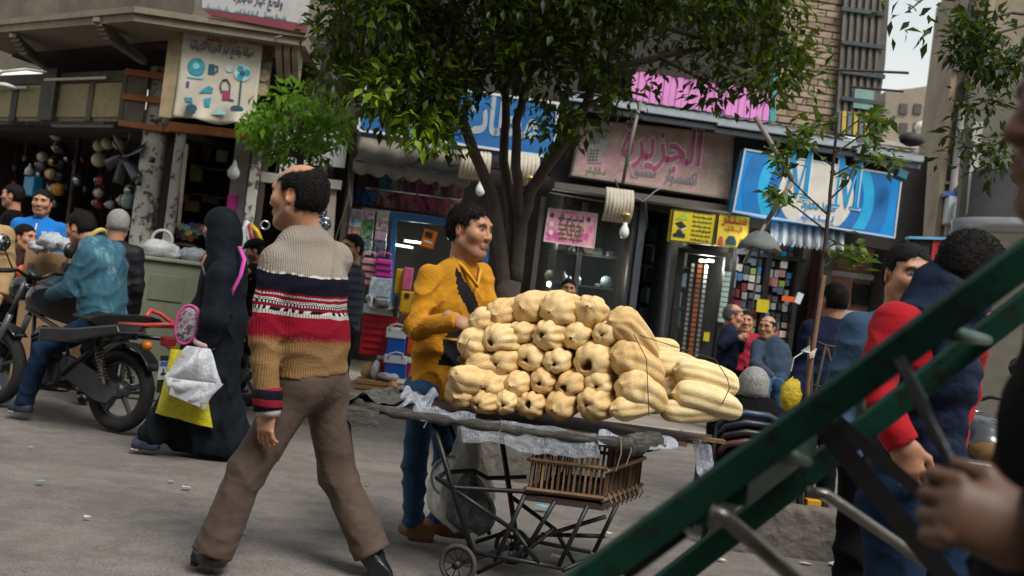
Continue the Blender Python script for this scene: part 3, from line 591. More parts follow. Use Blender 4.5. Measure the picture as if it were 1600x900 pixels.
for i, (x0, x1, yt, yb) in enumerate(((1222, 1272, 236, 306), (1298, 1350, 250, 322))):
    b0 = uvbox(FA, x0, yt, x1, yb, .62); 
    for gname, g, off, mt in (('letter_outline', .014, .640, M('#d8dcdc', .5, .05)), ('letter', 0, .644, M('#1286b8', .4, .1))):
        mb = MB()
        for q, pol in enumerate(bigM(b0[0] - g, b0[1] - g, b0[2] + g, b0[3] + g)): mb.prism(FA, pol, .634, off + .0003 * q)
        ob(gname, mb, mt, s3)
lettering('small_lettering', 'محمد محمود', FA, uvbox(FA, 1250, 318, 1306, 331, .62), .636, M('#2d7fa6', .5), s3, .03)
o = cbox('number_strip', FA, 1276, 342, 60, 9, .638, .004, M('#c9d0da', .5), s3); strokes('number', FA, *uvbox(FA, 1250, 338, 1302, 345, .62), .639, M('#5b7fae', .5), s3, 9)
# yellow signs
YEL = M('#c9b51e', .45, .12, 3, .05, 30, dirt=.15); YEL2 = M('#d8be3c', .45, .15, 3, .05, 30, dirt=.1); INK = M('#15161c', .5, .1)
s4 = sign('shop_sign', FA, [(1052, 326), (1121, 333), (1113, 383), (1046, 376)], .38, .5, YEL, 'yellow shop sign with seven rows of black writing and black pictures', edge=BLACKM, ew=.012)
b = uvbox(FA, 1078, 331, 1114, 377, .5); 
for i in range(7): h = (b[3] - b[1]) / 7; strokes('writing', FA, b[0] - .012 * i * .0, b[3] - h * (i + .85) , b[2], b[3] - h * (i + .15), .503, INK, s4, 20 + i)
u, v = FA.uv(1064, 352, .5); mb = MB(); mb.prism(FA, [(u - .08, v + .02), (u, v + .055), (u + .075, v - .01), (u, v - .05)], .502, .506); ob('printed_book', mb, INK, s4); mb = MB(); mb.prism(FA, [(u, v - .052), (u + .075, v - .012), (u + .075, v - .03), (u + .005, v - .075)], .502, .506); ob('printed_page', mb, M('#cfcfc0', .5), s4)
u, v = FA.uv(1061, 367, .5); mb = MB(); mb.prism(FA, [(u - .08, v - .03), (u + .08, v - .03), (u + .08, v + .02), (u + .04, v + .03), (u + .025, v + .07), (u - .03, v + .07), (u - .045, v + .02), (u - .08, v + .01)], .502, .506); ob('printed_machine', mb, INK, s4)
u, v = FA.uv(1066, 338, .5); mb = MB(); mb.prism(FA, [(u - .09, v - .05), (u + .08, v - .04), (u + .04, v + .06)], .502, .506); ob('printed_set_square', mb, M('#8fa832', .5), s4)
s5 = sign('shop_sign', FA, [(1123, 333), (1174, 339), (1168, 389), (1117, 383)], .38, .5, YEL2, 'smaller yellow shop sign with one red word over three pictures', edge=BLACKM, ew=.008)
lettering('lettering', 'سـنـتر', FA, uvbox(FA, 1127, 341, 1168, 353, .5), .503, M('#b3281c', .5), s5, .03); strokes('writing', FA, *uvbox(FA, 1132, 356, 1162, 362, .5), .503, M('#c06a1e', .5), s5, 41)
for (px, py, w, h, c) in ((1126, 376, 8, 13, '#b2452f'), (1142, 376, 17, 14, '#1c3a4c'), (1160, 379, 9, 10, '#26424a')):
    u, v = FA.uv(px, py, .5); q = S(13) ; mb = MB(); mb.prism(FA, [(u - w * q / 2, v - h * q / 2), (u + w * q / 2, v - h * q / 2), (u + w * q / 2, v), (u + w * q / 4, v + h * q / 2), (u - w * q / 4, v + h * q / 2), (u - w * q / 2, v)], .502, .506); ob('printed_picture', mb, M(c, .5), s5)
# pink poster on the shop window
s6 = sign('poster', FA, [(857, 325), (934, 334), (928, 388), (849, 377)], .06, .075, print_mat('#b94f86', '#d39aa8', '#c58f8f', 3, 'pink_print', .6), 'pink poster with brown lines of writing on the shop window', 'poster', edge=M('#cfc4c2', .5, .05), ew=.01)
b = uvbox(FA, 872, 338, 914, 345, .08); strokes('writing', FA, *b, .079, M('#4b3658', .6), s6, 50)
for i in range(4): strokes('writing', FA, *uvbox(FA, 872, 348 + 7 * i, 912, 354 + 7 * i, .08), .079, M('#6a5638', .6), s6, 51 + i)
for (px, py) in ((863, 336), (862, 350), (861, 363), (920, 343)): u, v = FA.uv(px, py, .08); mb = MB(); mb.prism(FA, disc_poly(u, v, .03, .035, 14), .076, .08); ob('printed_spot', mb, M('#5b2b46' if px > 900 or py < 340 else '#d8c3c8', .6), s6)
# appliance poster (sagging cloth banner)
pb = [FQ.uv(x, y, .29) for x, y in ((288, 48), (411, 70), (397, 197), (270, 184))]
def pbi(s, t): return (1 - t) * ((1 - s) * np.array(pb[0]) + s * np.array(pb[1])) + t * ((1 - s) * np.array(pb[3]) + s * np.array(pb[2]))
s7 = empty('poster', FQ.pt(*pbi(.5, 1), .29), 'cream appliance-repair banner printed with teal fans, irons and a kettle', 'banner'); mb = MB()
mb.grid([[FQ.pt(*(pbi(s, t) + A(0, .02 * math.sin(9 * s) * (t > .97))), .29 + (.05 * math.sin(14 * s + 3 * t) * max(0, t - .82) / .18 + .012 * math.sin(26 * s) * max(0, t - .8) / .2)) for s in np.linspace(0, 1, 26)] for t in np.linspace(0, 1, 26)]); ob('cloth', mb, M('#b8b09d', .8, .12, 3, .25, 20, dirt=.3), s7, smooth=True, solid=.004)
TEAL = M('#2f8795', .6, .3, 14, .05, 30); TEALK = M('#1d4a58', .6, .3, 14, .05, 30)
def pk(zx, zy): return FQ.uv(250 + zx / 5.0, 30 + zy / 5.0, .3)      # from the enlarged view of the banner
lettering('lettering', 'صيانة وقطع غيار الأجهزة الكهربائية', FQ, (*pk(225, 262), *pk(740, 262 - 52)), .300, M('#22254a', .6), s7, .025); lettering('red_lettering', 'مركز', FQ, (*pk(520, 195), *pk(610, 165)), .300, M('#9c3330', .6), s7, .02); strokes('red_writing', FQ, *pk(365, 175), *pk(510, 148), .300, M('#9c3330', .6), s7, 77)
def pshape(name, zpts, mat, off=.301): mb = MB(); mb.prism(FQ, [pk(x, y) for x, y in zpts], off - .003, off); return ob(name, mb, mat, s7)
def pdisc(name, zx, zy, r, mat, off=.301, ry=None): u, v = pk(zx, zy); q = r / 5.0 * S(11); mb = MB(); mb.prism(FQ, disc_poly(u, v, q, (ry or r) / 5.0 * S(11), 24), off - .003, off); return ob(name, mb, mat, s7)
pdisc('printed_fan', 285, 370, 68, TEAL); pdisc('printed_fan_hub', 283, 365, 26, M('#76b3bb', .6), .304); pshape('printed_fan_base', [(215, 440), (340, 450), (335, 470), (210, 455)], M('#76b3bb', .6))
pshape('printed_kettle', [(380, 350), (425, 350), (430, 432), (375, 428)], TEALK); pshape('printed_handle', [(430, 358), (456, 365), (455, 410), (430, 420), (432, 405), (443, 400), (443, 378), (430, 372)], TEALK)
pdisc('printed_pot', 545, 385, 30, M('#a9b8b4', .6)); pdisc('printed_fan_ring', 645, 420, 66, M('#a2c3c4', .6)); 
for a in (0, 2.1, 4.2): pdisc('printed_blade', 645 + 34 * math.cos(a), 420 + 34 * math.sin(a), 26, TEAL, .304)
pdisc('printed_hub', 645, 424, 20, TEALK, .306); pshape('printed_stand', [(632, 440), (646, 440), (622, 680), (608, 680)], TEALK); pdisc('printed_foot', 602, 698, 50, TEALK, ry=24)
pshape('printed_iron', [(305, 575), (410, 575), (415, 535), (380, 520), (340, 540)], TEAL); pshape('printed_iron', [(400, 745), (515, 745), (505, 705), (450, 690)], M('#8fb0b0', .6)); pshape('printed_cup', [(345, 620), (400, 612), (385, 690), (345, 690)], TEAL)
pshape('printed_vacuum', [(490, 555), (550, 560), (545, 632), (485, 630)], M('#8a2d55', .6)); 
mb = MB(); mb.tube([FQ.pt(*pk(x, y), .302) for x, y in ((485, 570), (470, 520), (490, 475), (525, 470), (548, 510), (545, 560))], .008, 6); ob('printed_hose', mb, M('#3c3448', .6), s7)
pdisc('printed_fryer', 245, 700, 44, TEALK, ry=38); pshape('printed_mixer', [(190, 610), (250, 612), (255, 650), (200, 640)], TEAL); pshape('printed_shaver', [(205, 485), (230, 485), (226, 530), (204, 530)], M('#4a4170', .6)); pshape('printed_nozzle', [(545, 620), (580, 632), (575, 640), (540, 635)], TEALK)
# top banner with maroon border
bb = [FBc.uv(x, y, .06) for x, y in ((318, -40), (486, -36), (480, 40), (330, 12))]; FBm = FBc
s8 = sign('banner', FBc, [(316, -40), (487, -36), (480, 38), (316, 12)], .02, .05, M('#a9a6a3', .75, .12, 2, .2, 20, dirt=.3), 'washed-out white banner with maroon border on top of the canopy', 'banner')
panel('maroon_border', FBc, [(318, 14), (480, 38), (478, 52), (330, 24)], .03, .065, M('#6e2a35', .7, .2, 4, .2, 20, dirt=.2), s8)
lettering('lettering', 'وقطع غيار الأجهزة', FBc, uvbox(FBc, 364, -8, 444, 9, .05), .053, M('#2d3050', .6), s8, .02)
for i in range(3): strokes('writing', FBc, *uvbox(FBc, 322 + 45 * i, 10 + 6.5 * i, 360 + 45 * i, 16 + 6.5 * i, .05), .053, M('#5f7a80', .6), s8, 60 + i)
# red sign far right
RS = Plane((0, 11.5, 0), -4); s9 = sign('shop_sign', RS, [(1458, 374), (1500, 374), (1490, 452), (1450, 450)], -.06, 0, M('#a3242a', .5, .15, 3), 'red sign with yellow writing above the heads of two men', edge=None); lettering('lettering', 'النساج', RS, uvbox(RS, 1462, 386, 1488, 402, 0), .003, M('#d8a417', .5), s9, .03)
for i in range(2): strokes('writing', RS, *uvbox(RS, 1462, 410 + 12 * i, 1482, 417 + 12 * i, 0), .003, M('#d8a417', .5), s9, 90 + i)
panel('lilac_panel', RS, [(1500, 376), (1520, 378), (1505, 450), (1490, 450)], -.06, -.01, M('#9f7f98', .5), s9); panel('blue_edge', RS, [(1420, 369), (1524, 372), (1524, 376), (1420, 373)], -.1, .03, M('#5b9cc0', .5), s9); panel('dark_back', RS, [(1420, 374), (1458, 374), (1450, 450), (1412, 450)], -.08, -.02, M('#1c1b1d', .6), s9)
# struts and lamps over the pavement
mb = MB(); mb.tube([P(1001, 158, 12.0), P(985, 225, 12.0), P(973, 286, 12.0)], .022, 8); ob('sign_strut', mb, M('#6b655e', .6, .2, 6, .2, 40, metal=.3, dirt=.4), label='thin vertical metal strut in front of the pink sign', cat='strut', smooth=True)
mb = MB(); mb.tube([P(1180, 182, 12.1), P(1239, 283, 12.1)], .033, 8); mb.tube([P(1240, 280, 12.1), P(1197, 348, 12.2)], .033, 8); mb.tube([P(1196, 350, 12.2), P(1163, 412, 12.3)], .022, 8); ob('awning_bracket', mb, M('#75685c', .6, .2, 6, .2, 40, dirt=.4), label='bent brown awning arm across the blue letter sign', cat='awning arm', smooth=True)
def drum_lamp(px, py, w, h, label):
    Y = 12.1; c = P(px, py, Y); q = S(Y); r = empty('awning_lamp', c - A(0, 0, h * q / 2), label, 'lamp'); W, H = w * q, h * q; mb = MB(); rows = []
    for t in np.linspace(0, 1, 9):
        rows.append([c + FA.R * (W * (s - .5)) + A(0, 0, H * (.5 - t)) + FA.N * (.16 * math.sin(math.pi * (.15 + .75 * t)) + .012 * math.sin(s * 50)) for s in np.linspace(0, 1, 26)])
    mb.grid(rows); ob('shade', mb, M('#b3aa97', .8, .2, 4, .3, 40, dirt=.45), r, smooth=True, solid=.03)
    mb = MB(); mb.lathe(c + FA.R * W * .25 + FA.N * .2 - A(0, 0, H * .25), (0, 0, -1), [(-.02, .02), (0, .06), (.03, .075), (.05, .03), (.1, .028)], 16); ob('bulb_holder', mb, M('#a58f5a', .4, .2, 6, .1, 40, metal=.6), r, smooth=True)
    mb = MB(); mb.lathe(c + FA.R * W * .25 + FA.N * .2 - A(0, 0, H * .25 + .1), (0, 0, -1), [(0, .022), (.04, .028), (.09, .052), (.14, .058), (.18, .042), (.2, .01)], 16); ob('bulb', mb, M('#d9d9d2', .15, .05, 3, 0), r, smooth=True)
    mb = MB(); mb.tube([c + FA.R * (W * a) + A(0, 0, H * .5) for a in (-.35, .35)], .014, 6); mb.tube([c + A(0, 0, H * .5), c + A(0, 0, H * .5 + .16) - FA.N * .3], .012, 6); ob('bracket', mb, DARK, r); return r
drum_lamp(964, 322, 44, 50, 'beige ribbed lamp with hanging bulb under the pink sign'); drum_lamp(742, 258, 46, 46, 'beige ribbed lamp behind the left stem of the big tree'); drum_lamp(815, 266, 50, 46, 'beige ribbed lamp between the stems of the big tree')
# loose cables
for i, (pts, r) in enumerate((([(272, 66, 11.4), (330, 70, 11.2), (400, 68, 11), (440, 56, 10.8)], .008), ([(978, 300, 12.2), (1005, 315, 12.2), (1022, 300, 12.2), (1045, 285, 12.4)], .007), ([(1008, 312, 12.3), (1012, 350, 12.4), (1000, 385, 12.6)], .006), ([(420, 60, 12), (470, 66, 12), (540, 70, 12.2)], .012), ([(480, 30, 11.6), (520, 60, 12), (515, 120, 12), (505, 180, 12)], .01))):
    mb = MB(); mb.tube([P(*p) for p in pts], r, 6); ob('cable', mb, M('#7d7a74' if i < 2 else '#2b2a2a', .6), label=('pale sagging cable across the top of the appliance banner', 'grey cable looping under the pink sign', 'dark cable hanging beside the yellow signs', 'dark cable strung across the wall above the small ficus', 'black cable dropping down the wall beside the white banner')[i], cat='cable', smooth=True)
mb = MB(); W_ = [P(-20, 128, 11.4), P(4, 112, 11.2), P(40, 108, 11.3), P(72, 113, 11.6)]; mb.tube(W_, .016, 6); mb.lathe(P(8, 132, 11.1), (0, 0, -1), [(-.02, .02), (0, .1), (.03, .13), (.06, .02)], 14); ob('lamp_arm', mb, M('#a9a69a', .4, .2, 5, .1, 30), label='pale enamel lamp on a bent pipe over the angled shop', cat='lamp', smooth=True)
# ================================================================== goods of the shops
ORDN = 'first second third fourth fifth sixth seventh eighth ninth tenth eleventh twelfth thirteenth fourteenth fifteenth sixteenth seventeenth eighteenth nineteenth'.split()
# hanging goods of the angled shop
CREAM = M('#b5ad8f', .5, .15, 6, .1, 40); CHR = M('#8f969b', .2, .2, 5, .05, 40, metal=.9); PLK = M('#16171a', .3, .2, 5, .05, 40)
gd = [-.45, -.35, -.55]
def fl_pt(px, py, off): u, v = FL.uv(px, py, off); return FL.pt(u, v, off)
fn = FL.N
for i, (px, py, r, where) in enumerate(((88, 210, 10, 'topmost above the orange motors'), (155, 228, 10, 'left of three in a row'), (168, 224, 10, 'middle of three in a row'), (186, 224, 10, 'beside the black fan blades'), (154, 250, 11.5, 'lowest under the row of three'))):
    c = fl_pt(px, py, -.4); q = S(c[1]) * r; e = empty('fan_dome', c - A(0, 0, q), 'cream metal fan dome hanging in the angled shop, ' + where, 'fan dome', 'cream domes hanging in the angled shop')
    ax = unit(fn + FL.R * .8 + A(0, 0, -.2)); mb = MB(); mb.lathe(c, ax, [(-.03, q * .98), (0, q), (.04, q * .85), (.07, q * .5), (.08, .01)], 20); ob('dome', mb, CREAM, e, smooth=True); mb = MB(); mb.lathe(c - ax * .03, -ax, [(0, q * .5), (.05, q * .45), (.07, .02)], 12); ob('cup', mb, PLK, e, smooth=True)
for i, (px, py, r, c1, d) in enumerate(((94, 232, 10, '#20242a', 'black chrome'), (83, 252, 8, '#c9701c', 'orange'), (97, 256, 10, '#1a1c22', 'black'), (79, 272, 9, '#c9701c', 'larger orange'), (93, 276, 10, '#22262c', 'black glossy'), (76, 292, 9, '#96281f', 'red'), (89, 296, 10, '#b9782c', 'amber and grey'), (86, 317, 10, '#1d2026', 'dark blue-black'), (156, 282, 8, '#8f2233', 'crimson'), (154, 302, 9, '#8f2a33', 'red and cream'), (154, 318, 9, '#6f2233', 'wine red'), (203, 298, 9, '#a9b08f', 'pale green'), (198, 314, 12, '#9aa3a8', 'chrome'), (122, 282, 10, '#2b3036', 'black on its own'), (58, 292, 6, '#b5ad8f', 'small cream'), (66, 245, 8, '#a9a9a9', 'white'), (64, 258, 8, '#77777a', 'grey'), (63, 273, 7, '#9a9a9c', 'silver'), (172, 320, 7, '#8a8f92', 'small steel'), (105, 248, 6, '#56203c', 'plum'))):
    c = fl_pt(px, py, -.35 - .1 * (i % 3)); q = S(c[1]) * r; e = empty('motor_spool', c - A(0, 0, q), d + ' spool-shaped motor hanging in the angled shop', 'motor', 'motors hanging in the angled shop')
    ax = unit(fn * .6 + FL.R * (.9 if i % 2 else -.9)); mb = MB(); mb.lathe(c, ax, [(-q, q * .35), (-q * .95, q * .8), (-q * .5, q * .95), (0, q), (q * .4, q * .9), (q * .6, q * .5)], 16); ob('casing', mb, M(c1, .3, .15, 6, .05, 40), e, smooth=True)
    mb = MB(); mb.lathe(c + ax * q * .6, ax, [(0, q * .75), (q * .25, q * .72), (q * .4, q * .4), (q * .8, q * .12)], 16); ob('end_cap', mb, CHR if i % 3 else CREAM, e, smooth=True); mb = MB(); mb.tube([c + A(0, 0, q * .9), c + A(0, 0, q * 1.6 + .03)], .004, 4); ob('hook', mb, PLK, e)
hr_ = random.Random(4)
for i in range(34):
    px, py = 24 + (i % 12) * 15.5 + hr_.uniform(-4, 4), 216 + 40 * (i // 12) + hr_.uniform(-10, 10); c = fl_pt(px, py, -.75 - .12 * (i % 3)); q = S(c[1]) * hr_.uniform(4.5, 8); mb = MB(); ax = unit(fn + FL.R * hr_.uniform(-.8, .8) + A(0, 0, hr_.uniform(-.4, .2)))
    mb.lathe(c, ax, [(-q * .6, q * .3), (-q * .4, q * .8), (0, q), (q * .3, q * .7), (q * .5, q * .2)], 12); mb.tube([c + A(0, 0, q * .8), c + A(0, 0, .45)], .004, 4); ob('spare_part', mb, M(hr_.choice(['#8d9092', '#55585c', '#b0aa94', '#7a2a24', '#2b2d31', '#9a9a98', '#3b5a78']), .35, .2, 9), label='spare part %s along the %s row hanging deep in the angled shop' % (ORDN[i % 12], ORDN[i // 12]), cat='spare part', group='spare parts hanging at the back of the angled shop', smooth=True)
c = fl_pt(200, 246, .05); e = empty('hanging_fan', c - A(0, 0, .3), 'large black six-bladed fan hanging beside the white column', 'fan')
mb = MB(); mb.lathe(c, fn, [(-.05, .03), (0, .06), (.05, .05), (.07, .01)], 14); ob('hub', mb, PLK, e, smooth=True)
for k in range(6):
    a = .35 + k * math.pi / 3; d = FL.R * math.cos(a) + A(0, 0, math.sin(a)); t = np.cross(d, fn); L = (.34, .26, .3, .32, .3, .36)[k]; mb = MB(); mb.grid([[c + d * (.04 + L * s) + t * (w * (.035 + .03 * s)) + fn * (.05 + w * .035) for w in (-1, 0, 1)] for s in np.linspace(0, 1, 6)]); ob('blade', mb, M('#2a2a2e', .35, .2, 6, .1, 40), e, smooth=True, solid=.006)
for k, (px, py) in enumerate(((238, 250), (217, 286))): mb = MB(); mb.lathe(fl_pt(px, py, .1), fn, [(-.02, .035), (.03, .035), (.035, .02)], 14); ob('rubber_cap', mb, PLK, e, smooth=True)
c = fl_pt(43, 288, -.3); e = empty('wire_basket', c - A(0, 0, .2), 'blue plastic basket with white top hanging behind the bald man', 'basket'); mb = MB(); mb.pbox(FL, FL.uv(36, 288, -.3)[0], FL.uv(52, 288, -.3)[0], c[2] - .16, c[2] + .12, -.45, -.3); ob('basket', mb, M('#1f86b0', .4, .15, 5), e, bevel=.02); mb = MB(); mb.lathe(c + A(0, 0, .13), (0, 0, 1), [(0, .06), (.08, .055), (.12, .02), (.16, .015)], 12); ob('cap', mb, M('#b9c2c6', .3), e, smooth=True)
sh = empty('shelf_rack', fl_pt(35, 300, -1.2) * A(1, 1, 0), 'grey shelf rack of small boxes at the back of the angled shop', 'shelf')
mb = MB(); mb.pbox(FL, FL.uv(8, 260, -1.2)[0], FL.uv(42, 260, -1.2)[0], *sorted((FL.uv(30, 262, -1.2)[1], FL.uv(30, 256, -1.2)[1])), -1.5, -1.15); ob('plank', mb, WOOD, sh)
for r_ in range(5):
    for c_ in range(3): cbox('carton', FL, 29 + 11 * c_, 224 + 7.2 * r_, 10, 6.4, -1.2, .2, M('#6d6d6b' if (r_ + c_) % 2 else '#7d7d7a', .7, .2), sh)
mb = MB(); mb.pbox(FL, FL.uv(108, 300, -.5)[0], FL.uv(113, 300, -.5)[0], 0, 2.78, -.55, -.5); ob('shop_post', mb, M('#2a1c16', .7), corner)
mb = MB(); mb.pbox(FL, FL.uv(110, 300, -1.4)[0], FL.uv(122, 300, -1.4)[0], .3, 1.9, -1.7, -1.5); ob('inner_board', mb, M('#8a7448', .8), corner)
mb = MB(); mb.pbox(FL, FL.uv(108, 0, .0)[0], FL.uv(204, 0, .0)[0], FL.uv(150, 199, 0)[1], FL.uv(150, 195, 0)[1], -.02, .02); ob('lamp_tube', mb, M('#a9aaa8', .4), corner)
# goods of the second shop
for i, (px, py, w, h, c, d) in enumerate(((347, 238, 17, 30, '#b8b8a8', 'white printed carton on the top shelf'), (306, 270, 19, 26, '#8fae5c', 'green and white carton on the middle shelf'), (287, 310, 16, 14, '#96704c', 'small brown carton on the lower shelf'), (300, 322, 22, 17, '#9c7650', 'larger brown carton below the small one'), (362, 317, 15, 26, '#c2348a', 'magenta carton on the white wall'), (298, 235, 16, 26, '#5c4536', 'dark brown carton on the top shelf'), (322, 237, 15, 28, '#634b3a', 'second dark brown carton on the top shelf'), (328, 312, 26, 12, '#6f7478', 'flat grey carton on the lower shelf'))):
    off = -.85 if px < 350 or py < 260 else -.2
    cbox('carton', FB, px, py, w, h, off, .2, M(c, .6, .2, 8, .1, 40), None, label=d + ' in the second shop', cat='carton', group='cartons in the second shop', bevel=.004)
for i in range(16):
    px, py = 274 + (i % 6) * 8.5 + 3 * (i // 6), 352 + 8 * (i // 6) + 2 * (i % 3); col_ = ('#a8b04c', '#8f6c42', '#7fa6b0', '#4c7a45', '#6d3f6a', '#b5b5b0', '#7d3b2c', '#2d5b86')[(i * 5) % 8]
    cbox('small_carton', FB, px, py, 9, 9, -.35 + .04 * (i % 3), .1, M(col_, .5, .2, 9), None, rot=.5 * math.sin(i * 2.1), label='%s small carton, %s in the %s row of the loose heap' % (('lime', 'brown', 'pale blue', 'green', 'purple', 'white', 'rust', 'blue')[(i * 5) % 8], ORDN[i % 6], ORDN[i // 6]), cat='carton', group='loose small cartons')
mb = MB(); mb.pbox(FB, FB.uv(266, 0)[0], FB.uv(345, 0)[0], FB.uv(300, 382, -.2)[1] - .03, FB.uv(300, 382, -.2)[1], -.7, -.1); mb.pbox(FB, FB.uv(266, 0)[0], FB.uv(345, 0)[0], FB.uv(300, 398, -.2)[1] - .5, FB.uv(300, 398, -.2)[1], -.7, -.15); ob('goods_table', mb, M('#4c4038', .8), label='dark table of tangled spare parts in the second shop', cat='table')
mb = MB(); mb.lathe(P(366, 262, 11.9), (0, 0, -1), [(-.10, .004), (-.07, .02), (-.03, .03), (0, .05), (.05, .075), (.1, .07), (.14, .03)], 16); ob('hanging_bulb', mb, M('#c8c8c4', .2, .05), label='white bulb hanging against the white wall of the second shop', cat='bulb', smooth=True)
# tubes and rings in the narrow shop
for i, (pts, c, d) in enumerate((([(388, 345), (380, 360), (382, 385), (390, 410)], '#b5b5b2', 'white'), ([(392, 352), (402, 362), (408, 378)], '#c2a01c', 'yellow'), ([(390, 350), (394, 372), (396, 390)], '#93283c', 'red'))):
    mb = MB(); mb.tube([P(x, y, 11.7) for x, y in pts], .03, 8); ob('hose', mb, M(c, .4), label=d + ' plastic hose hanging by the capped man', cat='hose', group='hoses by the narrow shop', smooth=True)
mb = MB(); mb.torus(P(414, 352, 11.7), (.3, -1, .2), .05, .012, 20, 6); ob('metal_ring', mb, CHR, label='shiny metal ring hanging in the narrow shop', cat='ring', smooth=True)
for i, (px, py, r) in enumerate(((502, 332, 11), (508, 350, 12), (505, 372, 11), (496, 345, 9))):
    mb = MB(); mb.torus(P(px, py, 11.8), (.3, -1, .1), S(11.8) * r * .8, .008, 20, 6); mb.lathe(P(px, py, 11.8), (.3, -1, .1), [(-.02, S(11.8) * r * .75), (.0, S(11.8) * r * .7), (.05, S(11.8) * r * .3), (.06, .005)], 18); ob('chrome_lid', mb, CHR, label=('topmost', 'large right-hand', 'lowest', 'small left-hand')[i] + ' round chrome lid hanging in the narrow shop', cat='lid', group='chrome lids in the narrow shop', smooth=True)
# grey cabinet and bags behind the motorcycle
c0 = G(222, 500); cab = empty('counter', (-3.05, 9.2, 0), 'grey-green metal cabinet counter behind the blue motorcycle', 'counter'); FC = Plane((-3.1, 9.0, 0), 4)
ca, cb2 = FC.uv(212, 450)[0], FC.uv(318, 450)[0]; ct = FC.uv(265, 410)[1]
mb = MB(); mb.pbox(FC, ca, cb2, .0, ct, -.6, 0); ob('carcass', mb, M('#7a7d68', .6, .12, 2, .15, 30, dirt=.35), cab, bevel=.01); mb = MB(); mb.pbox(FC, ca - .03, cb2 + .03, ct + .001, ct + .035, -.63, .03); ob('worktop', mb, M('#8b8e7a', .6, .12, 2, .15, 30, dirt=.3), cab, bevel=.008); mb = MB(); mb.pbox(FC, ca + .12, ca + .42, ct - .35, ct - .12, .002, .012); ob('door_plate', mb, M('#74775f', .6, .12, 2, .15, 30), cab, bevel=.004)
def lump(name, c, r, mat, label, cat, seed=0, amp=.25, group=None, n=18):
    rr = np.random.default_rng(seed); mb = MB(); rows = []
    ph = rr.uniform(0, 6, 6)
    for i in range(n // 2 + 1):
        th = math.pi * i / (n // 2); row = []
        for k in range(n):
            a = 2 * math.pi * k / n; d = A(math.sin(th) * math.cos(a), math.sin(th) * math.sin(a), math.cos(th)); w = 1 + amp * (math.sin(3 * a + ph[0] + 2 * th) * .4 + math.sin(5 * a - ph[1] + 4 * th) * .35 + math.sin(7 * th + ph[2] + a) * .35)
            row.append(c + d * np.array(r) * w)
        rows.append(row + [row[0]])
    mb.grid(rows); return ob(name, mb, mat, label=label, cat=cat, group=group, smooth=True)
WBAG = plastic_film('#c9cbcb', .85, .3)
lump('plastic_bag', FC.pt(ca + .12, ct + .10, -.2), (.17, .15, .09), WBAG, 'white plastic bag lying on the left end of the grey cabinet', 'bag', 1); lump('plastic_bag', FC.pt(ca + .42, ct + .085, -.25), (.14, .12, .075), plastic_film('#a9adb0', .6, .3), 'crumpled clear plastic bag on the middle of the grey cabinet', 'bag', 2); lump('cloth_bundle', FC.pt(ca + .62, ct + .075, -.2), (.13, .1, .06), M('#b0352c', .7), 'red and white cloth bundle on the right end of the grey cabinet', 'cloth', 3)
mb = MB(); mb.torus(FC.pt(ca + .08, ct + .2, -.35), (.2, -1, 0), .09, .015, 18, 6); ob('cable_coil', mb, M('#a9a9a6', .5), label='white cable coil behind the bags on the grey cabinet', cat='cable', smooth=True)
# cardboard box with bags left of the rider
bx = empty('cardboard_box', (*(P(90, 420, 8.9)[:2]), 0), 'large brown cardboard box between the boy and the rider', 'box'); CB = Plane((-4.0, 8.9, 0), 8); a, b_ = CB.uv(36, 420)[0], CB.uv(128, 420)[0]; t1 = CB.uv(80, 394)[1]
mb = MB(); mb.pbox(CB, a, b_, 0, t1, -.45, 0); ob('carton', mb, M('#8d6f4f', .8, .15, 3, .2, 30, dirt=.2), bx, bevel=.006)
for px, w, c in ((48, 10, '#5d4a3c'), (76, 22, '#7a6048'), (104, 14, '#2a3046')): cbox('printed_patch', CB, px, 418, w, 14, .004, .003, M(c, .8), bx)
for i, (px, py, r) in enumerate(((80, 378, 20), (60, 386, 14), (106, 384, 16))): lump('plastic_bag', P(px, py, 8.7), (S(8.7) * r, .1, S(8.7) * r * .65), plastic_film('#b9bcbd', .8, .25), ('crumpled pale plastic bag heaped highest on the cardboard box', 'small pale plastic bag at the boy side of the cardboard box', 'pale plastic bag at the rider side of the cardboard box')[i], 'bag', 10 + i, .35)

# ---------------------------------------------------------------- blue-framed shop: packaged goods
FRB = M('#1d5f92', .5, .15, 4, .1, 30, dirt=.2)
def fbox(px, py, w, h, off, dp, cols, label, grp, rot=0, sc=9): return cbox('product_box', FA, px, py, w, h, off, dp, print_mat(*cols, sc), None, rot, label=label, cat='box', group=grp, bevel=.004)
A1 = (('#3a1c22', '#57272e', '#251a1c'), ('#2d5f66', '#3f7a80', '#1e3a40'), ('#77736b', '#8e8b84', '#3a3a3a'), ('#4d2440', '#7a3560', '#2a1c28'), ('#5d2040', '#8a2f60', '#2a2030'), ('#8d8a84', '#4a3a35', '#2a2a2c'), ('#3a2a2a', '#5d3c33', '#221c1c'))
NM = ('maroon', 'teal', 'grey speaker', 'purple', 'plum', 'black and white', 'dark brown')
for i, (px, w) in enumerate(((575, 36), (603, 20), (621, 18), (641, 22), (667, 24), (691, 23), (714, 20))): fbox(px, 281 + (px - 575) * .135, w, 19, -.25, .3, A1[i], NM[i] + ' boxed product in the upper row under the scalloped awning', 'boxed products under the awning')
A2 = (('#1c3c7a', '#3c6aa8', '#16203c'), ('#3a2a2c', '#8a2f35', '#8d8d90'), ('#7d7d84', '#8a2f35', '#3a3a42'), ('#4a2a30', '#a03a5c', '#8a6a62'), ('#6a2248', '#a84a80', '#2d2030'), ('#2a2a2e', '#a8444c', '#44444a'), ('#6b5444', '#8a7058', '#4a3a30'))
NM2 = ('large blue', 'red and grey', 'narrow silver', 'rose', 'pink', 'black and red', 'tan')
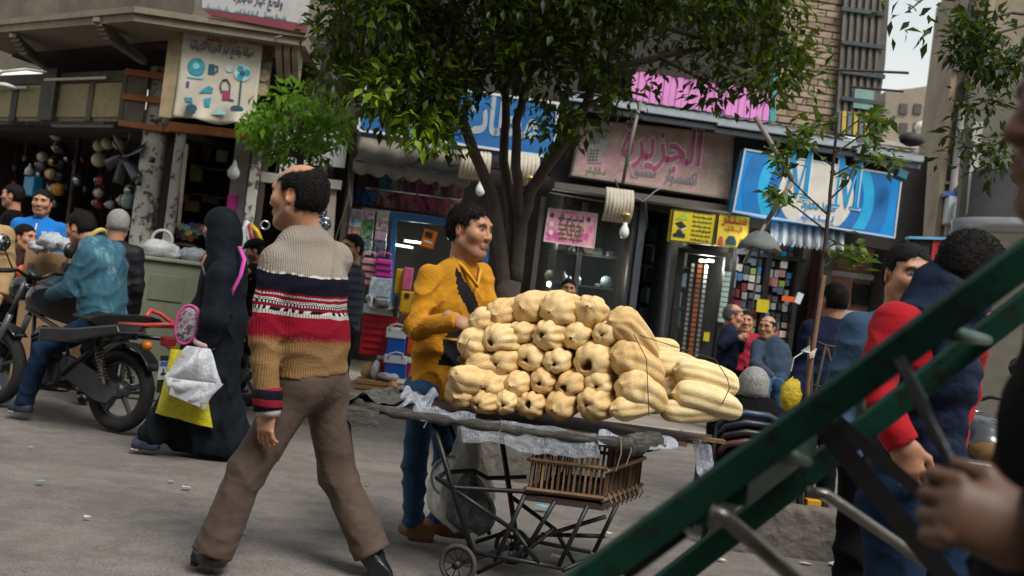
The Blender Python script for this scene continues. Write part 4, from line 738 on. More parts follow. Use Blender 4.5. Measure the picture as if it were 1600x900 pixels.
for i, (px, w) in enumerate(((572, 35), (601, 24), (620, 14), (640, 23), (664, 24), (689, 24), (710, 16))): fbox(px, 310 + (px - 572) * .13, w, 29, -.2, .3, A2[i], NM2[i] + ' boxed product in the lower row above the blue door frame', 'boxed products under the awning')
mb = MB(); u0, v0 = FA.uv(556, 297, -.2); mb.pbox(FA, u0, FA.uv(730, 300, -.2)[0], 2.28, 2.31, -.55, -.18); vsh = FA.uv(640, 334, -.2)[1]; mb.pbox(FA, u0, FA.uv(730, 300, -.2)[0], vsh - .0, vsh + .02, -.55, -.17); ob('box_shelf', mb, DARK, label='dark shelves carrying the boxed products above the blue door', cat='shelf')
CARD = [('#b5b5b0', '#6a7a9a', '#c07a6a'), ('#c9a9b4', '#8a5a8a', '#b5c0c9'), ('#c2beb0', '#8a8a7a', '#d8d4c8'), ('#3c6a9a', '#9ab0c9', '#c9c9c9'), ('#2a5a3c', '#6a9a5a', '#1c3a2a'), ('#a8446a', '#c9c9c9', '#8a8a8a'), ('#b0603c', '#c9b8a8', '#8a4a3a'), ('#3a6a4a', '#8ab08a', '#2a4a3a'), ('#b5b5b5', '#c98aa8', '#9a9aa0'), ('#5a7a9a', '#9ab5c9', '#2a4a6a'), ('#8a9aa0', '#3c4a54', '#c9c9c9'), ('#2a2a2e', '#6a7078', '#44444a')]
for i in range(12):
    r_, c_ = divmod(i, 3); px, py = (556, 576, 598)[c_] - r_ * 1.6, (333, 348, 363, 383)[r_] + c_ * 2.6
    fbox(px, py, 18, (14, 14, 14, 24)[r_], .08, .1, CARD[i], ('white', 'pale pink', 'cream', 'sky blue', 'green', 'rose red', 'orange', 'leaf green', 'white and pink', 'steel blue', 'silver', 'black')[i] + ' product carton stacked at the left of the blue door', 'cartons beside the blue door', sc=14)
# door frame and scalloped awning
door = empty('shop_door', FA.pt(FA.uv(690, 450)[0], .12), 'blue-painted shop door frame with dark glass behind the vendor', 'door')
panel('frame', FA, [(610, 330), (766, 350), (765, 361), (609, 342)], .0, .08, FRB, door, bevel=.006); panel('frame', FA, [(612, 341), (621, 342), (606, 560), (597, 560)], .0, .08, FRB, door, bevel=.006); panel('frame', FA, [(757, 361), (766, 362), (752, 560), (743, 560)], .0, .08, FRB, door, bevel=.006)
panel('pane', FA, [(621, 343), (757, 361), (745, 560), (606, 560)], .02, .03, glassmat(.35, (.05, .06, .06)), door)
TUBE = glow('#e4ebdf', 9.0)
for i, (x0, y0, x1, y1, Y) in enumerate(((632, 376, 662, 380, 14.0), (616, 382, 645, 387, 14.6), (700, 372, 722, 375, 14.8))):
    mb = MB(); mb.tube([P(x0, y0, Y), P(x1, y1, Y)], .016, 6); ob('fluorescent_tube', mb, TUBE, label=('upper left', 'lower left', 'right')[i] + ' glowing fluorescent tube inside the blue-framed shop', cat='lamp', group='tubes in the blue-framed shop', smooth=True)
aw = empty('awning', FA.pt(FA.uv(640, 260)[0], 2.6, .3), 'worn grey-brown awning with scalloped edge above the boxed products', 'awning'); mb = MB(); rows = []
e0, e1 = FA.uv(552, 252, .5), FA.uv(735, 279, .5)
for t in np.linspace(0, 1, 5): rows.append([FA.pt(e0[0] + (e1[0] - e0[0]) * s, e0[1] + .42 * (1 - t) + .02 * math.sin(30 * s), -.2 + .7 * t + .02 * math.sin(14 * s)) for s in np.linspace(0, 1, 40)])
mb.grid(rows); ob('cloth', mb, M('#6f675d', .85, .25, 3, .4, 30, dirt=.4), aw, smooth=True, solid=.006)
mb = MB(); mb.grid([[FA.pt(e0[0] + (e1[0] - e0[0]) * s, e0[1] - t * (.10 + .06 * abs(math.sin(s * math.pi * 7))), .5 + .02 * math.sin(14 * s) + .015 * math.sin(40 * s) * t) for s in np.linspace(0, 1, 85)] for t in (0, .5, 1)]); ob('valance', mb, M('#7b7368', .85, .25, 3, .3, 30, dirt=.35), aw, smooth=True, solid=.005)
mb = MB(); mb.grid([[FA.pt(FA.uv(545 + 4 * s, 250, .4)[0] + .05 * math.sin(7 * t), 2.72 - 1.6 * t, .42 + .1 * math.sin(5 * t + 3 * s) - .4 * s) for s in np.linspace(0, 1, 6)] for t in np.linspace(0, 1, 14)]); ob('side_curtain', mb, M('#544e48', .85, .3, 3, .4, 30, dirt=.4), aw, smooth=True, solid=.006)
oc = empty('hanging_card', FA.pt(*FA.uv(670, 388, .25), .25), 'orange product card hanging in the blue door', 'card'); cbox('card', FA, 670, 373, 21, 28, .25, .02, M('#c46a1c', .4, .15, 6), oc, rot=-.16, bevel=.004); cbox('printed_window', FA, 670, 367, 12, 9, .256, .008, M('#3c2a22', .4), oc, rot=-.16); cbox('printed_strip', FA, 669, 378, 13, 3, .256, .008, M('#c9c9c2', .4), oc, rot=-.16)
# heap of goods on the pavement in front of that shop
FP = Plane((-1.2, 11.15, 0), 6)
def pbx(name, px, py, w, h, off, dp, mat, label, cat, grp=None, parts=None, bevel=.012):
    e = empty(name, FP.pt(*FP.uv(px, py + h / 2, off), off), label, cat, grp); cbox('body', FP, px, py, w, h, off, dp, mat, e, bevel=bevel)
    for p_ in (parts or []): p_(e)
    return e
def lidpart(px, py, w, h, off, dp, c, name='lid'): return lambda e: cbox(name, FP, px, py, w, h, off, dp, M(c, .4, .1, 5, .05, 30), e, bevel=.012)
def handle(px, py, w, off, c): 
    def f(e): mb = MB(); a = FP.pt(*FP.uv(px - w / 2, py, off), off); b = FP.pt(*FP.uv(px + w / 2, py, off), off); mb.tube([a, a + A(0, 0, .05), (a + b) / 2 + A(0, 0, .07), b + A(0, 0, .05), b], .01, 6); ob('handle', mb, M(c, .4), e, smooth=True)
    return f
RED = M('#b01f2c', .35, .1, 4, .05, 30); ORG = M('#c64a18', .35, .1, 4, .05, 30); BLU = M('#1350a8', .35, .1, 4, .05, 30)
pbx('cooler_box', 592, 522, 54, 68, .0, .4, RED, 'big red ribbed cooler box standing left of the heap', 'cooler', 'coolers outside the shop', [lidpart(594, 485, 60, 14, .03, .44, '#c9c6c0'), lambda e: [cbox('rib', FP, 592, 500 + 11 * i, 50, 4, .012, .012, RED, e, bevel=.003) for i in range(5)]])
pbx('cooler_box', 652, 522, 50, 68, -.02, .4, ORG, 'big orange cooler box half hidden behind the vendor', 'cooler', 'coolers outside the shop', [lidpart(655, 488, 56, 12, .01, .44, '#cfa890')])
pbx('cooler_box', 619, 541, 29, 34, .22, .25, BLU, 'small blue and white cooler, upper of two', 'cooler', 'coolers outside the shop', [lidpart(619, 521, 31, 16, .235, .28, '#c3c5c6'), handle(619, 516, 20, .24, '#b9b9b9')])
pbx('cooler_box', 618, 579, 34, 24, .24, .27, BLU, 'small blue and white cooler, lower of two', 'cooler', 'coolers outside the shop', [lidpart(618, 562, 36, 13, .255, .3, '#c3c5c6'), handle(618, 560, 22, .26, '#b9b9b9')])
pbx('cooler_box', 600, 576, 22, 34, .1, .2, RED, 'small dark red cooler beside the lower blue one', 'cooler', 'coolers outside the shop', [lidpart(600, 560, 22, 6, .11, .2, '#a9a39c')]); pbx('cooler_box', 644, 536, 16, 34, .18, .18, ORG, 'narrow orange cooler with white lid next to the vendor', 'cooler', 'coolers outside the shop', [lidpart(644, 522, 18, 10, .19, .2, '#c9c4bd')]); pbx('cooler_box', 643, 578, 14, 30, .2, .18, RED, 'narrow red cooler with white lid, lowest by the vendor', 'cooler', 'coolers outside the shop', [lidpart(643, 564, 15, 9, .21, .2, '#c9c4bd')])
MAG = M('#c2359a', .4, .1, 4, .05, 30); PKP = M('#c98a94', .4, .1, 4, .05, 30); YLW = M('#c79a12', .4, .1, 4, .05, 30)
for i in range(4): pbx('plastic_basket', 600, 409 + 9.5 * i, 25, 8, .1 - .02 * i, .22, MAG, 'magenta plastic basket, number %s from the top of its stack' % ('one', 'two', 'three', 'four')[i], 'basket', 'stacked plastic baskets', [handle(600, 404, 20, .1, '#c2359a')] if i == 0 else None)
for i in range(4): pbx('plastic_basket', 577, 408 + 11 * i, 23, 9, .05 - .02 * i, .22, PKP, 'pale pink plastic basket, number %s from the top of its stack' % ('one', 'two', 'three', 'four')[i], 'basket', 'stacked plastic baskets', [handle(577, 403, 18, .05, '#c98a94')] if i == 0 else None)
pbx('yellow_case', 625, 440, 15, 40, .02, .15, YLW, 'upright yellow plastic case behind the pink bottles', 'case'); pbx('yellow_case', 637, 472, 24, 34, .1, .2, YLW, 'lower yellow tool case with black dial', 'case', None, [lambda e: cbox('dial', FP, 636, 462, 7, 7, .11, .012, INK, e)]); pbx('bottle_pack', 637, 436, 15, 36, .1, .14, M('#c05a7a', .35, .25, 12), 'shrink-wrapped pack of pink bottles on the yellow case', 'bottle pack')
pbx('black_stand', 619, 478, 7, 34, .12, .1, INK, 'narrow black stand between the kettle and the yellow case', 'stand')
pbx('picture_carton', 594, 451, 34, 34, .1, .1, print_mat('#b5bcc2', '#8a97a4', '#c9cdd0', 8), 'grey-white carton printed with cookware under the magenta baskets', 'carton'); kt = pbx('rice_cooker', 598, 486 - 14, 24, 14, .2, .2, M('#9aa0a2', .3, .1, 5, .05, 30, metal=.5), 'grey rice cooker on top of the red cooler', 'cooker', None, [lidpart(598, 464, 20, 5, .19, .16, '#77807f')], .03)
kt2 = pbx('white_kettle', 578, 472, 8, 18, .2, .1, M('#b9bcbc', .3), 'small white kettle on the left of the red cooler', 'kettle', None, [handle(575, 470, 6, .2, '#b9bcbc')], .02)
wc = pbx('wooden_crate', 583, 607, 56, 24, .25, .35, WOOD, 'low wooden crate of goods at the kerb', 'crate', None, [lambda e: [cbox('slat', FP, 583, 598 + 8.5 * i, 58, 6, .262, .012, M('#9a7348', .7, .25, 6), e, bevel=.003) for i in range(3)]])
pbx('glass_jar', 594, 590, 9, 18, .2, .08, M('#6b2a1c', .2), 'dark red glass jar standing in the wooden crate', 'jar'); pbx('shoe_box', 633, 612, 34, 18, .2, .25, M('#b5b2ac', .6), 'white printed box at the kerb beside the wooden crate', 'box', None, [lambda e: cbox('printed_mark', FP, 633, 612, 18, 6, .204, .003, INK, e)])
lump('fruit_bag', P(613, 605, 10.9), (.06, .05, .08), M('#c07a4a', .4, .4, 30), 'small orange bag between the crate and the white box', 'bag', 31); lump('plastic_bag', P(608, 588, 10.95), (.12, .08, .05), WBAG, 'white plastic bag draped over the wooden crate', 'bag', 32); lump('paper_bag', P(574, 582, 11.1), (.07, .06, .11), M('#a07c4c', .8), 'tan paper bag behind the wooden crate', 'bag', 33); lump('plastic_bag', P(587, 578, 11.0), (.05, .05, .1), WBAG, 'tall white plastic bag behind the wooden crate', 'bag', 34)
lump('plastic_sheet', P(596, 482, 11.2), (.24, .16, .045), plastic_film('#c9c9c4', .9, .3), 'white plastic sheet spread over the red cooler', 'sheet', 35, .3); lump('plastic_sheet', P(645, 486, 11.2), (.16, .14, .04), plastic_film('#c9c9c4', .9, .3), 'white plastic sheet spread over the orange cooler', 'sheet', 36, .3)

# ---------------------------------------------------------------- glass-fronted shop under the pink sign
win = empty('shop_window', FA.pt(FA.uv(915, 480)[0], .12), 'glazed shop window with kitchenware under the pink sign', 'window')
mb = MB(); b = uvbox(FA, 838, 300, 985, 560, 0); mb.pbox(FA, b[0], b[2], .15, 2.65, .0, .012); ob('pane', mb, glassmat(.10), win)
for px in (838, 905, 985): u = FA.uv(px, 400)[0]; mb = MB(); mb.pbox(FA, u - .03, u + .03, .12, 2.7, -.02, .045); ob('frame', mb, M('#4b4a48', .5, .2, 4, .2, 30, metal=.4), win)
mb = MB(); mb.pbox(FA, FA.uv(985, 400)[0] + .04, FA.uv(1000, 400)[0], .12, 2.9, -.1, .12); ob('pillar', mb, M('#3d434a', .5, .2, 3, .2, 30), ter)
for z in (.75, 1.2, 1.62, 2.05): mb = MB(); mb.pbox(FA, b[0] + .05, b[2] - .05, z - .015, z, -.5, -.1); ob('window_shelf', mb, glassmat(.5), win)
rr = random.Random(11)
for i in range(34):
    z = (.75, 1.2, 1.62, 2.05)[i % 4]; u = b[0] + .1 + (b[2] - b[0] - .2) * rr.random(); r = rr.uniform(.04, .085); c = FA.pt(u, z, -.28 - .1 * rr.random()); cl = rr.choice(['#9aa3a3', '#b5b8b4', '#5f6a6a', '#8d9694', '#a89c80', '#6b7a76'])
    mb = MB(); kind = i % 3
    if kind == 0: mb.lathe(c, (0, 0, 1), [(0, r * .5), (.01, r * .8), (r, r), (r * 1.1, r * 1.02), (r * 1.12, r * .9)], 16)
    elif kind == 1: mb.lathe(c + A(0, 0, r), FA.N + A(0, 0, .15), [(0, r * .4), (.01, r * .7), (.02, r), (.028, r * .98)], 18)
    else: mb.lathe(c, (0, 0, 1), [(0, r * .6), (r * 1.2, r * .7), (r * 1.6, r * .35), (r * 1.9, r * .3), (r * 2, r * .12)], 14)
    ob(('saucepan', 'plate', 'jug')[kind], mb, M(cl, .25, .1, 5, .05, 30, metal=.4 if kind != 1 else 0), label='%s %s on the %s shelf up in the shop window, number %s' % (('grey', 'pale', 'shiny')[i % 3], ('open pan', 'standing plate', 'tall jug')[kind], ORDN[i % 4], ORDN[i // 4]), cat=('pan', 'plate', 'jug')[kind], group=('pans', 'plates', 'jugs')[kind] + ' in the shop window', smooth=True)
for i, (px, py) in enumerate(((861, 444), (894, 374))): mb = MB(); mb.tube([P(px - 6, py, 13.5), P(px + 6, py + 1, 13.5)], .03, 8); ob('window_lamp', mb, TUBE, label=('small bright lamp low in the dark shop window', 'small bright lamp under the pink poster')[i], cat='lamp', smooth=True)
# ---------------------------------------------------------------- book and phone shop
bk = empty('bookcase', FA.pt(FA.uv(1035, 480)[0], .12, -1.2), 'dark bookcase with rows of bluish books beside the glass door', 'bookcase'); q0, q1 = FA.uv(1002, 450, -1)[0], FA.uv(1072, 450, -1)[0]
mb = MB(); mb.pbox(FA, q0, q1, .12, 2.6, -1.36, -1.33); ob('back_panel', mb, DARKER, bk)
for k in range(8):
    z = .35 + .29 * k; mb = MB(); mb.pbox(FA, q0, q1, z - .02, z, -1.33, -1.0); ob('shelf', mb, DARK, bk); u = q0 + .02
    while u < q1 - .04:
        w = rr.uniform(.025, .06); h = rr.uniform(.17, .24); mb = MB(); mb.pbox(FA, u, u + w, z + .001, z + h, -1.28, -1.03 - rr.uniform(0, .04)); ob('book', mb, M(rr.choice(['#3f5a6b', '#5a7a8a', '#2c3a45', '#7c8a8f', '#48606b', '#6d6a62']), .6), bk); u += w + .004
mb = MB(); mb.pbox(FA, FA.uv(1048, 420, .1)[0], FA.uv(1064, 420, .1)[0], .12, 2.62, -.9, .05); ob('door_jamb', mb, M('#6d6f70', .5, .2, 3, .2, 30), ter)
gd_ = empty('glass_door', FA.pt(FA.uv(1100, 500)[0], .12, .15), 'black-framed glass door with strings of orange cards behind it', 'door')
for pts in ([(1062, 390), (1072, 391), (1052, 560), (1042, 560)], [(1134, 398), (1142, 399), (1124, 560), (1115, 560)], [(1062, 386), (1142, 395), (1141, 403), (1061, 394)]): panel('frame', FA, pts, .1, .18, BLACKM, gd_, bevel=.004)
panel('pane', FA, [(1072, 392), (1134, 399), (1115, 560), (1052, 560)], .13, .138, glassmat(.12), gd_)
for i in range(19):
    for j, (dx, c, d) in enumerate(((0, '#b35a1e', 'orange'), (-11, '#a9a094', 'pale'), (10, '#b9b6b0', 'white'))): cbox('hanging_card', FA, 1094 + dx - .95 * i * .9, 416 + 7.6 * i + dx * .12, 7 if j == 0 else 4.5, 5.6, .0 - .05 * j, .02, M(c, .5, .25, 9), None, label='%s card, %s from the top of its string behind the glass door' % (d, ORDN[i]), cat='card', group=d + ' cards strung behind the glass door')
for i in range(10): cbox('price_tile', FA, 1137 - 1.1 * i, 428 + 8 * i, 11, 6.6, .22, .02, M('#8fa39b', .5), None, label='pale green price tile, %s from the top beside the glass door' % ORDN[i], cat='tile', group='price tiles beside the glass door')
rk = empty('display_rack', FA.pt(FA.uv(1190, 500)[0], .12), 'black display rack of phone accessories under the blue letter sign', 'rack'); q0, q1 = FA.uv(1140, 470)[0], FA.uv(1252, 470)[0]
mb = MB(); mb.pbox(FA, q0, q1, .3, 2.7, -.3, -.26); ob('back_panel', mb, DARKER, rk)
for px in (1142, 1196, 1244): u = FA.uv(px, 460)[0]; mb = MB(); mb.pbox(FA, u - .03, u + .03, .12, 2.5, -.26, .0); ob('upright', mb, BLACKM, rk)
vt_ = FA.uv(1190, 398)[1]; mb = MB(); mb.pbox(FA, q0, q1, vt_ - .03, vt_ + .02, -.26, .02); ob('crossbar', mb, BLACKM, rk)
PC = ['#c9c9c9', '#a3adb5', '#5a5c64', '#d8d4cc', '#9aae5a', '#c08080', '#64748a', '#d8c0b5', '#8c3a44', '#3f7fb8', '#aaaaaa', '#3a3c44']
PC = [c if len(c) == 7 else '#999999' for c in PC]
for r_ in range(12):
    for c_ in range(11):
        if rr.random() < .12: continue
        px, py = 1149 + 9.4 * c_ - 1.2 * r_ + rr.uniform(-1.5, 1.5), 405 + 13.2 * r_ + 1.3 * c_ + rr.uniform(-2, 2)
        if c_ == 5: continue
        cbox('accessory_pack', FA, px, py, rr.uniform(5.5, 11), rr.uniform(8, 14), -.14 + .05 * rr.random(), .03, M(rr.choice(PC), .35, .25, 14), None, label='accessory pack %s in the row %s from the top of the black rack' % (ORDN[c_], ORDN[r_]), cat='pack', group='accessory packs on the black rack')
for r_ in range(3):
    for c_ in range(9): cbox('boxed_gadget', FA, 1150 + 11 * c_ - 1.2 * r_, 366 + 10.5 * r_ + 1.4 * c_, 9.5, 8.5, -.2, .2, M(rr.choice(['#5a3c34', '#2d4a78', '#6a4a3c', '#3c5a8a', '#444', '#7a3c34', '#1f7fb0'] if 0 else ['#5a3c34', '#2d4a78', '#6a4a3c', '#3c5a8a', '#444444', '#7a3c34', '#1f7fb0']), .45, .3, 12), None, label='boxed gadget %s on the shelf row %s above the display rack' % (ORDN[c_], ORDN[r_]), cat='box', group='boxed gadgets above the rack')
cbox('yellow_card', FA, 1192, 478, 19, 20, .04, .02, M('#c9b414', .5), None, label='square yellow card pinned on the display rack', cat='card'); cbox('phone_cutout', FA, 1249, 466, 9, 17, .22, .03, M('#c9ccd0', .4), None, rot=-.3, label='white phone-shaped cutout on the rack edge', cat='cutout'); cbox('orange_arrow', FA, 1232, 467, 20, 8, .2, .02, M('#d2571c', .4), None, label='orange pointing arrow on the rack beside the phone cutout', cat='arrow'); cbox('yellow_card', FA, 1104, 526, 9, 14, .2, .02, M('#c9b414', .5), None, label='small yellow card low behind the glass door', cat='card')
for i, px in enumerate((1098, 1110)): mb = MB(); mb.tube([P(px - 5, 407, 13.6), P(px + 5, 408, 13.6)], .018, 8); ob('ceiling_lamp', mb, TUBE, label=('left bright lamp behind the glass door', 'right bright lamp behind the glass door')[i], cat='lamp', smooth=True)
# striped valance and folded grey awning built umbrella-shaped under the blue letter sign
sv = empty('striped_awning', FA.pt(*FA.uv(1255, 388, .5), .5), 'short striped grey and white valance under the blue letter sign', 'awning'); v0_, v1_ = FA.uv(1205, 346, .5), FA.uv(1318, 362, .5)
for i in range(18):
    s0, s1 = i / 18, (i + 1) / 18; mb = MB(); mb.grid([[FA.pt(v0_[0] + (v1_[0] - v0_[0]) * s, v0_[1] - t * (.25 + .05 * math.sin((s * 18 % 1) * math.pi)), .5 + .06 * t + .02 * math.sin(s * 40)) for s in np.linspace(s0, s1, 5)] for t in (0, .5, 1)]); ob('stripe', mb, M('#b4b9bd' if i % 2 else '#6f7b88', .8, .1, 5), sv, smooth=True, solid=.004)
um = empty('folded_awning', P(1195, 392, 12.3), 'half-folded grey cloth umbrella under the yellow signs', 'umbrella'); mb = MB(); ac = P(1190, 360, 12.3)
mb.grid([[ac + A(.0, 0, 0) + (t * A(math.cos(a) * .27, math.sin(a) * .25, -.22 * t - .03 * abs(math.sin(3 * a)))) for a in np.linspace(0, 2 * math.pi, 25)] for t in np.linspace(.02, 1, 6)]); ob('canopy', mb, M('#5e605f', .8, .25, 4, .3, 30), um, smooth=True, solid=.005); mb = MB(); mb.tube([ac, ac - A(0, 0, 1.2)], .012, 6); ob('stem', mb, DARK, um)
# salmon stall and counter beyond the blue letter sign
FS = Plane((4.6, 14.1, 0), 5); st_ = empty('stall_front', FS.pt(0, 0), 'salmon-painted stall front with white trim beyond the blue letter sign', 'stall')
panel('wall', FS, [(1290, 375), (1390, 388), (1378, 520), (1280, 520)], -.5, 0, M('#a8786a', .8, .2, 2, .3, 20, dirt=.3), st_); panel('white_trim', FS, [(1300, 422), (1378, 432), (1377, 440), (1299, 430)], 0, .08, M('#b5b5b2', .6), st_); panel('dark_window', FS, [(1335, 442), (1362, 445), (1358, 478), (1331, 475)], 0, .05, M('#202326', .3), st_); panel('amber_shelf', FS, [(1300, 462), (1330, 466), (1328, 480), (1298, 476)], 0, .1, M('#a8743a', .6), st_)
panel('grey_front', FS, [(1286, 400), (1300, 402), (1296, 520), (1280, 520)], 0, .1, M('#7d7f7c', .7), st_); panel('white_cover', FS, [(1300, 482), (1372, 490), (1370, 515), (1297, 508)], 0, .5, M('#a9a9a6', .7), st_)
# things fixed on the right-hand buildings
ac_ = empty('air_conditioner', ROW.pt(*ROW.uv(1495, 350, .4), .4), 'pale air-conditioning unit with a curved duct on the plaster house', 'air conditioner'); cbox('casing', ROW, 1494, 328, 26, 44, .5, .5, M('#a5abae', .5, .1), ac_, bevel=.02); mb = MB(); mb.tube([ROW.pt(*ROW.uv(x, y, .6), .6) for x, y in ((1496, 372), (1497, 330), (1502, 312), (1512, 308), (1516, 316))], .09, 10); ob('duct', mb, M('#b5b9ba', .5), ac_, smooth=True); cbox('blue_top', ROW, 1490, 303, 24, 7, .5, .5, M('#2c4f86', .5), ac_)
lump('satellite_dish', P(1424, 218, 15.5), (.2, .15, .11), M('#232220', .7), 'dark round lump of a dish on the canopy end', 'dish', 5, .1); fl_ = empty('floodlight', P(1410, 285, 12.3), 'dark square floodlight at the right end of the blue letter sign', 'floodlight'); cbox('housing', FA, 1411, 273, 19, 15, .9, .12, M('#20282b', .4), fl_, rot=-.25, bevel=.01); cbox('glass', FA, 1411, 273, 14, 10, .906, .01, M('#3d6b74', .15), fl_, rot=-.25)

def lamp_fill_light(px, py, Y, watts, parent_name):
    d = bpy.data.lights.new('lamp_fill_light', 'POINT'); d.energy = watts; d.shadow_soft_size = .12; d.color = (.93, 1, .94); o = bpy.data.objects.new('lamp_fill_light', d); COL.objects.link(o); o.location = tuple(P(px, py, Y))
for q in ((870, 372, 13.3, 16, ''), (930, 420, 13.45, 10, ''), (1104, 412, 13.3, 16, ''), (650, 384, 13.9, 18, ''), (1195, 385, 12.75, 9, '')): lamp_fill_light(*q)  # second and last stand at no lamp, added to brighten window and rack
# ================================================================== people: bodies and clothes as smooth blended volumes, meshed here
class Field:
    def __init__(s, lo, hi, res):
        s.lo = np.asarray(lo, float); s.res = res; s.n = np.maximum(4, np.ceil((np.asarray(hi) - s.lo) / res).astype(int) + 1)
        s.ax = [(s.lo[i] + res * np.arange(s.n[i])).astype(np.float32) for i in range(3)]
        s.D = np.full(s.n, 1.0, np.float32)
    def _sl(s, lo, hi):
        a = np.clip(np.floor((lo - s.lo) / s.res).astype(int), 0, s.n); b = np.clip(np.ceil((hi - s.lo) / s.res).astype(int) + 1, 0, s.n)
        return tuple(slice(a[i], b[i]) for i in range(3))
    def _g(s, sl): return s.ax[0][sl[0]][:, None, None], s.ax[1][sl[1]][None, :, None], s.ax[2][sl[2]][None, None, :]
    def _comb(s, sl, d, k, sub):
        o = s.D[sl]
        if sub:
            h = np.maximum(k - np.abs(o + d), 0) / k; s.D[sl] = np.maximum(o, -d) + h * h * k / 4
        else:
            h = np.maximum(k - np.abs(o - d), 0) / k; s.D[sl] = np.minimum(o, d) - h * h * k / 4
    def cone(s, a, b, ra, rb, k=0.02, sq=None, cap=0, sub=False):
        a = np.asarray(a, float); b = np.asarray(b, float); big = max(ra, rb) * (max(1, sq[1]) if sq else 1) + k + 3 * s.res
        sl = s._sl(np.minimum(a, b) - big, np.maximum(a, b) + big); X, Y, Z = s._g(sl)
        if X.size == 0 or Y.size == 0 or Z.size == 0: return s
        d = b - a; L2 = float(np.dot(d, d)) + 1e-9; x, y, z = X - a[0], Y - a[1], Z - a[2]
        tt = (x * d[0] + y * d[1] + z * d[2]) / L2; t = np.clip(tt, 0, 1)
        x = x - t * d[0]; y = y - t * d[1]; z = z - t * d[2]; q = x * x + y * y + z * z
        if sq:
            n = unit(sq[0]); e = x * n[0] + y * n[1] + z * n[2]; q = q + e * e * (1 / sq[1] ** 2 - 1)
        dist = np.sqrt(np.maximum(q, 0)) - (ra + (rb - ra) * t)
        L = math.sqrt(L2)
        if cap & 1: dist = np.maximum(dist, -tt * L)
        if cap & 2: dist = np.maximum(dist, (tt - 1) * L)
        s._comb(sl, dist.astype(np.float32), k, sub); return s
    def ell(s, c, r, R=None, k=0.02, sub=False):
        c = np.asarray(c, float); big = max(r) + k + 3 * s.res; sl = s._sl(c - big, c + big); X, Y, Z = s._g(sl)
        if X.size == 0 or Y.size == 0 or Z.size == 0: return s
        R = np.eye(3) if R is None else np.asarray(R); x, y, z = X - c[0], Y - c[1], Z - c[2]   # R columns: axes
        p = [(x * R[0, i] + y * R[1, i] + z * R[2, i]) for i in range(3)]
        k0 = np.sqrt(sum((p[i] / r[i]) ** 2 for i in range(3))); k1 = np.sqrt(sum((p[i] / r[i] ** 2) ** 2 for i in range(3))) + 1e-6
        s._comb(sl, (k0 * (k0 - 1) / k1).astype(np.float32), k, sub); return s
    def cut(s, p, n):                          # remove what lies beyond p along n
        n = unit(n); X, Y, Z = s._g((slice(None),) * 3); d = (X - p[0]) * n[0] + (Y - p[1]) * n[1] + (Z - p[2]) * n[2]
        s.D = np.maximum(s.D, d.astype(np.float32)); return s
    def folds(s, c, r, dirv, freq, amp, ph=0.0):
        c = np.asarray(c, float); sl = s._sl(c - 2 * r, c + 2 * r); X, Y, Z = s._g(sl)
        if X.size == 0 or Y.size == 0 or Z.size == 0: return s
        x, y, z = X - c[0], Y - c[1], Z - c[2]; dv = unit(dirv)
        w = np.exp(-(x * x + y * y + z * z) / (r * r) * 1.4)
        g = freq * (x * dv[0] + y * dv[1] + z * dv[2]) + 1.5 * np.sin(23 * x + 11 * y + ph) + 1.3 * np.sin(19 * y - 17 * z + 2 * ph) + ph
        s.D[sl] += (amp * w * (1.7 * np.sqrt(np.abs(np.sin(g * .5)) + 1e-4) - 1.1)).astype(np.float32); return s
    def rough(s, amp, fr, ph=0.0):
        X, Y, Z = s._g((slice(None),) * 3)
        s.D += (amp * (np.sin(fr * X + 2 * np.sin(fr * 0.6 * Z + ph)) * np.sin(fr * Y + ph + 1.7 * np.sin(fr * 0.5 * X)) * np.sin(fr * 0.8 * Z + 1.3 + 1.5 * np.sin(fr * .7 * Y)))).astype(np.float32); return s
    def mesh(s):
        D = s.D; D[0] = D[-1] = 1; D[:, 0] = D[:, -1] = 1; D[:, :, 0] = D[:, :, -1] = 1
        I = D < 0; c = np.zeros(np.array(D.shape) - 1, np.int8)
        offs = [(a, b, d) for a in (0, 1) for b in (0, 1) for d in (0, 1)]
        for a, b, d in offs: c += I[a:I.shape[0] - 1 + a, b:I.shape[1] - 1 + b, d:I.shape[2] - 1 + d]
        act = (c > 0) & (c < 8); ii, jj, kk = np.nonzero(act); n = len(ii)
        idx = np.full(c.shape, -1, np.int32); idx[act] = np.arange(n); acc = np.zeros((n, 3)); cnt = np.zeros(n)
        for o in offs:
            for ax in range(3):
                if o[ax]: continue
                e = list(o); e[ax] = 1; d1 = D[ii + o[0], jj + o[1], kk + o[2]]; d2 = D[ii + e[0], jj + e[1], kk + e[2]]
                cr = (d1 < 0) != (d2 < 0); t = np.where(cr, d1 / np.where(cr, d1 - d2, 1), 0)
                q = np.tile(np.array(o, float), (n, 1)); q[:, ax] += t; acc[cr] += q[cr]; cnt += cr
        V = s.lo + s.res * (np.stack([ii, jj, kk], 1) + acc / np.maximum(cnt, 1)[:, None]); Q = []
        for ax in range(3):
            u, v = (ax + 1) % 3, (ax + 2) % 3
            A0 = [slice(None)] * 3; A1 = [slice(None)] * 3; A0[ax] = slice(0, -1); A1[ax] = slice(1, None)
            cr = I[tuple(A0)] != I[tuple(A1)]; e = np.stack(np.nonzero(cr), 1)
            ok = (e[:, u] > 0) & (e[:, v] > 0) & (e[:, u] < D.shape[u] - 1) & (e[:, v] < D.shape[v] - 1); e = e[ok]
            def ci(du, dv):
                q = e.copy(); q[:, u] += du; q[:, v] += dv; return idx[q[:, 0], q[:, 1], q[:, 2]]
            quad = np.stack([ci(-1, -1), ci(0, -1), ci(0, 0), ci(-1, 0)], 1); fl = ~I[e[:, 0], e[:, 1], e[:, 2]]
            quad[fl] = quad[fl][:, ::-1]; Q.append(quad)
        return V, np.concatenate(Q)
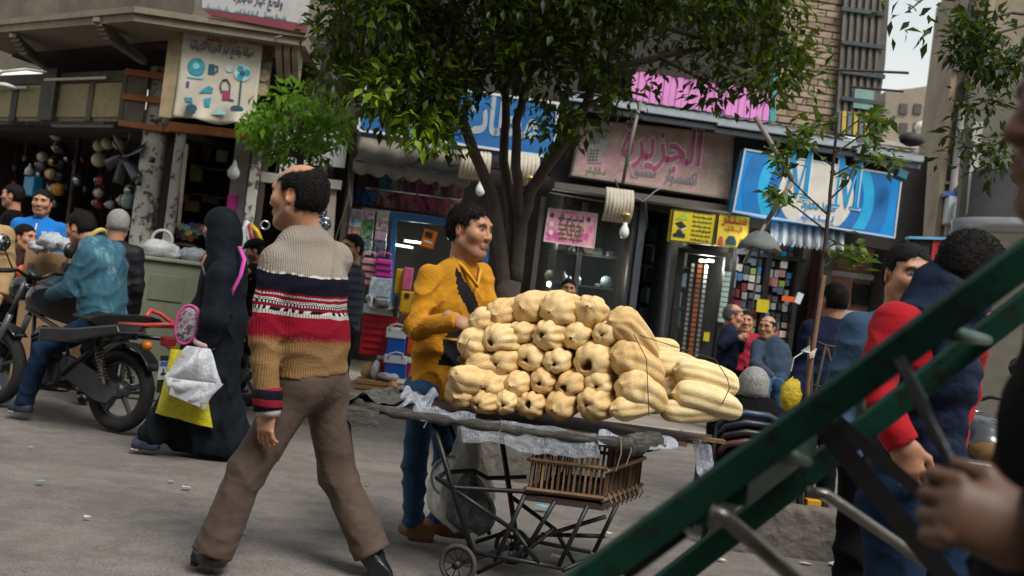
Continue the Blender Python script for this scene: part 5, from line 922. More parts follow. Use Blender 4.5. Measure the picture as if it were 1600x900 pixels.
def join_vq(parts):
    V, Q, o = [], [], 0
    for v, q in parts: V.append(v); Q.append(q + o); o += len(v)
    return np.concatenate(V), np.concatenate(Q)
def bounds(pts, m): 
    p = np.array(pts); return p.min(0) - m, p.max(0) + m
def frame(yaw, pitch=0.0, roll=0.0):
    cy, sy, cp, sp = math.cos(yaw), math.sin(yaw), math.cos(pitch), math.sin(pitch)
    f = A(cy * cp, sy * cp, sp); l = A(-sy, cy, 0); u = np.cross(f, l)
    if roll: l, u = l * math.cos(roll) + u * math.sin(roll), u * math.cos(roll) - l * math.sin(roll)
    return f, l, u
def head_mesh(c, fr, sc, neck_to, skin, hair_c, res, beard=0.0, moust=0.0, brow=1.0, neck_r=0.056, hair=None):
    f, l, u = fr; R = np.stack([f, l, u], 1)
    def q(a, b, d): return c + (f * a + l * b + u * d) * sc
    lo, hi = bounds([c - 0.135 * sc, c + 0.135 * sc, neck_to], 0.0); lo = np.minimum(lo, neck_to - 0.075); hi = np.maximum(hi, neck_to + 0.075)
    F = Field(lo - 2 * res, hi + 2 * res, res)
    def E(p, r, k=0.02, sub=False, RR=None): F.ell(q(*p), tuple(x * sc for x in r), R if RR is None else RR, k * sc, sub)
    def C(a, b, ra, rb, k=0.015, sq=None, sub=False): F.cone(q(*a), q(*b), ra * sc, rb * sc, k * sc, sq, sub=sub)
    E((-.012, 0, .030), (.098, .077, .088)); E((.016, 0, -.038), (.070, .059, .080), .04); E((.060, 0, -.098), (.024, .030, .018), .03)
    C((.0, -.052, -.058), (.052, -.022, -.096), .022, .02, .03); C((.0, .052, -.058), (.052, .022, -.096), .022, .02, .03)
    C((.076, -.036, .031), (.076, .036, .031), .012, .012, .02); C((.058, -.046, -.018), (.058, .046, -.018), .022, .022, .03)
    for s_ in (-1, 1):
        E((.096, .031 * s_, .010), (.018, .019, .012), .014, True); E((.0745, .031 * s_, .010), (.0135, .0145, .0115), .004)
    C((.084, 0, .022), (.105, 0, -.024), .007, .0090, .012); E((.096, 0, -.028), (.011, .017, .009), .010)
    C((.083, -.018, -.056), (.083, .018, -.056), .0075, .0075, .010); C((.091, -.006, -.053), (.091, .006, -.053), .006, .006, .008)
    C((.083, -.016, -.066), (.083, .016, -.066), .008, .008, .010)
    if res < .0055: C((.0985, -.014, -.0605), (.0985, .014, -.0605), .003, .003, .004, sub=True)
    for s_ in (-1, 1):
        Re = np.stack([unit(f + .25 * u), unit(l - .45 * s_ * f), np.cross(unit(f + .25 * u), unit(l - .45 * s_ * f))], 1)
        E((-.012, .077 * s_, -.004), (.016, .007, .028), .006, RR=Re); E((-.009, .084 * s_, .0), (.009, .006, .017), .005, True, RR=Re)
    F.cone(q(-.022, 0, -.055), neck_to, neck_r * sc, neck_r * 1.08 * sc, .03 * sc)
    V, Q = F.mesh(); W = (V - c) @ R / sc; a, b, d = W.T; col = np.tile(np.array(skin, float), (len(V), 1)); hc = np.array(hair_c, float)
    def blend(w, cc): 
        w = np.clip(w, 0, 1)[:, None]; col[:] = col * (1 - w) + np.array(cc) * w
    sm = lambda x, e0, e1: np.clip((x - e0) / (e1 - e0), 0, 1)
    warm = np.array(skin) * A(1.12, .92, .88); blend(.45 * np.exp(-((b / .05) ** 2 + ((d + .025) / .03) ** 2)) * (a > .05), warm); blend(.6 * (np.abs(b) > .074) * (d > -.04) * (d < .03), warm)
    front = sm(a, .03, .055)
    if hair: blend(sm(-hair_cut(a, b, d, hair), -.006, .012) * .95, hc)
    if beard: 
        w = sm(-d, .030, .050) * sm(a, -.015, .02) * (1 - sm(-d, .105, .125)) * (1 - np.exp(-((b / .017) ** 2 + ((d + .060) / .009) ** 2)) * front)
        blend(w * beard, hc * .9 + np.array(skin) * .1)
    if moust or beard:
        blend(max(moust, beard) * np.exp(-((b / .030) ** 4 + ((d + .044) / .007) ** 4)) * front, hc)
    blend((.55 if res < .0055 else .3) * np.exp(-((b / .020) ** 4 + ((d + .061) / .0095) ** 4)) * front, np.array(skin) * A(.72, .48, .46))
    ab = np.abs(b); blend(brow * .9 * np.exp(-(((ab - .032) / .021) ** 4 + ((d - .031 + 2.5 * (ab - .03) ** 2 * 10) / .0068) ** 4)) * sm(a, .03, .05), hc * .8)
    for s_ in (-1, 1):
        e = np.sqrt((b - .031 * s_) ** 2 + (d - .009) ** 2 * 5.5); vis = (a > .060); e2 = np.sqrt((b - .031 * s_) ** 2 + (d - .010) ** 2 * 1.6)
        blend(np.exp(-(e / .017) ** 6) * vis * .8, A(.05, .03, .025)); blend(np.exp(-(e / .0135) ** 8) * vis, A(.42, .38, .35)); blend(np.exp(-(e2 / .0082) ** 6) * vis, A(.012, .008, .006)); blend(.85 * np.exp(-(((b - .031 * s_) / .017) ** 4 + ((d - .0175) / .0042) ** 4)) * vis, A(.02, .014, .011))
    return V, Q, col
def hair_cut(a, b, d, style):
    """negative inside the hairy part of the scalp"""
    wob = .003 * np.sin(220 * a + 90 * b) + .003 * np.sin(170 * b + 120 * d)
    cutp = np.maximum(.8 * a - .6 * (d - .06) - .058 + wob, -(d + .066 + .25 * (a + .04)) + wob)
    ear = .025 - np.sqrt((a + .008) ** 2 + ((np.abs(b) - .085) * .6) ** 2 + (d + .008) ** 2); cutp = np.maximum(cutp, ear)
    cutp = np.maximum(cutp, -np.maximum(-(a - .040 + wob), (d - .045)))
    if style == 'bald_top': cutp = np.maximum(cutp, np.minimum(d - .086 - .15 * np.maximum(-a, 0) + .55 * np.maximum(a - .01, 0) + wob * .5, a + .06))
    if style == 'thin': cutp = np.maximum(cutp, np.minimum(d - .07 + wob * 2, a + .03))
    return cutp
def hair_mesh(c, fr, sc, style, res):
    f, l, u = fr; R = np.stack([f, l, u], 1); lo, hi = bounds([c - .15 * sc, c + .15 * sc], 0); F = Field(lo, hi, res)
    th = {'short': .007, 'curly': .0085, 'buzz': .004, 'bald_top': .0065, 'thin': .005}[style]
    F.ell(c + (f * -.013 + u * .031) * sc, ((.098 + th) * sc, (.077 + th) * sc, (.088 + th) * sc), R, .01); F.ell(c + (f * -.03 + u * -.015) * sc, ((.075 + th * .6) * sc, (.070 + th * .6) * sc, .06 * sc), R, .03)
    F.rough(.0012 if style != 'curly' else .0035, 210 if style == 'curly' else 150)
    X, Y, Z = F._g((slice(None),) * 3); x, y, z = X - c[0], Y - c[1], Z - c[2]
    a = (x * f[0] + y * f[1] + z * f[2]) / sc; b = (x * l[0] + y * l[1] + z * l[2]) / sc; d = (x * u[0] + y * u[1] + z * u[2]) / sc
    cutp = hair_cut(a, b, d, style); q_ = np.clip((cutp + .026) / .026, 0, 1); F.D += ((th + .003) * sc * q_ * q_).astype(np.float32)
    F.D = np.maximum(F.D, (cutp * sc).astype(np.float32)); return F.mesh()
def strands(V, Q, c, fr, n, ln, rg):
    """single locks lying over the hair so its edge frays"""
    q = Q[rg.integers(0, len(Q), n)]; p = V[q].mean(1) + rg.normal(0, .002, (n, 3)); o = p - c; o /= np.linalg.norm(o, axis=1)[:, None]
    flow = -fr[2][None] * .8 - fr[0][None] * .35 * np.sign((p - c) @ fr[0] + .08)[:, None] + rg.normal(0, .45, (n, 3)); flow -= o * np.sum(flow * o, 1)[:, None]; flow /= np.linalg.norm(flow, axis=1)[:, None] + 1e-9
    s = np.cross(flow, o); L_ = ln * rg.uniform(.5, 1.3, (n, 1)); w = .0016; a = p - o * .002; b = p + flow * L_ * .5 + o * (.002 * rg.random((n, 1)) + .0008); e = p + flow * L_ + o * rg.uniform(-.003, .0015, (n, 1))
    W = np.stack([a - s * w, a + s * w, b + s * w * .8, b - s * w * .8, e + s * w * .15, e - s * w * .15], 1).reshape(-1, 3); k = (np.arange(n) * 6)[:, None]
    return W, np.concatenate([k + np.array([[0, 1, 2, 3]]), k + np.array([[3, 2, 4, 5]])])
def hand_mesh(w, d, n, side, sc, res, curl=0.35, spread=0.12, thumb=0.6):
    """w wrist, d towards the fingers, n out of the back of the hand, side +1 thumb towards cross(d,n)"""
    d = unit(d); n = unit(n - d * np.dot(n, d)); t = np.cross(d, n) * side
    F = Field(w - .20 * sc, w + .20 * sc, res); r3 = np.stack([d, t, n], 1)
    p = lambda a, b, c_: w + (d * a + t * b + n * c_) * sc
    F.cone(p(-.06, 0, 0), p(.01, 0, 0), .028 * sc, .026 * sc, .02, (t, 1.15)); F.cone(p(.015, 0, 0), p(.078, .0, .0), .021 * sc, .019 * sc, .02, (t, 2.0))
    for i, (b, L) in enumerate(((.033, .072), (.011, .080), (-.011, .075), (-.032, .058))):
        base = np.array(p(.085, b, .002)); cu = curl * (1 + .12 * i); ang = 0.0; q = base; sp = spread * b / .033
        for k, (fr_, rr) in enumerate(((.45, .0100), (.31, .0090), (.24, .0080))):
            ang += cu * (0.9 if k == 0 else 1.15); e = unit(d * math.cos(ang) - n * math.sin(ang) + t * sp * .5); q2 = q + e * L * fr_ * sc
            F.cone(q, q2, rr * sc, (rr - .001) * sc, .005); q = q2
    q = np.array(p(.022, .028, -.004)); e1 = unit(d * .75 + t * thumb - n * .25); q2 = q + e1 * .042 * sc; e2 = unit(d * .95 + t * thumb * .25 - n * curl * .7); q3 = q2 + e2 * .032 * sc
    F.cone(q, q2, .0145 * sc, .012 * sc, .012); F.cone(q2, q3, .0115 * sc, .009 * sc, .006)
    return F.mesh()
SKIN = lambda t: tuple(np.array(lin('#b07f62')) * t)
HAIRC = lin('#17120f'); GREYH = lin('#8d8a86')
def stand(x, y, yaw, H=1.74, z0=0.0, lean=0.0, arms=(0.05, 0.05), sh_w=0.103, bow=0.0, stance=0.055):
    """joints of a standing figure; yaw is the walking direction"""
    f, l, u = frame(yaw); b = A(x, y, z0); k = H; J = {'f': f, 'l': l, 'H': H, 'base': b, 'yaw': yaw}
    at = lambda a, s, z: b + f * (a + lean * z) * k + l * s * k + A(0, 0, z * k)
    J['hip'] = at(0, 0, .525); J['waist'] = at(0, 0, .62); J['chest'] = at(0.005, 0, .735); J['neck'] = at(-.008 + bow * .3, 0, .825); J['head'] = at(.012 + bow, 0, .927 - bow * .25)
    for n, s in (('L', 1), ('R', -1)):
        J['hip' + n] = at(0, .052 * s, .515); J['kn' + n] = at(.012, stance * s, .285); J['an' + n] = at(-.01, stance * s, .045); J['toe' + n] = at(.095, (stance + .012) * s, .018)
        J['sh' + n] = at(-.004, sh_w * s, .792); J['el' + n] = at(-.012, (sh_w + .025) * s, .625); J['wr' + n] = at(arms[0 if s > 0 else 1], (sh_w + .02) * s, .485)
    return J
def torso(F, J, g, b=1.0, k=.045):
    l = J['l']; s = J['H'] / 1.75 * b
    F.cone(J['hip'] - A(0, 0, .03), J['waist'], .122 * s + g, .112 * s + g, k, (l, 1.38)); F.cone(J['waist'], J['chest'], .112 * s + g, .118 * s + g, k, (l, 1.42))
    up = J['neck'] * .72 + J['chest'] * .28; F.cone(J['chest'], up, .118 * s + g, .078 * s + g, k, (l, 1.55))
    for n in 'LR': F.cone(J['neck'] - A(0, 0, .035), J['sh' + n] - A(0, 0, .012), .058 * s + g * .6, .046 * s + g * .6, k)
def arms(F, J, g, b=1.0, upto=1.0, flare=0.0, which='LR', k=.03, cap=True):
    s = J['H'] / 1.75 * b
    for n in which:
        F.cone(J['sh' + n], J['el' + n], .053 * s + g, .046 * s + g, k)
        if upto >= 1: F.cone(J['el' + n], J['wr' + n], .046 * s + g, (.034 + flare) * s + g, k, cap=2 if cap else 0)
def legs(F, J, g, b=1.0, cuff=.055, knee=.066, which='LR', k=.04):
    s = J['H'] / 1.75 * b; l = J['l']
    F.cone(J['hipL'], J['hipR'], .098 * s + g, .098 * s + g, k); F.cone(J['hip'], J['waist'], .118 * s + g, .108 * s + g, k, (l, 1.36))
    for n in which:
        F.cone(J['hip' + n], J['kn' + n], .092 * s + g, knee * s + g, k); F.cone(J['kn' + n], J['an' + n], knee * s + g, cuff * s + g, k, cap=2)
def shoe(J, n, up_m, sole_m, par, res, sc=1.0):
    a, t = J['an' + n], J['toe' + n]; gz = min(J['base'][2] + .0, a[2]) if 'ground' not in J else J['ground']; s = J['H'] / 1.75 * sc
    d = unit((t - a) * A(1, 1, 0 if abs(t[2] - a[2]) < .09 else 1)); l = unit(np.cross(A(0, 0, 1), d)); u = np.cross(d, l); u = u if u[2] > 0 else -u
    heel = a - d * .045 * s - u * (.045) * s; toe = heel + d * .25 * s
    F = Field(*bounds([heel - .09, toe + .09, a + .08], 0), res)
    F.cone(a + u * .01, a - d * .01 * s - u * .02 * s, .047 * s, .046 * s, .02); F.cone(heel + u * .03 * s, heel + d * .14 * s + u * .028 * s, .040 * s, .040 * s, .03, (l, 1.1)); F.cone(heel + d * .12 * s + u * .028 * s, toe - d * .03 * s + u * .012 * s, .042 * s, .032 * s, .03, (l, 1.15))
    F.cut(heel + u * .004 * s, -u); F.cut(a + u * .035, u); V, Q = F.mesh(); o = arr_mesh('shoe', V, Q, up_m, par)
    F = Field(*bounds([heel - .09, toe + .09], 0), res); F.cone(heel + d * .01, heel + d * .15 * s, .041 * s, .046 * s, .02, (u, .45)); F.cone(heel + d * .15 * s, toe - d * .025 * s, .046 * s, .036 * s, .03, (u, .40))
    F.cut(heel - u * .014 * s, -u); F.cut(heel + u * .010 * s, u); V, Q = F.mesh(); arr_mesh('sole', V, Q, sole_m, o)
    return o
def person(label, J, top, top_g=.012, bottom=None, bot_g=.006, hair=None, hair_m=None, skin=1.0, shoes=None, sole=None, res=.012, head_yaw=None, head_pitch=0.0, head_roll=0.0, bulk=1.0, belly=0.0,
           beard=0.0, moust=0.0, sleeve=1.0, hem=None, cuff=.055, knee=.066, group=None, hands='LR', hand_dir={}, curl=.35, hair_c=None, collar=None, top_fold=1.0, extra_top=None, extra_bot=None, face_mi=None, thumb={}, wrist_flare=.004, low_hem=.0, head_sc=None, name='person', belt=None, top_name='top', bottom_name='trousers', cuff_m=None, foot='LR', leg='LR', leg_fold=1.0):
    root = empty(name, J['base'], label, 'person', group); H = J['H']; sc = (H / 1.75 * 1.02) if head_sc is None else head_sc
    hy = J['yaw'] if head_yaw is None else head_yaw; fr = frame(hy, head_pitch, head_roll); sk = SKIN(skin)
    hres = min(res * .5, .007); parts = []; cols = []
    V, Q, C = head_mesh(J['head'], fr, sc, J['neck'] - A(0, 0, .02), sk, hair_c or HAIRC, hres, beard, moust, hair=hair); parts.append((V, Q)); cols.append(C)
    for n in hands:
        d = hand_dir.get(n, (J['wr' + n] - J['el' + n], None)); dv = d[0]; nv = d[1] if d[1] is not None else J['l'] * (1 if n == 'L' else -1)
        sd = 1 if n == 'L' else -1
        tside = np.cross(unit(dv), unit(nv - unit(dv) * np.dot(nv, unit(dv)))); want = thumb.get(n, J['f']); sd = 1 if np.dot(tside, want) > 0 else -1
        V, Q = hand_mesh(J['wr' + n], dv, nv, sd, H / 1.75, min(hres, .0055), curl); parts.append((V, Q)); cols.append(np.tile(np.array(sk) * .92, (len(V), 1)))
    pts = [J[k] for k in ('hip', 'chest', 'neck', 'shL', 'shR', 'elL', 'elR', 'wrL', 'wrR', 'hipL', 'hipR', 'knL', 'knR', 'anL', 'anR')]
    F = Field(*bounds(pts, .2), .026); torso(F, J, -.03); arms(F, J, -.017 if sleeve >= 1 else -.010, cap=False)
    for n in leg: F.cone(J['hip' + n], J['kn' + n], .048, .032, .04); F.cone(J['kn' + n], J['an' + n], .032, .022, .04)
    F.cone(J['neck'] - A(0, 0, .08), J['neck'] + (J['head'] - J['neck']) * .3, .045, .045, .03)
    V, Q = F.mesh(); parts.append((V, Q)); cols.append(np.tile(np.array(sk), (len(V), 1)))
    V, Q = join_vq(parts); arr_mesh('body', V, Q, colmat(.52, .10, 180, .08, 'skin'), root, np.concatenate(cols))
    if hair: V, Q = hair_mesh(J['head'], fr, sc, hair, hres); V, Q = join_vq([(V, Q), strands(V, Q, J['head'], fr, 5000 if res < .0105 else 1400, (.013 if hair == 'curly' else .009) if hair != 'buzz' else .005, np.random.default_rng(3))]); arr_mesh('hair', V, Q, hair_m or HAIR_M, root)
    # upper garment
    up = [J[k] for k in ('hip', 'chest', 'neck', 'shL', 'shR', 'elL', 'elR')] + ([J['wrL'], J['wrR']] if sleeve >= 1 else [])
    F = Field(*bounds(up, .22 + belly), res); torso(F, J, top_g, bulk)
    if belly: F.ell(J['waist'] + J['f'] * .05, (.15 * bulk + belly, .17 * bulk + belly, .19), np.stack([J['f'], J['l'], A(0, 0, 1)], 1), .06)
    hz = J['hip'] - A(0, 0, .04 * H / 1.75 + low_hem) if hem is None else hem
    F.cut(hz, -(J['waist'] - J['hip'])); arms(F, J, top_g, 1.0, sleeve, wrist_flare, cap=True)
    if collar: F.cone(J['neck'] - A(0, 0, .06), J['neck'] + (J['head'] - J['neck']) * collar, .066 * sc, .062 * sc, .02, cap=2)
    if extra_top: extra_top(F)
    s = top_fold
    for n in 'LR':
        F.folds(J['el' + n], .13, J['wr' + n] - J['sh' + n], 78, .013 * s, 1.3 + (n == 'L')); F.folds(J['sh' + n] - A(0, 0, .09), .15, J['l'] * (.6 if n == 'L' else -.6) + A(0, 0, .8), 55, .010 * s, 2.1)
    F.folds(J['waist'] - A(0, 0, .06), .24, A(0, 0, 1) + J['l'] * .25, 52, .012 * s, .4); F.folds(J['chest'] + J['f'] * .1, .2, J['l'] + A(0, 0, .5), 38, .007 * s, 1.4); F.folds(J['chest'] - J['f'] * .1, .22, J['l'] * .7 + A(0, 0, .7), 36, .009 * s, 2.4)
    V, Q = F.mesh(); mi = face_mi(V[Q].mean(1)) if face_mi else None
    arr_mesh(top_name, V, Q, top, root, mi=mi)
    if bottom is not None:
        bp = [J[k] for k in ('hipL', 'hipR', 'waist')] + [J[a + n] for n in leg for a in ('kn', 'an')]
        F = Field(*bounds(bp, .2), res); legs(F, J, bot_g, bulk, cuff, knee, leg)
        for n in leg:
            F.folds(J['kn' + n], .16, J['hip' + n] - J['an' + n], 60, .012 * leg_fold, .9); F.folds(J['an' + n] + (J['kn' + n] - J['an' + n]) * .18, .13, J['hip' + n] - J['an' + n], 80, .010 * leg_fold, 2.2); F.folds(J['hip' + n], .17, J['l'] + A(0, 0, 1), 44, .009 * leg_fold, 1.1)
        if res < .0105:
            for n in leg:
                for t_, fq in ((.3, 46), (.65, 40)): F.folds(J['hip' + n] * (1 - t_) + J['kn' + n] * t_, .2, J['l'] + J['f'] * .8 + A(0, 0, .35), fq, .006, t_ * 5); F.folds(J['kn' + n] * (1 - t_) + J['an' + n] * t_, .2, J['l'] * .8 - J['f'] + A(0, 0, .3), fq, .007, t_ * 7 + 1)
        if extra_bot: extra_bot(F)
        V, Q = F.mesh(); arr_mesh(bottom_name, V, Q, bottom, root)
    if shoes is not None:
        for n in foot: shoe(J, n, shoes, sole or shoes, root, min(res, .009))
    return root
def hairmat(c, name='hair'):
    n = NT(name); co = n.coord(); c = lin(c); f = n.noise(n.mapping(co, (1, 1, .35)), 160, 4, .7)
    n.l(n.ramp(f, [(.3, tuple(x * .55 for x in c)), (.7, tuple(x * 1.5 for x in c))]), n.b.inputs['Base Color']); n.b.inputs['Roughness'].default_value = .6; n.b.inputs['Specular IOR Level'].default_value = .12; n.bump(n.noise(n.mapping(co, (1, 1, .3)), 220, 4, .75), .7, .006); return n.m
HAIR_M = hairmat('#14100e'); GREY_M = hairmat('#8b8884', 'grey_hair'); SALT_M = hairmat('#55504c', 'greying_hair')
def glasses(root, c, fr, sc, m_):
    f, l, u = fr; mb = MB()
    for s in (-1, 1): mb.torus(c + (f * .094 + l * .032 * s + u * .008) * sc, f, .021 * sc, .0018 * sc, 16, 5); mb.tube([c + (f * .092 + l * .053 * s + u * .012) * sc, c + (f * .01 + l * .082 * s + u * .012) * sc], .0018 * sc, 5)
    mb.tube([c + (f * .098 - l * .011 + u * .012) * sc, c + (f * .098 + l * .011 + u * .012) * sc], .0018 * sc, 5)
    return ob('glasses', mb, m_, root)
# ------------------------------------------------------------------ test figures
def lbl(*a): pass
# ================================================================== loofah cart
YN, YF = 4.42, 5.02
cart = empty('loofah_cart', (.3, 4.7, 0), 'black steel folding pushcart with cloth-wrapped table top and small spoked wheels', 'cart')
STEEL = M('#17181a', .5, .25, 9, .15, 60, metal=.3, dirt=.35); RUST = M('#3a2c24', .7, .4, 9, .3, 60, metal=.2, dirt=.4)
# table top: frame of boards wrapped in dusty cloth
tz = P(800, 655, YN)[2]
TL, TR = P(596, 636, YN - .02), P(1012, 672, YN - .02); TR2 = P(1128, 668, 5.0); TL2 = TL + A(.10, .62, .0)
ZT = .735
def tp(a, b, z=0.0):      # a 0..1 along the table, b 0..1 front to back
    f = A(-.575 + 1.17 * a, 4.42 - .02 * a, ZT); bk_ = A(-.48 + 1.58 * a, 5.06, ZT); p = f * (1 - b) + bk_ * b; p[2] += z - .012 * a; return p
mb = MB(); slab_pts = [tp(0, 0), tp(1, 0), tp(1, 1), tp(0, 1)]
mb.add([p + A(0, 0, 0) for p in slab_pts] + [p - A(0, 0, .03) for p in slab_pts], [(0, 1, 2, 3), (7, 6, 5, 4), (0, 4, 5, 1), (1, 5, 6, 2), (2, 6, 7, 3), (3, 7, 4, 0)]); ob('table_board', mb, M('#3d3229', .85, .3, 5, .4, 50), cart)
for b_ in (.22, .45, .68, .92):
    mb = MB(); mb.bar(tp(.98, b_) + A(0, 0, -.02), tp(1.06, b_) + A(.0, 0, -.02), .05, .018); ob('slat', mb, M('#6b5136', .8, .3, 8, .4, 60), cart)
# wrapped edges: ropes of twisted cloth
CLOTHG = NT('dusty_wrap'); 
def _wrap():
    n = CLOTHG; co = n.coord(); a = n.noise(n.mapping(co, (1, 1, 5)), 14, 6, .7); n.l(n.ramp(a, [(.3, lin('#2b2925')), (.55, lin('#55514a')), (.8, lin('#8d887e'))]), n.b.inputs['Base Color']); n.b.inputs['Roughness'].default_value = .85; n.bump(n.noise(n.mapping(co, (1, 1, 6)), 40, 6, .75), .9, .02)
_wrap(); CLOTHG = CLOTHG.m
def rope(pts, r, seed, mat, name, par, amp=.35, n=14):
    rr = np.random.default_rng(seed); P_ = [np.array(p) for p in pts]; out = []; 
    for i in range(len(P_) - 1):
        for k in range(8): out.append(P_[i] + (P_[i + 1] - P_[i]) * k / 8)
    out.append(P_[-1]); rs = [r * (1 + amp * (math.sin(1.7 * i + seed) * .5 + rr.uniform(-.5, .5))) for i in range(len(out))]; out = [p + rr.normal(0, r * .13, 3) for p in out]
    mb = MB(); mb.tube(out, rs, n); return ob(name, mb, mat, par, smooth=True)
rope([tp(-.01, -.02, -.012), tp(.3, -.02, -.014), tp(.62, -.02, -.018), tp(1.02, -.02, -.014)], .024, 1, CLOTHG, 'edge_wrap', cart); rope([tp(-.03, -.05, .0), tp(-.035, .4, .005), tp(-.03, 1, 0)], .034, 2, CLOTHG, 'edge_wrap', cart)
rope([tp(1.0, -.04, -.02), tp(1.015, .25, -.01)], .045, 3, CLOTHG, 'edge_wrap', cart, .3)
# ragged cloth bundled at the left end
def rag(name, c, ex, ey, nx, ny, amp, seed, mat, par, droop=0.0):
    rr = np.random.default_rng(seed); ph = rr.uniform(0, 6, 8); mb = MB(); rows = []
    for i in range(ny):
        t = i / (ny - 1); row = []
        for k in range(nx):
            s = k / (nx - 1); w = amp * (math.sin(9 * s + ph[0] + 3 * t) * .5 + math.sin(17 * s + ph[1] - 5 * t) * .3 + math.sin(23 * t + ph[2] + 6 * s) * .3 + rr.normal(0, .12)); row.append(c + ex * s + ey * t + A(0, 0, w - droop * t * t))
        rows.append(row)
    mb.grid(rows); return ob(name, mb, mat, par, smooth=True, solid=.004, sub=1)
rag('loose_cloth', tp(-.06, -.1, .03), tp(.13, .1) - tp(-.06, 0), tp(0, 1) - tp(0, 0), 16, 14, .028, 4, CLOTHG, cart, .01); rag('loose_cloth', tp(-.07, -.08, .0), tp(.08, 0) - tp(-.05, 0), A(.0, -.02, -.06), 14, 8, .02, 5, CLOTHG, cart, .02)
PF = plastic_film('#aab0ba', .34, .08)
rag('plastic_sheet', tp(.36, -.035, .016), tp(.88, 0) - tp(.36, 0), A(.03, -.014, -.115), 34, 10, .018, 6, PF, cart, .0); rag('plastic_sheet', tp(.10, .0, .02), tp(.2, 0) - tp(.06, 0), A(.02, .2, .05), 16, 12, .03, 7, plastic_film('#aab0ba', .42, .08), cart); rag('plastic_sheet', tp(.18, -.03, .03), tp(.42, 0) - tp(.18, 0), A(.0, -.012, -.05), 22, 7, .016, 10, PF, cart); rag('plastic_sheet', tp(.88, .0, .02), tp(1.07, .35) - tp(.88, .05), A(.0, -.06, -.045), 18, 9, .02, 8, plastic_film('#b5bbc6', .45, .08), cart); rag('plastic_sheet', tp(1.03, .62, .0), A(.10, .02, -.03), A(.03, -.06, -.15), 12, 12, .02, 9, plastic_film('#b5bbc6', .45, .08), cart, .02)
for i, (a, b_, dz) in enumerate(((.235, -.03, -.06), (.995, -.08, -.13), (1.02, -.05, -.1), (.52, -.04, -.04))):
    mb = MB(); p = tp(a, b_); mb.tube([p + A(0, 0, .02), p + A(.01, -.01, dz * .4), p + A(-.005, -.012, dz)], .0025, 4); ob('tie_string', mb, M('#8a7d66', .8), cart)
# frame
def L(x, y, Y): return P(x, y, Y)
TUBES = [((675, 655, YN), (738, 863, YN)), ((700, 655, YF), (765, 835, YF)), ((780, 660, YN + .3), (797, 773, YN + .28), (812, 878, YN + .2)), ((683, 747, YN), (712, 762, YN), (820, 768, YN), (845, 770, YN)), ((683, 747, YN), (697, 738, YN + .15), (740, 735, YN + .3), (762, 747, YN + .3), (822, 745, YN + .35)),
         ((683, 747, YN), (805, 830, YN)), ((805, 830, YN), (842, 880, YN)), ((820, 773, YN), (773, 877, YN)), ((867, 783, YN), (820, 863, YN)), ((918, 790, YN), (873, 884, YN)), ((965, 787, YN + .15), (928, 863, YN + .15)), ((800, 777, YN + .35), (867, 827, YN + .35), (897, 880, YN + .35)), ((742, 772, YN + .35), (726, 835, YN + .35)),
         ((738, 863, YN), (820, 877, YN), (877, 888, YN)), ((743, 847, YF - .1), (780, 835, YF - .1), (923, 863, YF - .1)), ((807, 850, YN + .1), (947, 807, YN + .1)), ((880, 891, YN), (933, 867, YN + .2)), ((845, 835, YN + .2), (945, 838, YN + .2)), ((745, 895, YN + .1), (830, 855, YN + .1), (865, 826, YN + .1)), ((880, 740, YN + .2), (820, 770, YN + .2))]
for i, t in enumerate(TUBES):
    mb = MB(); mb.tube([P(*q) for q in t], .0105 if i not in (0, 2) else .0125, 8); ob('frame_tube', mb, STEEL, cart, smooth=True)
mb = MB(); a, b_, c_, d_ = P(818, 771, YN), P(944, 788, YN), P(1000, 763, YF - .1), P(870, 748, YF - .1); mb.add([a, b_, c_, d_, a - A(0, 0, .03), b_ - A(0, 0, .03), c_ - A(0, 0, .03), d_ - A(0, 0, .03)], [(0, 1, 2, 3), (7, 6, 5, 4), (0, 4, 5, 1), (1, 5, 6, 2), (2, 6, 7, 3), (3, 7, 4, 0)]); ob('lower_shelf', mb, RUST, cart, bevel=.004)
def spoked_wheel(c, ax, R, w, par, nsp=10, tyre=None, rim_m=None, hub_r=.018):
    wh = bpy.data.objects.new('wheel', None); COL.objects.link(wh); wh.parent = par; wh.location = tuple(c - origin(par))
    mb = MB(); mb.torus(c, ax, R - w, w, 36, 10); ob('tyre', mb, tyre or M('#3b3836', .8, .3, 9, .3, 60, dirt=.5), wh, smooth=True)
    mb = MB(); mb.torus(c, ax, R - 2.0 * w, w * .35, 36, 6); ob('rim', mb, rim_m or STEEL, wh, smooth=True); mb = MB(); mb.lathe(c - np.array(ax) * .03, ax, [(0, hub_r), (.06, hub_r)], 12); ob('hub', mb, STEEL, wh, smooth=True)
    a = unit(np.cross(ax, A(0, 0, 1))); b = np.cross(ax, a)
    for k in range(nsp):
        q = 2 * math.pi * k / nsp; e = a * math.cos(q) + b * math.sin(q); mb = MB(); mb.tube([c + e * hub_r * .8, c + e * (R - 2 * w)], .0028, 5); ob('spoke', mb, STEEL, wh)
    return wh
w1 = P(714, 892, YN); r1 = float(w1[2]); spoked_wheel(A(w1[0], w1[1], .088), unit(A(-.35, -1, 0)), .09, .011, cart); w2 = P(797, 882, YF - .15); spoked_wheel(A(w2[0], w2[1], .088), unit(A(-.15, -1, 0)), .09, .009, cart)
w3 = P(925, 905, YN); spoked_wheel(A(w3[0] + .02, w3[1], .088), unit(A(.1, -1, 0)), .09, .011, cart); 
mb = MB(); mb.tube([A(w1[0], w1[1], .088), A(w2[0], w2[1], .088)], .012, 8); ob('axle', mb, STEEL, cart)
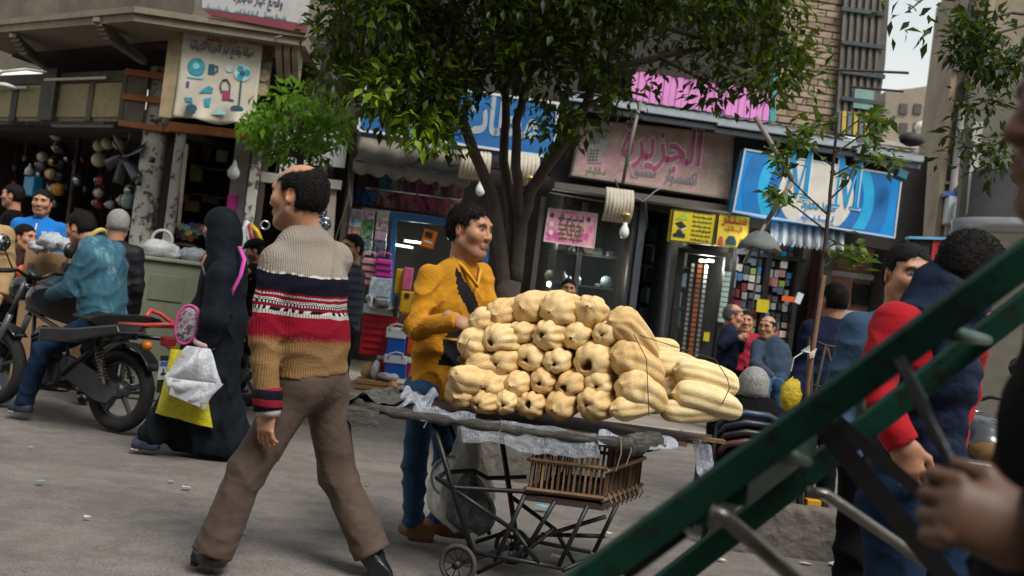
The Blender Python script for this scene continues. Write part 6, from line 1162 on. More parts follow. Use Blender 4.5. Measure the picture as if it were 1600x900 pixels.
# wooden cage crate on the lower shelf
CW = [M(c, .8, .3, 8, .4, 80, dirt=.3) for c in ('#6b5138', '#5a422e', '#7d6144', '#49362a')]; CWL = M('#9a8460', .75, .25, 8, .3, 80, dirt=.2)
cr = empty('slatted_crate', P(900, 780, YN + .2), 'dark wooden slatted cage crate tied onto the lower shelf of the cart', 'crate')
k00, k10, k11 = P(823, 772, YN - .0), P(940, 783, YN - .0), P(1000, 752, YN + .48); zt = P(823, 675, YN)[2]; k01 = k00 + (k11 - k10)
zb = k00[2] + .012; Hc = zt - zb - .0
cor = [A(q[0], q[1], 0) for q in (k00, k10, k11, k01)]
def side(i, s): return cor[i] * (1 - s) + cor[(i + 1) % 4] * s
for i, n_ in ((0, 14), (1, 17), (2, 13), (3, 14)):
    for k in range(n_):
        s = (k + .5) / n_; p = side(i, s); mb = MB(); w = .0075 + .002 * ((k * 7) % 3); mb.box(p + A(0, 0, zb + Hc / 2), (w, w, Hc)); ob('slat', mb, CW[(k * 3 + i) % 4], cr)
    for z, m_ in ((zb + .012, CW[0]), (zb + Hc * .55, CWL if i == 1 else CW[0]), (zb + Hc - .01, CW[1])):
        nrm = unit(np.cross(side(i, 1) - side(i, 0), A(0, 0, 1))); mb = MB(); mb.tube([side(i, -.02) + nrm * .008 + A(0, 0, z - (.0 if i != 1 else .01)), side(i, 1.02) + nrm * .008 + A(0, 0, z)], .010, 6); ob('rail', mb, m_, cr)
mb = MB(); mb.add([cor[i] + A(0, 0, zb) for i in range(4)], [(0, 1, 2, 3)]); ob('base_board', mb, CW[1], cr, solid=.008)
rr = random.Random(5)
for k in range(8):
    p = side(1, .08 + .12 * k) + A(.01, -.01, zb); mb = MB(); mb.tube([p + A(0, 0, .03), p + A(.02, -.012, -.01), p + A(.005, 0, -.045)], .004, 5); ob('binding_cord', mb, M('#7a6a50', .85), cr)
# carrier bags hanging at the left of the cart
def bag(name, pts_top, c, r, mat, label, seed, cat='bag', par=None):
    """thin plastic carrier bag: pinched handles, sagging folds"""
    rr = np.random.default_rng(seed); ph = rr.uniform(0, 6, 8); top = np.mean(pts_top, 0); H = top[2] - (c[2] - r[2]); mb = MB(); rows = []
    for i in range(17):
        t = i / 16; z = top[2] - H * t; prof = (.12 + .88 * (1 - (1 - min(1, t / .62)) ** 1.7)) * (1 - max(0, t - .8) ** 2 * 14); cx = top * (1 - min(1, t * 1.6)) + c * min(1, t * 1.6); row = []
        for k in range(29):
            a = 2 * math.pi * k / 28; w = 1 + .16 * math.sin(5 * a + ph[0] + 2 * t) + .10 * math.sin(9 * a + ph[1] - 5 * t) + .07 * math.sin(13 * a + ph[2] + 9 * t)
            row.append(A(cx[0] + r[0] * prof * w * math.cos(a), cx[1] + r[1] * prof * w * math.sin(a), z + .01 * math.sin(4 * a + ph[3])))
        rows.append(row)
    mb.grid(rows); return ob(name, mb, mat, par, label=label, cat=cat, smooth=True)
bag('carrier_bag', [P(742, 678, 4.95)], P(712, 765, 4.9), (.12, .09, .16), plastic_film('#e6e6e0', .9, .3), 'whitish plastic carrier bag with a container, hanging on the cart beside the vendor', 21); bag('carrier_bag', [P(722, 672, 4.9)], P(735, 775, 5.0), (.11, .08, .18), plastic_film('#e2e4e2', .55, .3), 'thin clear carrier bag hanging nearest the cart frame', 22); bag('carrier_bag', [P(735, 738, 4.75)], P(740, 800, 4.75), (.10, .08, .10), plastic_film('#3f4347', .75, .3), 'dark grey plastic bag hanging under the white ones', 23)
mb = MB(); mb.torus(P(702, 745, 4.86), unit(A(.5, -1, .2)), .095, .007, 30, 6); ob('plastic_tub', mb, M('#b5b4ab', .4), label='white plastic rim of a tub inside the hanging bag', cat='tub', smooth=True)
# ================================================================== loofahs
def loofah_mat():
    n = NT('dried_loofah'); at = n.n('ShaderNodeAttribute', attribute_name='Col'); co = n.coord(); s = n.xyz(at.outputs['Vector']); inf = n.n('ShaderNodeObjectInfo').outputs['Random']
    a = n.noise(co, 14, 6, .7); base = n.ramp(a, [(.3, lin('#d0ad72')), (.55, lin('#e9d09b')), (.75, lin('#f4e5be'))]); base = n.mix(n.math('MULTIPLY', inf, .5), base, lin('#b98f55'))
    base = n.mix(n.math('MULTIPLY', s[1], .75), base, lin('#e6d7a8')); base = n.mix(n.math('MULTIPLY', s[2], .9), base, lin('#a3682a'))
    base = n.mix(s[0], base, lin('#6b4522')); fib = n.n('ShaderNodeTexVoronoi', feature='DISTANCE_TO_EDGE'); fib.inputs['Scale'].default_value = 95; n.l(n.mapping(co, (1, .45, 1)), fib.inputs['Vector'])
    base = n.mix(n.ramp(fib.outputs['Distance'], [(.0, 0.0), (.12, .14)]), base, lin('#a87f45')); n.l(base, n.b.inputs['Base Color']); n.b.inputs['Roughness'].default_value = .75; n.b.inputs['Specular IOR Level'].default_value = .2
    n.b.inputs['Subsurface Weight'].default_value = .12; n.b.inputs['Subsurface Radius'].default_value = (.02, .012, .004); n.b.inputs['Subsurface Scale'].default_value = 1.0
    h = n.math('ADD', n.math('MULTIPLY', fib.outputs['Distance'], -1.2), n.noise(co, 55, 5, .75)); n.bump(h, .42, .008); return n.m
LOOF = loofah_mat()
def loofah(c, d, R, Lg, seed, label, green=0.0, hole=1.0, group='dried loofahs on the cart'):
    """ribbed hollow gourd; c centre of its near end, d points from the near end along its length"""
    rr = np.random.default_rng(seed); d = unit(d); up = A(0, 0, 1); a = unit(np.cross(d, up)); b = np.cross(a, d); nr = int(rr.integers(6, 11)); ph = rr.uniform(0, 6, 8); n = 60
    bend = rr.normal(0, .10, 2); prof = []
    for x, r in ((.035, .10), (.004, .13), (-.004, .20), (.0, .34), (.008, .52), (.025, .68), (.055, .82), (.10, .92), (.17, .985), (.27, 1.02), (.4, 1.0), (.55, .97), (.7, .93), (.82, .85), (.9, .72), (.95, .55), (.98, .3), (.99, .02)): prof.append((x, r))
    hr = (.10 + .18 * rr.random()) * hole + .04; V = []; C = []; rows = len(prof)
    th = np.linspace(0, 2 * math.pi, n, endpoint=False); amp = rr.uniform(.06, .11); hoff = rr.normal(0, .14, 2) * R; ir = 1 + .18 * np.sin(2 * th + ph[4]) * hole + .15 * np.sin(3 * th + ph[5]) * hole
    for i, (x, r) in enumerate(prof):
        rib = (np.sin(nr * th / 2 + ph[0] + .4 * math.sin(5 * x + ph[1]) + .5 * np.sin(th + ph[7])) ** 2) ** .62; env = min(1, max(0, (r - .36) / .5)); w = 1 - amp * env * 1.6 * (1 - rib)
        lump_ = 1 + .05 * np.sin(2 * th + ph[2] + 4 * x) + .03 * np.sin(3 * th - ph[3] + 9 * x) + .02 * np.sin(5 * th + ph[6] + 14 * x); rr_ = R * r * w * lump_
        xx = x * Lg * np.ones(n)
        if i < 5: rr_ = R * np.interp(r, [.10, .13, .20, .34, .52], [hr * .75, hr * .95, hr * 1.12, max(hr * 1.3, .38), .56]) * ir ** (1 if i < 3 else .5) * (w ** .3); xx = xx + (.028 if i == 0 else 0) + .0025 * np.sin(3 * th + ph[1]) * (i < 4)
        xx = xx - (.012 * (3 - i) if i < 3 and hole < .3 else 0)
        if i == 0: xx = xx + .01
        hk = max(0, 1 - i / 7.0); off = (a * hoff[0] + b * hoff[1]) * hk + bend[0] * a * (x ** 2) * Lg + bend[1] * b * (x ** 2) * Lg
        p = c + d * xx[:, None] + off + a * (rr_ * np.cos(th))[:, None] + b * (rr_ * np.sin(th))[:, None]; V.append(p)
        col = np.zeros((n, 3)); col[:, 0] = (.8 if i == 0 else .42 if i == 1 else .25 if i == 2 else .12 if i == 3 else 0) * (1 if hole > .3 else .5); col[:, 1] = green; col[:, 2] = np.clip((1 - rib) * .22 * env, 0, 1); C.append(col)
    V.append((c + a * hoff[0] + b * hoff[1])[None] + d * (.06 if hole > .3 else .012)); C.append(np.array([[1.0, green, 0]])); V = np.concatenate(V); C = np.concatenate(C)
    Q = [(i * n + k, i * n + (k + 1) % n, (i + 1) * n + (k + 1) % n, (i + 1) * n + k) for i in range(rows - 1) for k in range(n)]
    e = rows * n; mbq = [(q[0], q[3], q[2], q[1]) for q in Q]; Q = Q + [((k + 1) % n, k, e, e) for k in range(n)]
    me = bpy.data.meshes.new('loofah'); base = c - A(0, 0, R); me.from_pydata([tuple(x) for x in (V - base)], [], [q if q[2] != q[3] else q[:3] for q in Q]); o = link('loofah', me, LOOF); o.location = tuple(base)
    at = me.attributes.new('Col', 'FLOAT_COLOR', 'POINT'); c4 = np.ones((len(V), 4), np.float32); c4[:, :3] = C; at.data.foreach_set('color', c4.ravel()); me.polygons.foreach_set('use_smooth', [True] * len(me.polygons)); me.update()
    return tag(o, label, 'loofah', group)
# rows as seen: x, y, size; ends face the street
ORD = ['first', 'second', 'third', 'fourth', 'fifth', 'sixth', 'seventh', 'eighth', 'ninth']
ROWS = [('bottom row', 4.45, [(712, 620, 27), (746, 632, 20), (784, 631, 21), (822, 634, 23), (866, 638, 25), (917, 636, 28), (972, 642, 24)]),
        ('second row', 4.48, [(706, 590, 24), (757, 605, 23), (799, 602, 21), (841, 599, 22), (883, 605, 23), (930, 606, 25), (984, 604, 36)]),
        ('third row', 4.52, [(733, 573, 27), (777, 569, 25), (821, 562, 25), (864, 567, 22), (918, 567, 32), (974, 558, 36)]),
        ('fourth row', 4.56, [(722, 537, 27), (767, 528, 26), (803, 523, 21), (845, 527, 26), (893, 527, 26), (938, 522, 23)]),
        ('top row', 4.60, [(738, 503, 27), (776, 490, 23), (815, 483, 28), (862, 484, 30), (917, 488, 29), (968, 502, 37)])]
sd = 0
for name_, Y, lst in ROWS:
    for i, (px, py, r) in enumerate(lst):
        sd += 1; c = P(px, py, Y); R = r * S(Y) * 1.04; dx = (px - 850) / 900.0
        jr = random.Random(sd); d = A(.42 + jr.uniform(-.25, .25), 1, .10 + jr.uniform(-.15, .12)); Lg = .46; c = c + A(0, jr.uniform(-.03, .03), 0)
        if px < 745 and py < 600: d = A(.8, .6, .0); Lg = .36; R *= .95
        if px > 960: d = A(.72, .62, -.38 if py < 540 else -.24 if py < 620 else -.02); Lg = .32; c = c + A(-.035, -.03, .01); R *= .78
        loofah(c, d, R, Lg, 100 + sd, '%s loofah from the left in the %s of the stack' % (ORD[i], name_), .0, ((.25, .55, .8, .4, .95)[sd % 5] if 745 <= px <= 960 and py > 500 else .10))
# support: inner loofahs behind the front layer
for i, (x, y, z, R) in enumerate(((.02, 5.0, .82, .08), (.2, 5.02, .82, .085), (.38, 5.0, .82, .08), (.1, 5.0, .97, .08), (.3, 5.0, .97, .08), (.55, 4.98, .83, .08), (.5, 4.98, .98, .08))): pass
for i, (px, py, r, Lg, dz, Y) in enumerate(((1034, 640, 20, .33, .0, 4.62), (1030, 606, 21, .30, .03, 4.78), (1056, 616, 25, .34, -.01, 4.62), (1012, 572, 26, .28, .06, 4.82), (1056, 580, 25, .32, .0, 4.72), (1004, 543, 18, .18, .02, 4.9))):
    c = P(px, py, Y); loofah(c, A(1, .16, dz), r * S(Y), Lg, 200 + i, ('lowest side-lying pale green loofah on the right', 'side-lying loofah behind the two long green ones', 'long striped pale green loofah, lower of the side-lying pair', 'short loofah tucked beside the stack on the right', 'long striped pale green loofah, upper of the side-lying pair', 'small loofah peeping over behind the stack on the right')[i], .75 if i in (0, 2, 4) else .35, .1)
for i, pts in enumerate(([(990, 522, 4.5), (1010, 560, 4.45), (1012, 600, 4.44), (1014, 650, 4.44)], [(1000, 524, 4.52), (1050, 540, 4.62), (1118, 562, 4.62)], [(1118, 562, 4.6), (1136, 590, 4.52), (1140, 606, 4.52), (1128, 632, 4.6), (1112, 655, 4.7)], [(734, 528, 4.5), (726, 548, 4.44), (722, 562, 4.46)])):
    mb = MB(); mb.tube([P(*q) for q in pts], .0022, 5); ob('tie_string', mb, M('#3b3226', .8), label=('thin string down the right edge of the loofah stack', 'string from the stack to the side-lying loofahs', 'dark string looped round the pale green loofahs', 'short string at the left of the loofah stack')[i], cat='string')
# ================================================================== green hand cart in front
GRN = NT('chipped_green_paint')
def _g():
    n = GRN; co = n.coord(); a = n.noise(co, 26, 8, .75); b = n.noise(co, 4, 4); cc = n.ramp(b, [(.3, lin('#04261c')), (.7, lin('#06382a'))]); cc = n.mix(n.ramp(a, [(.52, 0.0), (.60, .92)]), cc, lin('#17130f')); n.l(cc, n.b.inputs['Base Color']); n.b.inputs['Roughness'].default_value = .5; n.b.inputs['Specular IOR Level'].default_value = .22; n.bump(a, .25, .004)
_g(); GRN = GRN.m
BARM = M('#1a1a1b', .45, .3, 20, .15, 60, metal=.5, dirt=.2); RODM = M('#6a665f', .35, .3, 20, .15, 60, metal=.7, dirt=.3)
hc = empty('hand_cart', G(1100, 1500) * 0 + A(.0, 1.7, 0), 'green steel handcart frame held by the man at the edge, slanting across the street', 'cart')
def beam(p0, p1, w, th, name, mat, leg=.0):
    """angle-iron: upright face w wide towards the street plus a narrow top flange"""
    p0 = np.array(p0); p1 = np.array(p1); t = unit(p1 - p0); nb_ = A(0, 1, 0) - t * t[1]; nb_ = unit(nb_); up = np.cross(nb_, t); up = up if up[2] > 0 else -up
    mb = MB(); Lb = np.linalg.norm(p1 - p0); R = np.stack([t, up, nb_], 1); mb.box((p0 + p1) / 2, (Lb, w, th), R); o = ob(name, mb, mat, hc, bevel=.003)
    mb = MB(); mb.box((p0 + p1) / 2 + up * (w / 2 - th / 2 + .0005) + nb_ * (leg / 2 + th / 2), (Lb, th, leg), R); ob('flange', mb, mat, o, bevel=.002); return o
YA, YB = 1.40, 2.05
a0, a1 = P(780, 1010, YA + .12), P(1700, 336, YA - .06); b0, b1 = P(940, 992, YB + .1), P(1640, 448, YB - .05)
beam(a0, a1, .046, .008, 'rail', GRN, .016); beam(b0, b1, .050, .008, 'rail', GRN, .018)
def la(s): return a0 * (1 - s) + a1 * s
def lb(s): return b0 * (1 - s) + b1 * s
for (q, w) in (((P(1484, 520, YA + .05), P(1545, 532, YB)), .012), ((P(1218, 704, YA + .08), P(1262, 722, YB)), .012), ((P(1340, 612, YA + .06), P(1345, 640, YB)), .01)): mb = MB(); mb.tube([q[0], q[1]], w, 8); ob('cross_rod', mb, M('#31493f', .45, .3, 20, .1, 60, metal=.3), hc, smooth=True)
mb = MB(); mb.bar(P(1150, 762, YA + .06), P(1262, 690, YB), .035, .05); ob('cross_plate', mb, GRN, hc); mb = MB(); mb.bar(P(1090, 800, YA + .06), P(1180, 752, YB), .03, .04); ob('cross_plate', mb, GRN, hc)
mb = MB(); mb.bar(P(1284, 664, YB - .25), P(1530, 965, YB - .15), .038, .006, (0, 1, .2)); ob('brace', mb, BARM, hc); mb = MB(); mb.bar(P(1306, 656, YB - .1), P(1475, 802, YB), .026, .006, (0, 1, .2)); ob('brace', mb, BARM, hc)
for pts, r, m_ in (([(1108, 798, YA + .05), (1130, 806, YA + .05), (1290, 945, YA + .1)], .0125, RODM), ([(1262, 768, YB - .1), (1290, 772, YB - .1), (1520, 930, YB)], .0115, RODM), ([(1405, 560, YA - .05), (1420, 590, YA - .06), (1512, 775, 1.12)], .0085, BARM), ([(975, 900, YA + .1), (1070, 830, YA + .1)], .01, BARM), ([(1470, 770, 1.10), (1600, 790, 1.06)], .016, BARM)):
    mb = MB(); mb.tube([P(*q) for q in pts], r, 10); ob('rod', mb, m_, hc, smooth=True)
for q0 in (a0, b0):                                             # rails run down to their castors below the picture
    t = unit((a1 - a0)); foot = q0 - t * max(0, (q0[2] - .12)) / max(.2, t[2]); beam(q0, foot, .06, .008, 'rail_foot', GRN, .04); spoked_wheel(A(foot[0], foot[1], .10), A(0, 1, 0), .10, .014, hc, 6)
# ================================================================== motorcycles
def motorcycle(gr, yaw, body_c, label, hoop=True, plate=True, detail=True, seat_c='#141414', rider=False):
    f, l, u = frame(yaw); o0 = A(gr[0], gr[1], 0); L = lambda x, y, z: o0 + f * x + l * y + A(0, 0, z)
    r = empty('motorcycle', o0 + f * .6, label, 'motorcycle'); BK = M('#121314', .35, .2, 6, .08, 50, dirt=.25); BODY = M(body_c, .25, .15, 5, .05, 40, coat=.4, dirt=.15); GR = M('#55585c', .4, .2, 6, .15, 40, metal=.6, dirt=.35); CR = M('#a6a9ad', .18, .1, 6, .05, 40, metal=1.0); RUB = M('#1b1a19', .85, .25, 10, .35, 70, dirt=.45)
    for x, R in ((0, .30), (1.28, .30)):
        wh = bpy.data.objects.new('wheel', None); COL.objects.link(wh); wh.parent = r; c = L(x, 0, R); wh.location = tuple(c - origin(r))
        mb = MB(); mb.torus(c, l, R - .048, .050, 44, 12); ob('tyre', mb, RUB, wh, smooth=True); mb = MB(); mb.torus(c, l, R - .10, .014, 44, 8); ob('rim', mb, GR, wh, smooth=True)
        for k in range(5):
            a = 2 * math.pi * k / 5 + .3; e = f * math.cos(a) + A(0, 0, math.sin(a)); mb = MB(); mb.bar(c + e * .04, c + e * (R - .105), .022, .030, l); ob('spoke', mb, GR, wh)
        mb = MB(); mb.lathe(c - l * .06, l, [(0, .05), (.03, .065), (.09, .065), (.12, .05)], 20); ob('hub', mb, GR, wh, smooth=True)
    # swing arm, chain case, engine
    mb = MB(); mb.prism(Plane(L(0, .10, 0), math.degrees(yaw)), [(-.06, .27), (.0, .205), (.12, .21), (.46, .34), (.52, .42), (.46, .50), (.30, .47), (.06, .39), (-.05, .35)], -.02, .02); ob('chain_case', mb, M('#4a4b4e', .5, .2, 5, .2, 40, metal=.4, dirt=.4), r, bevel=.008)
    mb = MB(); mb.tube([L(0, -.09, .30), L(.5, -.08, .38)], .022, 8); ob('swing_arm', mb, BK, r, smooth=True)
    Fd = Field(*bounds([L(.4, -.2, .2), L(.95, .2, .65)], .1), .012); Fd.cone(L(.52, -.09, .36), L(.52, .09, .36), .10, .10, .02, cap=3); Fd.cone(L(.66, -.10, .36), L(.66, .10, .36), .11, .11, .02, cap=3); Fd.cone(L(.72, 0, .40), L(.82, 0, .60), .075, .07, .02); V, Q = Fd.mesh(); arr_mesh('engine', V, Q, GR, r)
    mb = MB()
    for k in range(7): mb.lathe(L(.735 + .014 * k, 0, .44 + .026 * k) , unit(f * .42 + A(0, 0, .9)), [(0, .095), (.008, .095)], 18)
    ob('cooling_fins', mb, M('#3c3e41', .5, .2, 6, .1, 40, metal=.6), r)
    mb = MB(); mb.tube([L(.86, -.1, .52), L(.9, -.13, .3), L(.7, -.16, .22), L(.3, -.17, .25), L(-.12, -.18, .32)], [.022, .022, .024, .04, .042], 10); ob('exhaust', mb, CR, r, smooth=True)
    for pts in ([L(.95, 0, .80), L(.92, .0, .45), L(.75, .0, .24), L(.45, 0, .25)], [L(.98, .05, .78), L(.5, .12, .66), L(-.2, .12, .70)], [L(.98, -.05, .78), L(.5, -.12, .66), L(-.2, -.12, .70)], [L(.45, .12, .65), L(.42, .1, .35)], [L(.45, .12, .35), L(.1, .12, .66)]):
        mb = MB(); mb.tube(pts, .016, 8); ob('frame_tube', mb, BK, r, smooth=True)
    # tank, seat, tail
    Fd = Field(*bounds([L(.35, -.2, .6), L(1.05, .2, 1.02)], .05), .012); Fd.cone(L(.48, 0, .80), L(.86, 0, .86), .105, .125, .03, (l, 1.15)); Fd.ell(L(.70, 0, .90), (.25, .15, .075), np.stack([f, l, A(0, 0, 1)], 1), .05); V, Q = Fd.mesh(); tk = arr_mesh('tank', V, Q, BODY, r); mb = MB(); mb.lathe(L(.74, 0, .965), (0, 0, 1), [(0, .035), (.015, .035), (.02, .02)], 14); ob('filler_cap', mb, CR, tk, smooth=True)
    Fd = Field(*bounds([L(-.35, -.2, .6), L(.55, .2, .95)], .05), .012); Fd.cone(L(.46, 0, .79), L(.15, 0, .77), .055, .062, .04, (l, 1.9)); Fd.cone(L(.15, 0, .77), L(-.28, 0, .83), .062, .05, .04, (l, 1.9)); V, Q = Fd.mesh(); arr_mesh('seat', V, Q, M(seat_c, .42, .15, 5, .2, 60), r)
    mb = MB(); mb.prism(Plane(L(0, .135, 0), math.degrees(yaw)), [(-.32, .74), (.15, .62), (.42, .60), (.42, .70), (.1, .73), (-.28, .80)], -.27, .0); ob('tail_cowl', mb, BODY, r, bevel=.015)
    th = np.linspace(.35, 2.6, 12); mb = MB(); mb.grid([[L(.345 * math.cos(a), w, .30 + .345 * math.sin(a)) for w in (-.065, -.03, .03, .065)] for a in th]); ob('rear_mudguard', mb, BK, r, smooth=True, solid=.008)
    th = np.linspace(.3, 2.3, 12); mb = MB(); mb.grid([[L(1.28 + .335 * math.cos(a), w, .30 + .335 * math.sin(a)) for w in (-.06, -.03, .03, .06)] for a in th]); ob('front_mudguard', mb, BODY, r, smooth=True, solid=.008)
    for s in (-1, 1):                                            # shocks, fork, bars, mirrors, pegs
        a, b = L(.02, .13 * s, .34), L(.16, .13 * s, .66); mb = MB(); mb.tube([a, b], .018, 10); sh_ = ob('shock_absorber', mb, CR, r, smooth=True); mb = MB(); n = 70; d = unit(b - a); e1 = unit(np.cross(d, l)); e2 = np.cross(d, e1)
        mb.tube([a + (b - a) * (.1 + .6 * k / n) + (e1 * math.cos(k * .75) + e2 * math.sin(k * .75)) * .030 for k in range(n)], .006, 5); ob('spring', mb, M('#8f8378', .35, .2, 6, .1, 40, metal=.7), sh_, smooth=True); mb = MB(); mb.tube([a + (b - a) * .66, b], .030, 10); ob('shock_sleeve', mb, BK, sh_, smooth=True)
        mb = MB(); mb.tube([L(1.28, .085 * s, .30), L(1.10, .085 * s, .72)], .024, 10); mb.tube([L(1.10, .085 * s, .72), L(1.00, .085 * s, .97)], .016, 10); ob('fork_leg', mb, GR, r, smooth=True)
        mb = MB(); mb.tube([L(1.0, .03 * s, 1.0), L(.99, .16 * s, 1.06), L(.93, .34 * s, 1.05)], .013, 8); hb = ob('handlebar', mb, BK, r, smooth=True); mb = MB(); mb.tube([L(.96, .24 * s, 1.055), L(.92, .37 * s, 1.05)], .019, 10); ob('grip', mb, RUB, hb, smooth=True); mb = MB(); mb.tube([L(1.0, .25 * s, 1.05), L(.97, .4 * s, 1.03)], .006, 6); ob('lever', mb, CR, hb, smooth=True)
        mb = MB(); mb.tube([L(.97, .22 * s, 1.06), L(1.0, .30 * s, 1.22)], .006, 6); mi = ob('mirror_stem', mb, BK, r); mb = MB(); mb.lathe(L(1.0, .31 * s, 1.25), f, [(-.02, .02), (-.01, .06), (.01, .065), (.02, .04)], 18); ob('mirror', mb, CR if s > 0 else BK, mi, smooth=True)
        mb = MB(); mb.tube([L(.42, .1 * s, .30), L(.42, .26 * s, .29)], .014, 8); ob('foot_peg', mb, RUB, r, smooth=True)
        mb = MB(); mb.lathe(L(-.30, .12 * s, .66), -f, [(-.03, .02), (0, .034), (.03, .03), (.045, .01)], 14); ob('indicator', mb, M('#c46a10', .25), r, smooth=True)
    mb = MB(); mb.lathe(L(1.10, 0, .92), f, [(-.10, .03), (-.06, .085), (0, .095), (.04, .095)], 22); hl = ob('headlight', mb, BODY, r, smooth=True); mb = MB(); mb.lathe(L(1.14, 0, .92), f, [(0, .088), (.02, .07), (.03, .02)], 22); ob('lens', mb, M('#aeb6ba', .1), hl, smooth=True)
    mb = MB(); mb.lathe(L(1.02, 0, 1.02), unit(-f * .6 + A(0, 0, .8)), [(0, .05), (.04, .05), (.045, .04)], 18); ob('gauge', mb, BK, r, smooth=True)
    if hoop:
        RD = M('#b33a30', .4, .2, 6, .1, 40); mb = MB(); mb.tube([L(-.05, .14, .78), L(-.30, .15, .80), L(-.42, .12, .82), L(-.48, 0, .83), L(-.42, -.12, .82), L(-.30, -.15, .80), L(-.05, -.14, .78)], .016, 8); ob('grab_rail', mb, RD, r, smooth=True); mb = MB(); mb.tube([L(-.25, .10, .86), L(-.2, .02, .90), L(-.2, -.08, .88), L(-.3, -.12, .82)], .015, 8); ob('grab_rail', mb, RD, r, smooth=True)
    mb = MB(); mb.box(L(-.385, 0, .70), (.12, .05, .07), np.stack([l, f, A(0, 0, 1)], 1)); ob('tail_light', mb, M('#8a1519', .2), r, bevel=.015)
    if plate:
        PL = Plane(L(-.405, 0, 0), math.degrees(yaw) - 90); pz = .50; e = MB(); e.pbox(PL, -.085, .085, pz - .065, pz + .065, 0, .006); p_ = ob('number_plate', e, M('#b9bcc0', .4), r); e = MB(); e.pbox(PL, -.083, .083, pz + .030, pz + .063, .006, .009); ob('plate_band', e, M('#2f5fa0', .4), p_); strokes('plate_writing', PL, -.065, pz - .05, .065, pz + .02, .007, INK, p_, 3); e = MB(); e.pbox(PL, -.05, .05, .34, .60, -.03, -.004); ob('plate_bracket', e, BK, r)
    return r
gR = G(180, 674); gF = G(-12, 632); byaw = math.atan2(gF[1] - gR[1], gF[0] - gR[0])
bike = motorcycle(gR, byaw, '#131417', 'black motorcycle with red grab rail, ridden by the man in denim')
motorcycle(G(330, 632) * A(1, 1, 0) + A(.25, .1, 0), math.radians(168), '#16408a', 'blue motorcycle parked behind the black one, headlight towards the counter', hoop=False, plate=False)
gp = P(1566, 800, 5.0); motorcycle(A(gp[0], 4.9, 0), math.radians(82), '#2a2c30', 'dark motorcycle mostly hidden behind the man in the red jumper', hoop=False, plate=False, seat_c='#6b4a22')
# ================================================================== the people of the street
D2R = math.radians
BLKC = cloth('#0c0c0e', 200, .25, fuzz=.1); NAVY = cloth('#1a2236', 220, .2); JEAN = cloth('#1f4260', 300, .3, fuzz=.15, name='denim'); JEAND = cloth('#16263a', 300, .3, name='dark_denim'); GREYC = cloth('#3a3d42', 220, .2)
SHB = M('#131212', .35, .2, 9, .12, 60, coat=.2); SHBR = M('#6e4a2a', .75, .25, 9, .25, 80); SOLB = M('#241a14', .8); SOLBR = M('#5c3a20', .8); SHN = M('#20283a', .7, .2, 9, .2, 60); SOLW = M('#b5b0a5', .7)
# ---- man in the patterned jumper
def jumper_mat():
    n = NT('patterned_knit'); tc = n.n('ShaderNodeTexCoord').outputs['Object']; x, y, z = n.xyz(tc)
    wob = n.math('MULTIPLY', n.math('SUBTRACT', n.noise(tc, 4, 3), .5), .05); zz = n.math('ADD', z, wob)
    f = n.math('DIVIDE', n.math('SUBTRACT', zz, .849), .80)     # 0 hem .. 1 collar
    rib = n.math('SINE', n.math('MULTIPLY', n.math('ADD', n.math('MULTIPLY', x, 1.0), n.math('MULTIPLY', y, .8)), 520)); nz = n.noise(tc, 130, 4, .8); nb = n.noise(tc, 320, 2, .8)
    beige = n.mix(n.math('MULTIPLY', n.math('ADD', n.math('MULTIPLY', rib, .5), .5), n.math('ADD', .25, n.math('MULTIPLY', nz, .6))), lin('#91877b'), lin('#6b6258')); tan = n.mix(n.math('MULTIPLY', n.math('ADD', n.math('MULTIPLY', rib, .5), .5), .6), lin('#8f6f48'), lin('#5f4628'))
    navy = lin('#12131f'); red = lin('#7a1022'); white = lin('#b8b2ac')
    tooth = n.math('SINE', n.math('MULTIPLY', n.math('ADD', x, n.math('MULTIPLY', y, .8)), 420)); t2 = n.math('SINE', n.math('MULTIPLY', n.math('SUBTRACT', x, y), 260))
    def band(c, a, b, colr, prev, edge=.003, dots=None):
        w = n.math('MULTIPLY', n.math('GREATER_THAN', f, a), n.math('LESS_THAN', f, b))
        if dots is not None: w = n.math('MULTIPLY', w, n.math('GREATER_THAN', dots, .0))
        return n.mix(w, prev, colr)
    c = band(None, -.5, .19, tan, beige); c = band(None, .17, .27, n.mix(n.ramp(n.math('ADD', n.math('MULTIPLY', nb, .9), n.math('MULTIPLY', n.math('SUBTRACT', f, .17), 6)), [(.55, 0.0), (.62, 1.0)]), tan, red), c); c = band(None, .27, .315, red, c)
    c = band(None, .315, .335, white, c, dots=tooth); c = band(None, .335, .352, navy, c); c = band(None, .335, .352, white, c, dots=t2); c = band(None, .352, .366, red, c); c = band(None, .366, .384, navy, c); c = band(None, .368, .380, white, c, dots=tooth); c = band(None, .384, .398, white, c); c = band(None, .388, .394, navy, c, dots=tooth); c = band(None, .398, .415, red, c); c = band(None, .415, .425, white, c, dots=tooth); c = band(None, .425, .437, red, c); c = band(None, .437, .53, navy, c); c = band(None, .528, .540, white, c, dots=t2)
    n.l(c, n.b.inputs['Base Color']); n.b.inputs['Roughness'].default_value = .95; n.b.inputs['Specular IOR Level'].default_value = .1; 
    n.bump(n.math('ADD', n.math('MULTIPLY', rib, .12), n.math('ADD', n.math('MULTIPLY', nz, .5), n.noise(n.mapping(tc, (1, 1, 2)), 12, 4))), .7, .012); return n.m
J = stand(0, 4.3, D2R(152), 1.78); g0 = P(440, 898, 4.25)
J['base'] = A(P(450, 890, 4.26)[0], 4.26, 0)
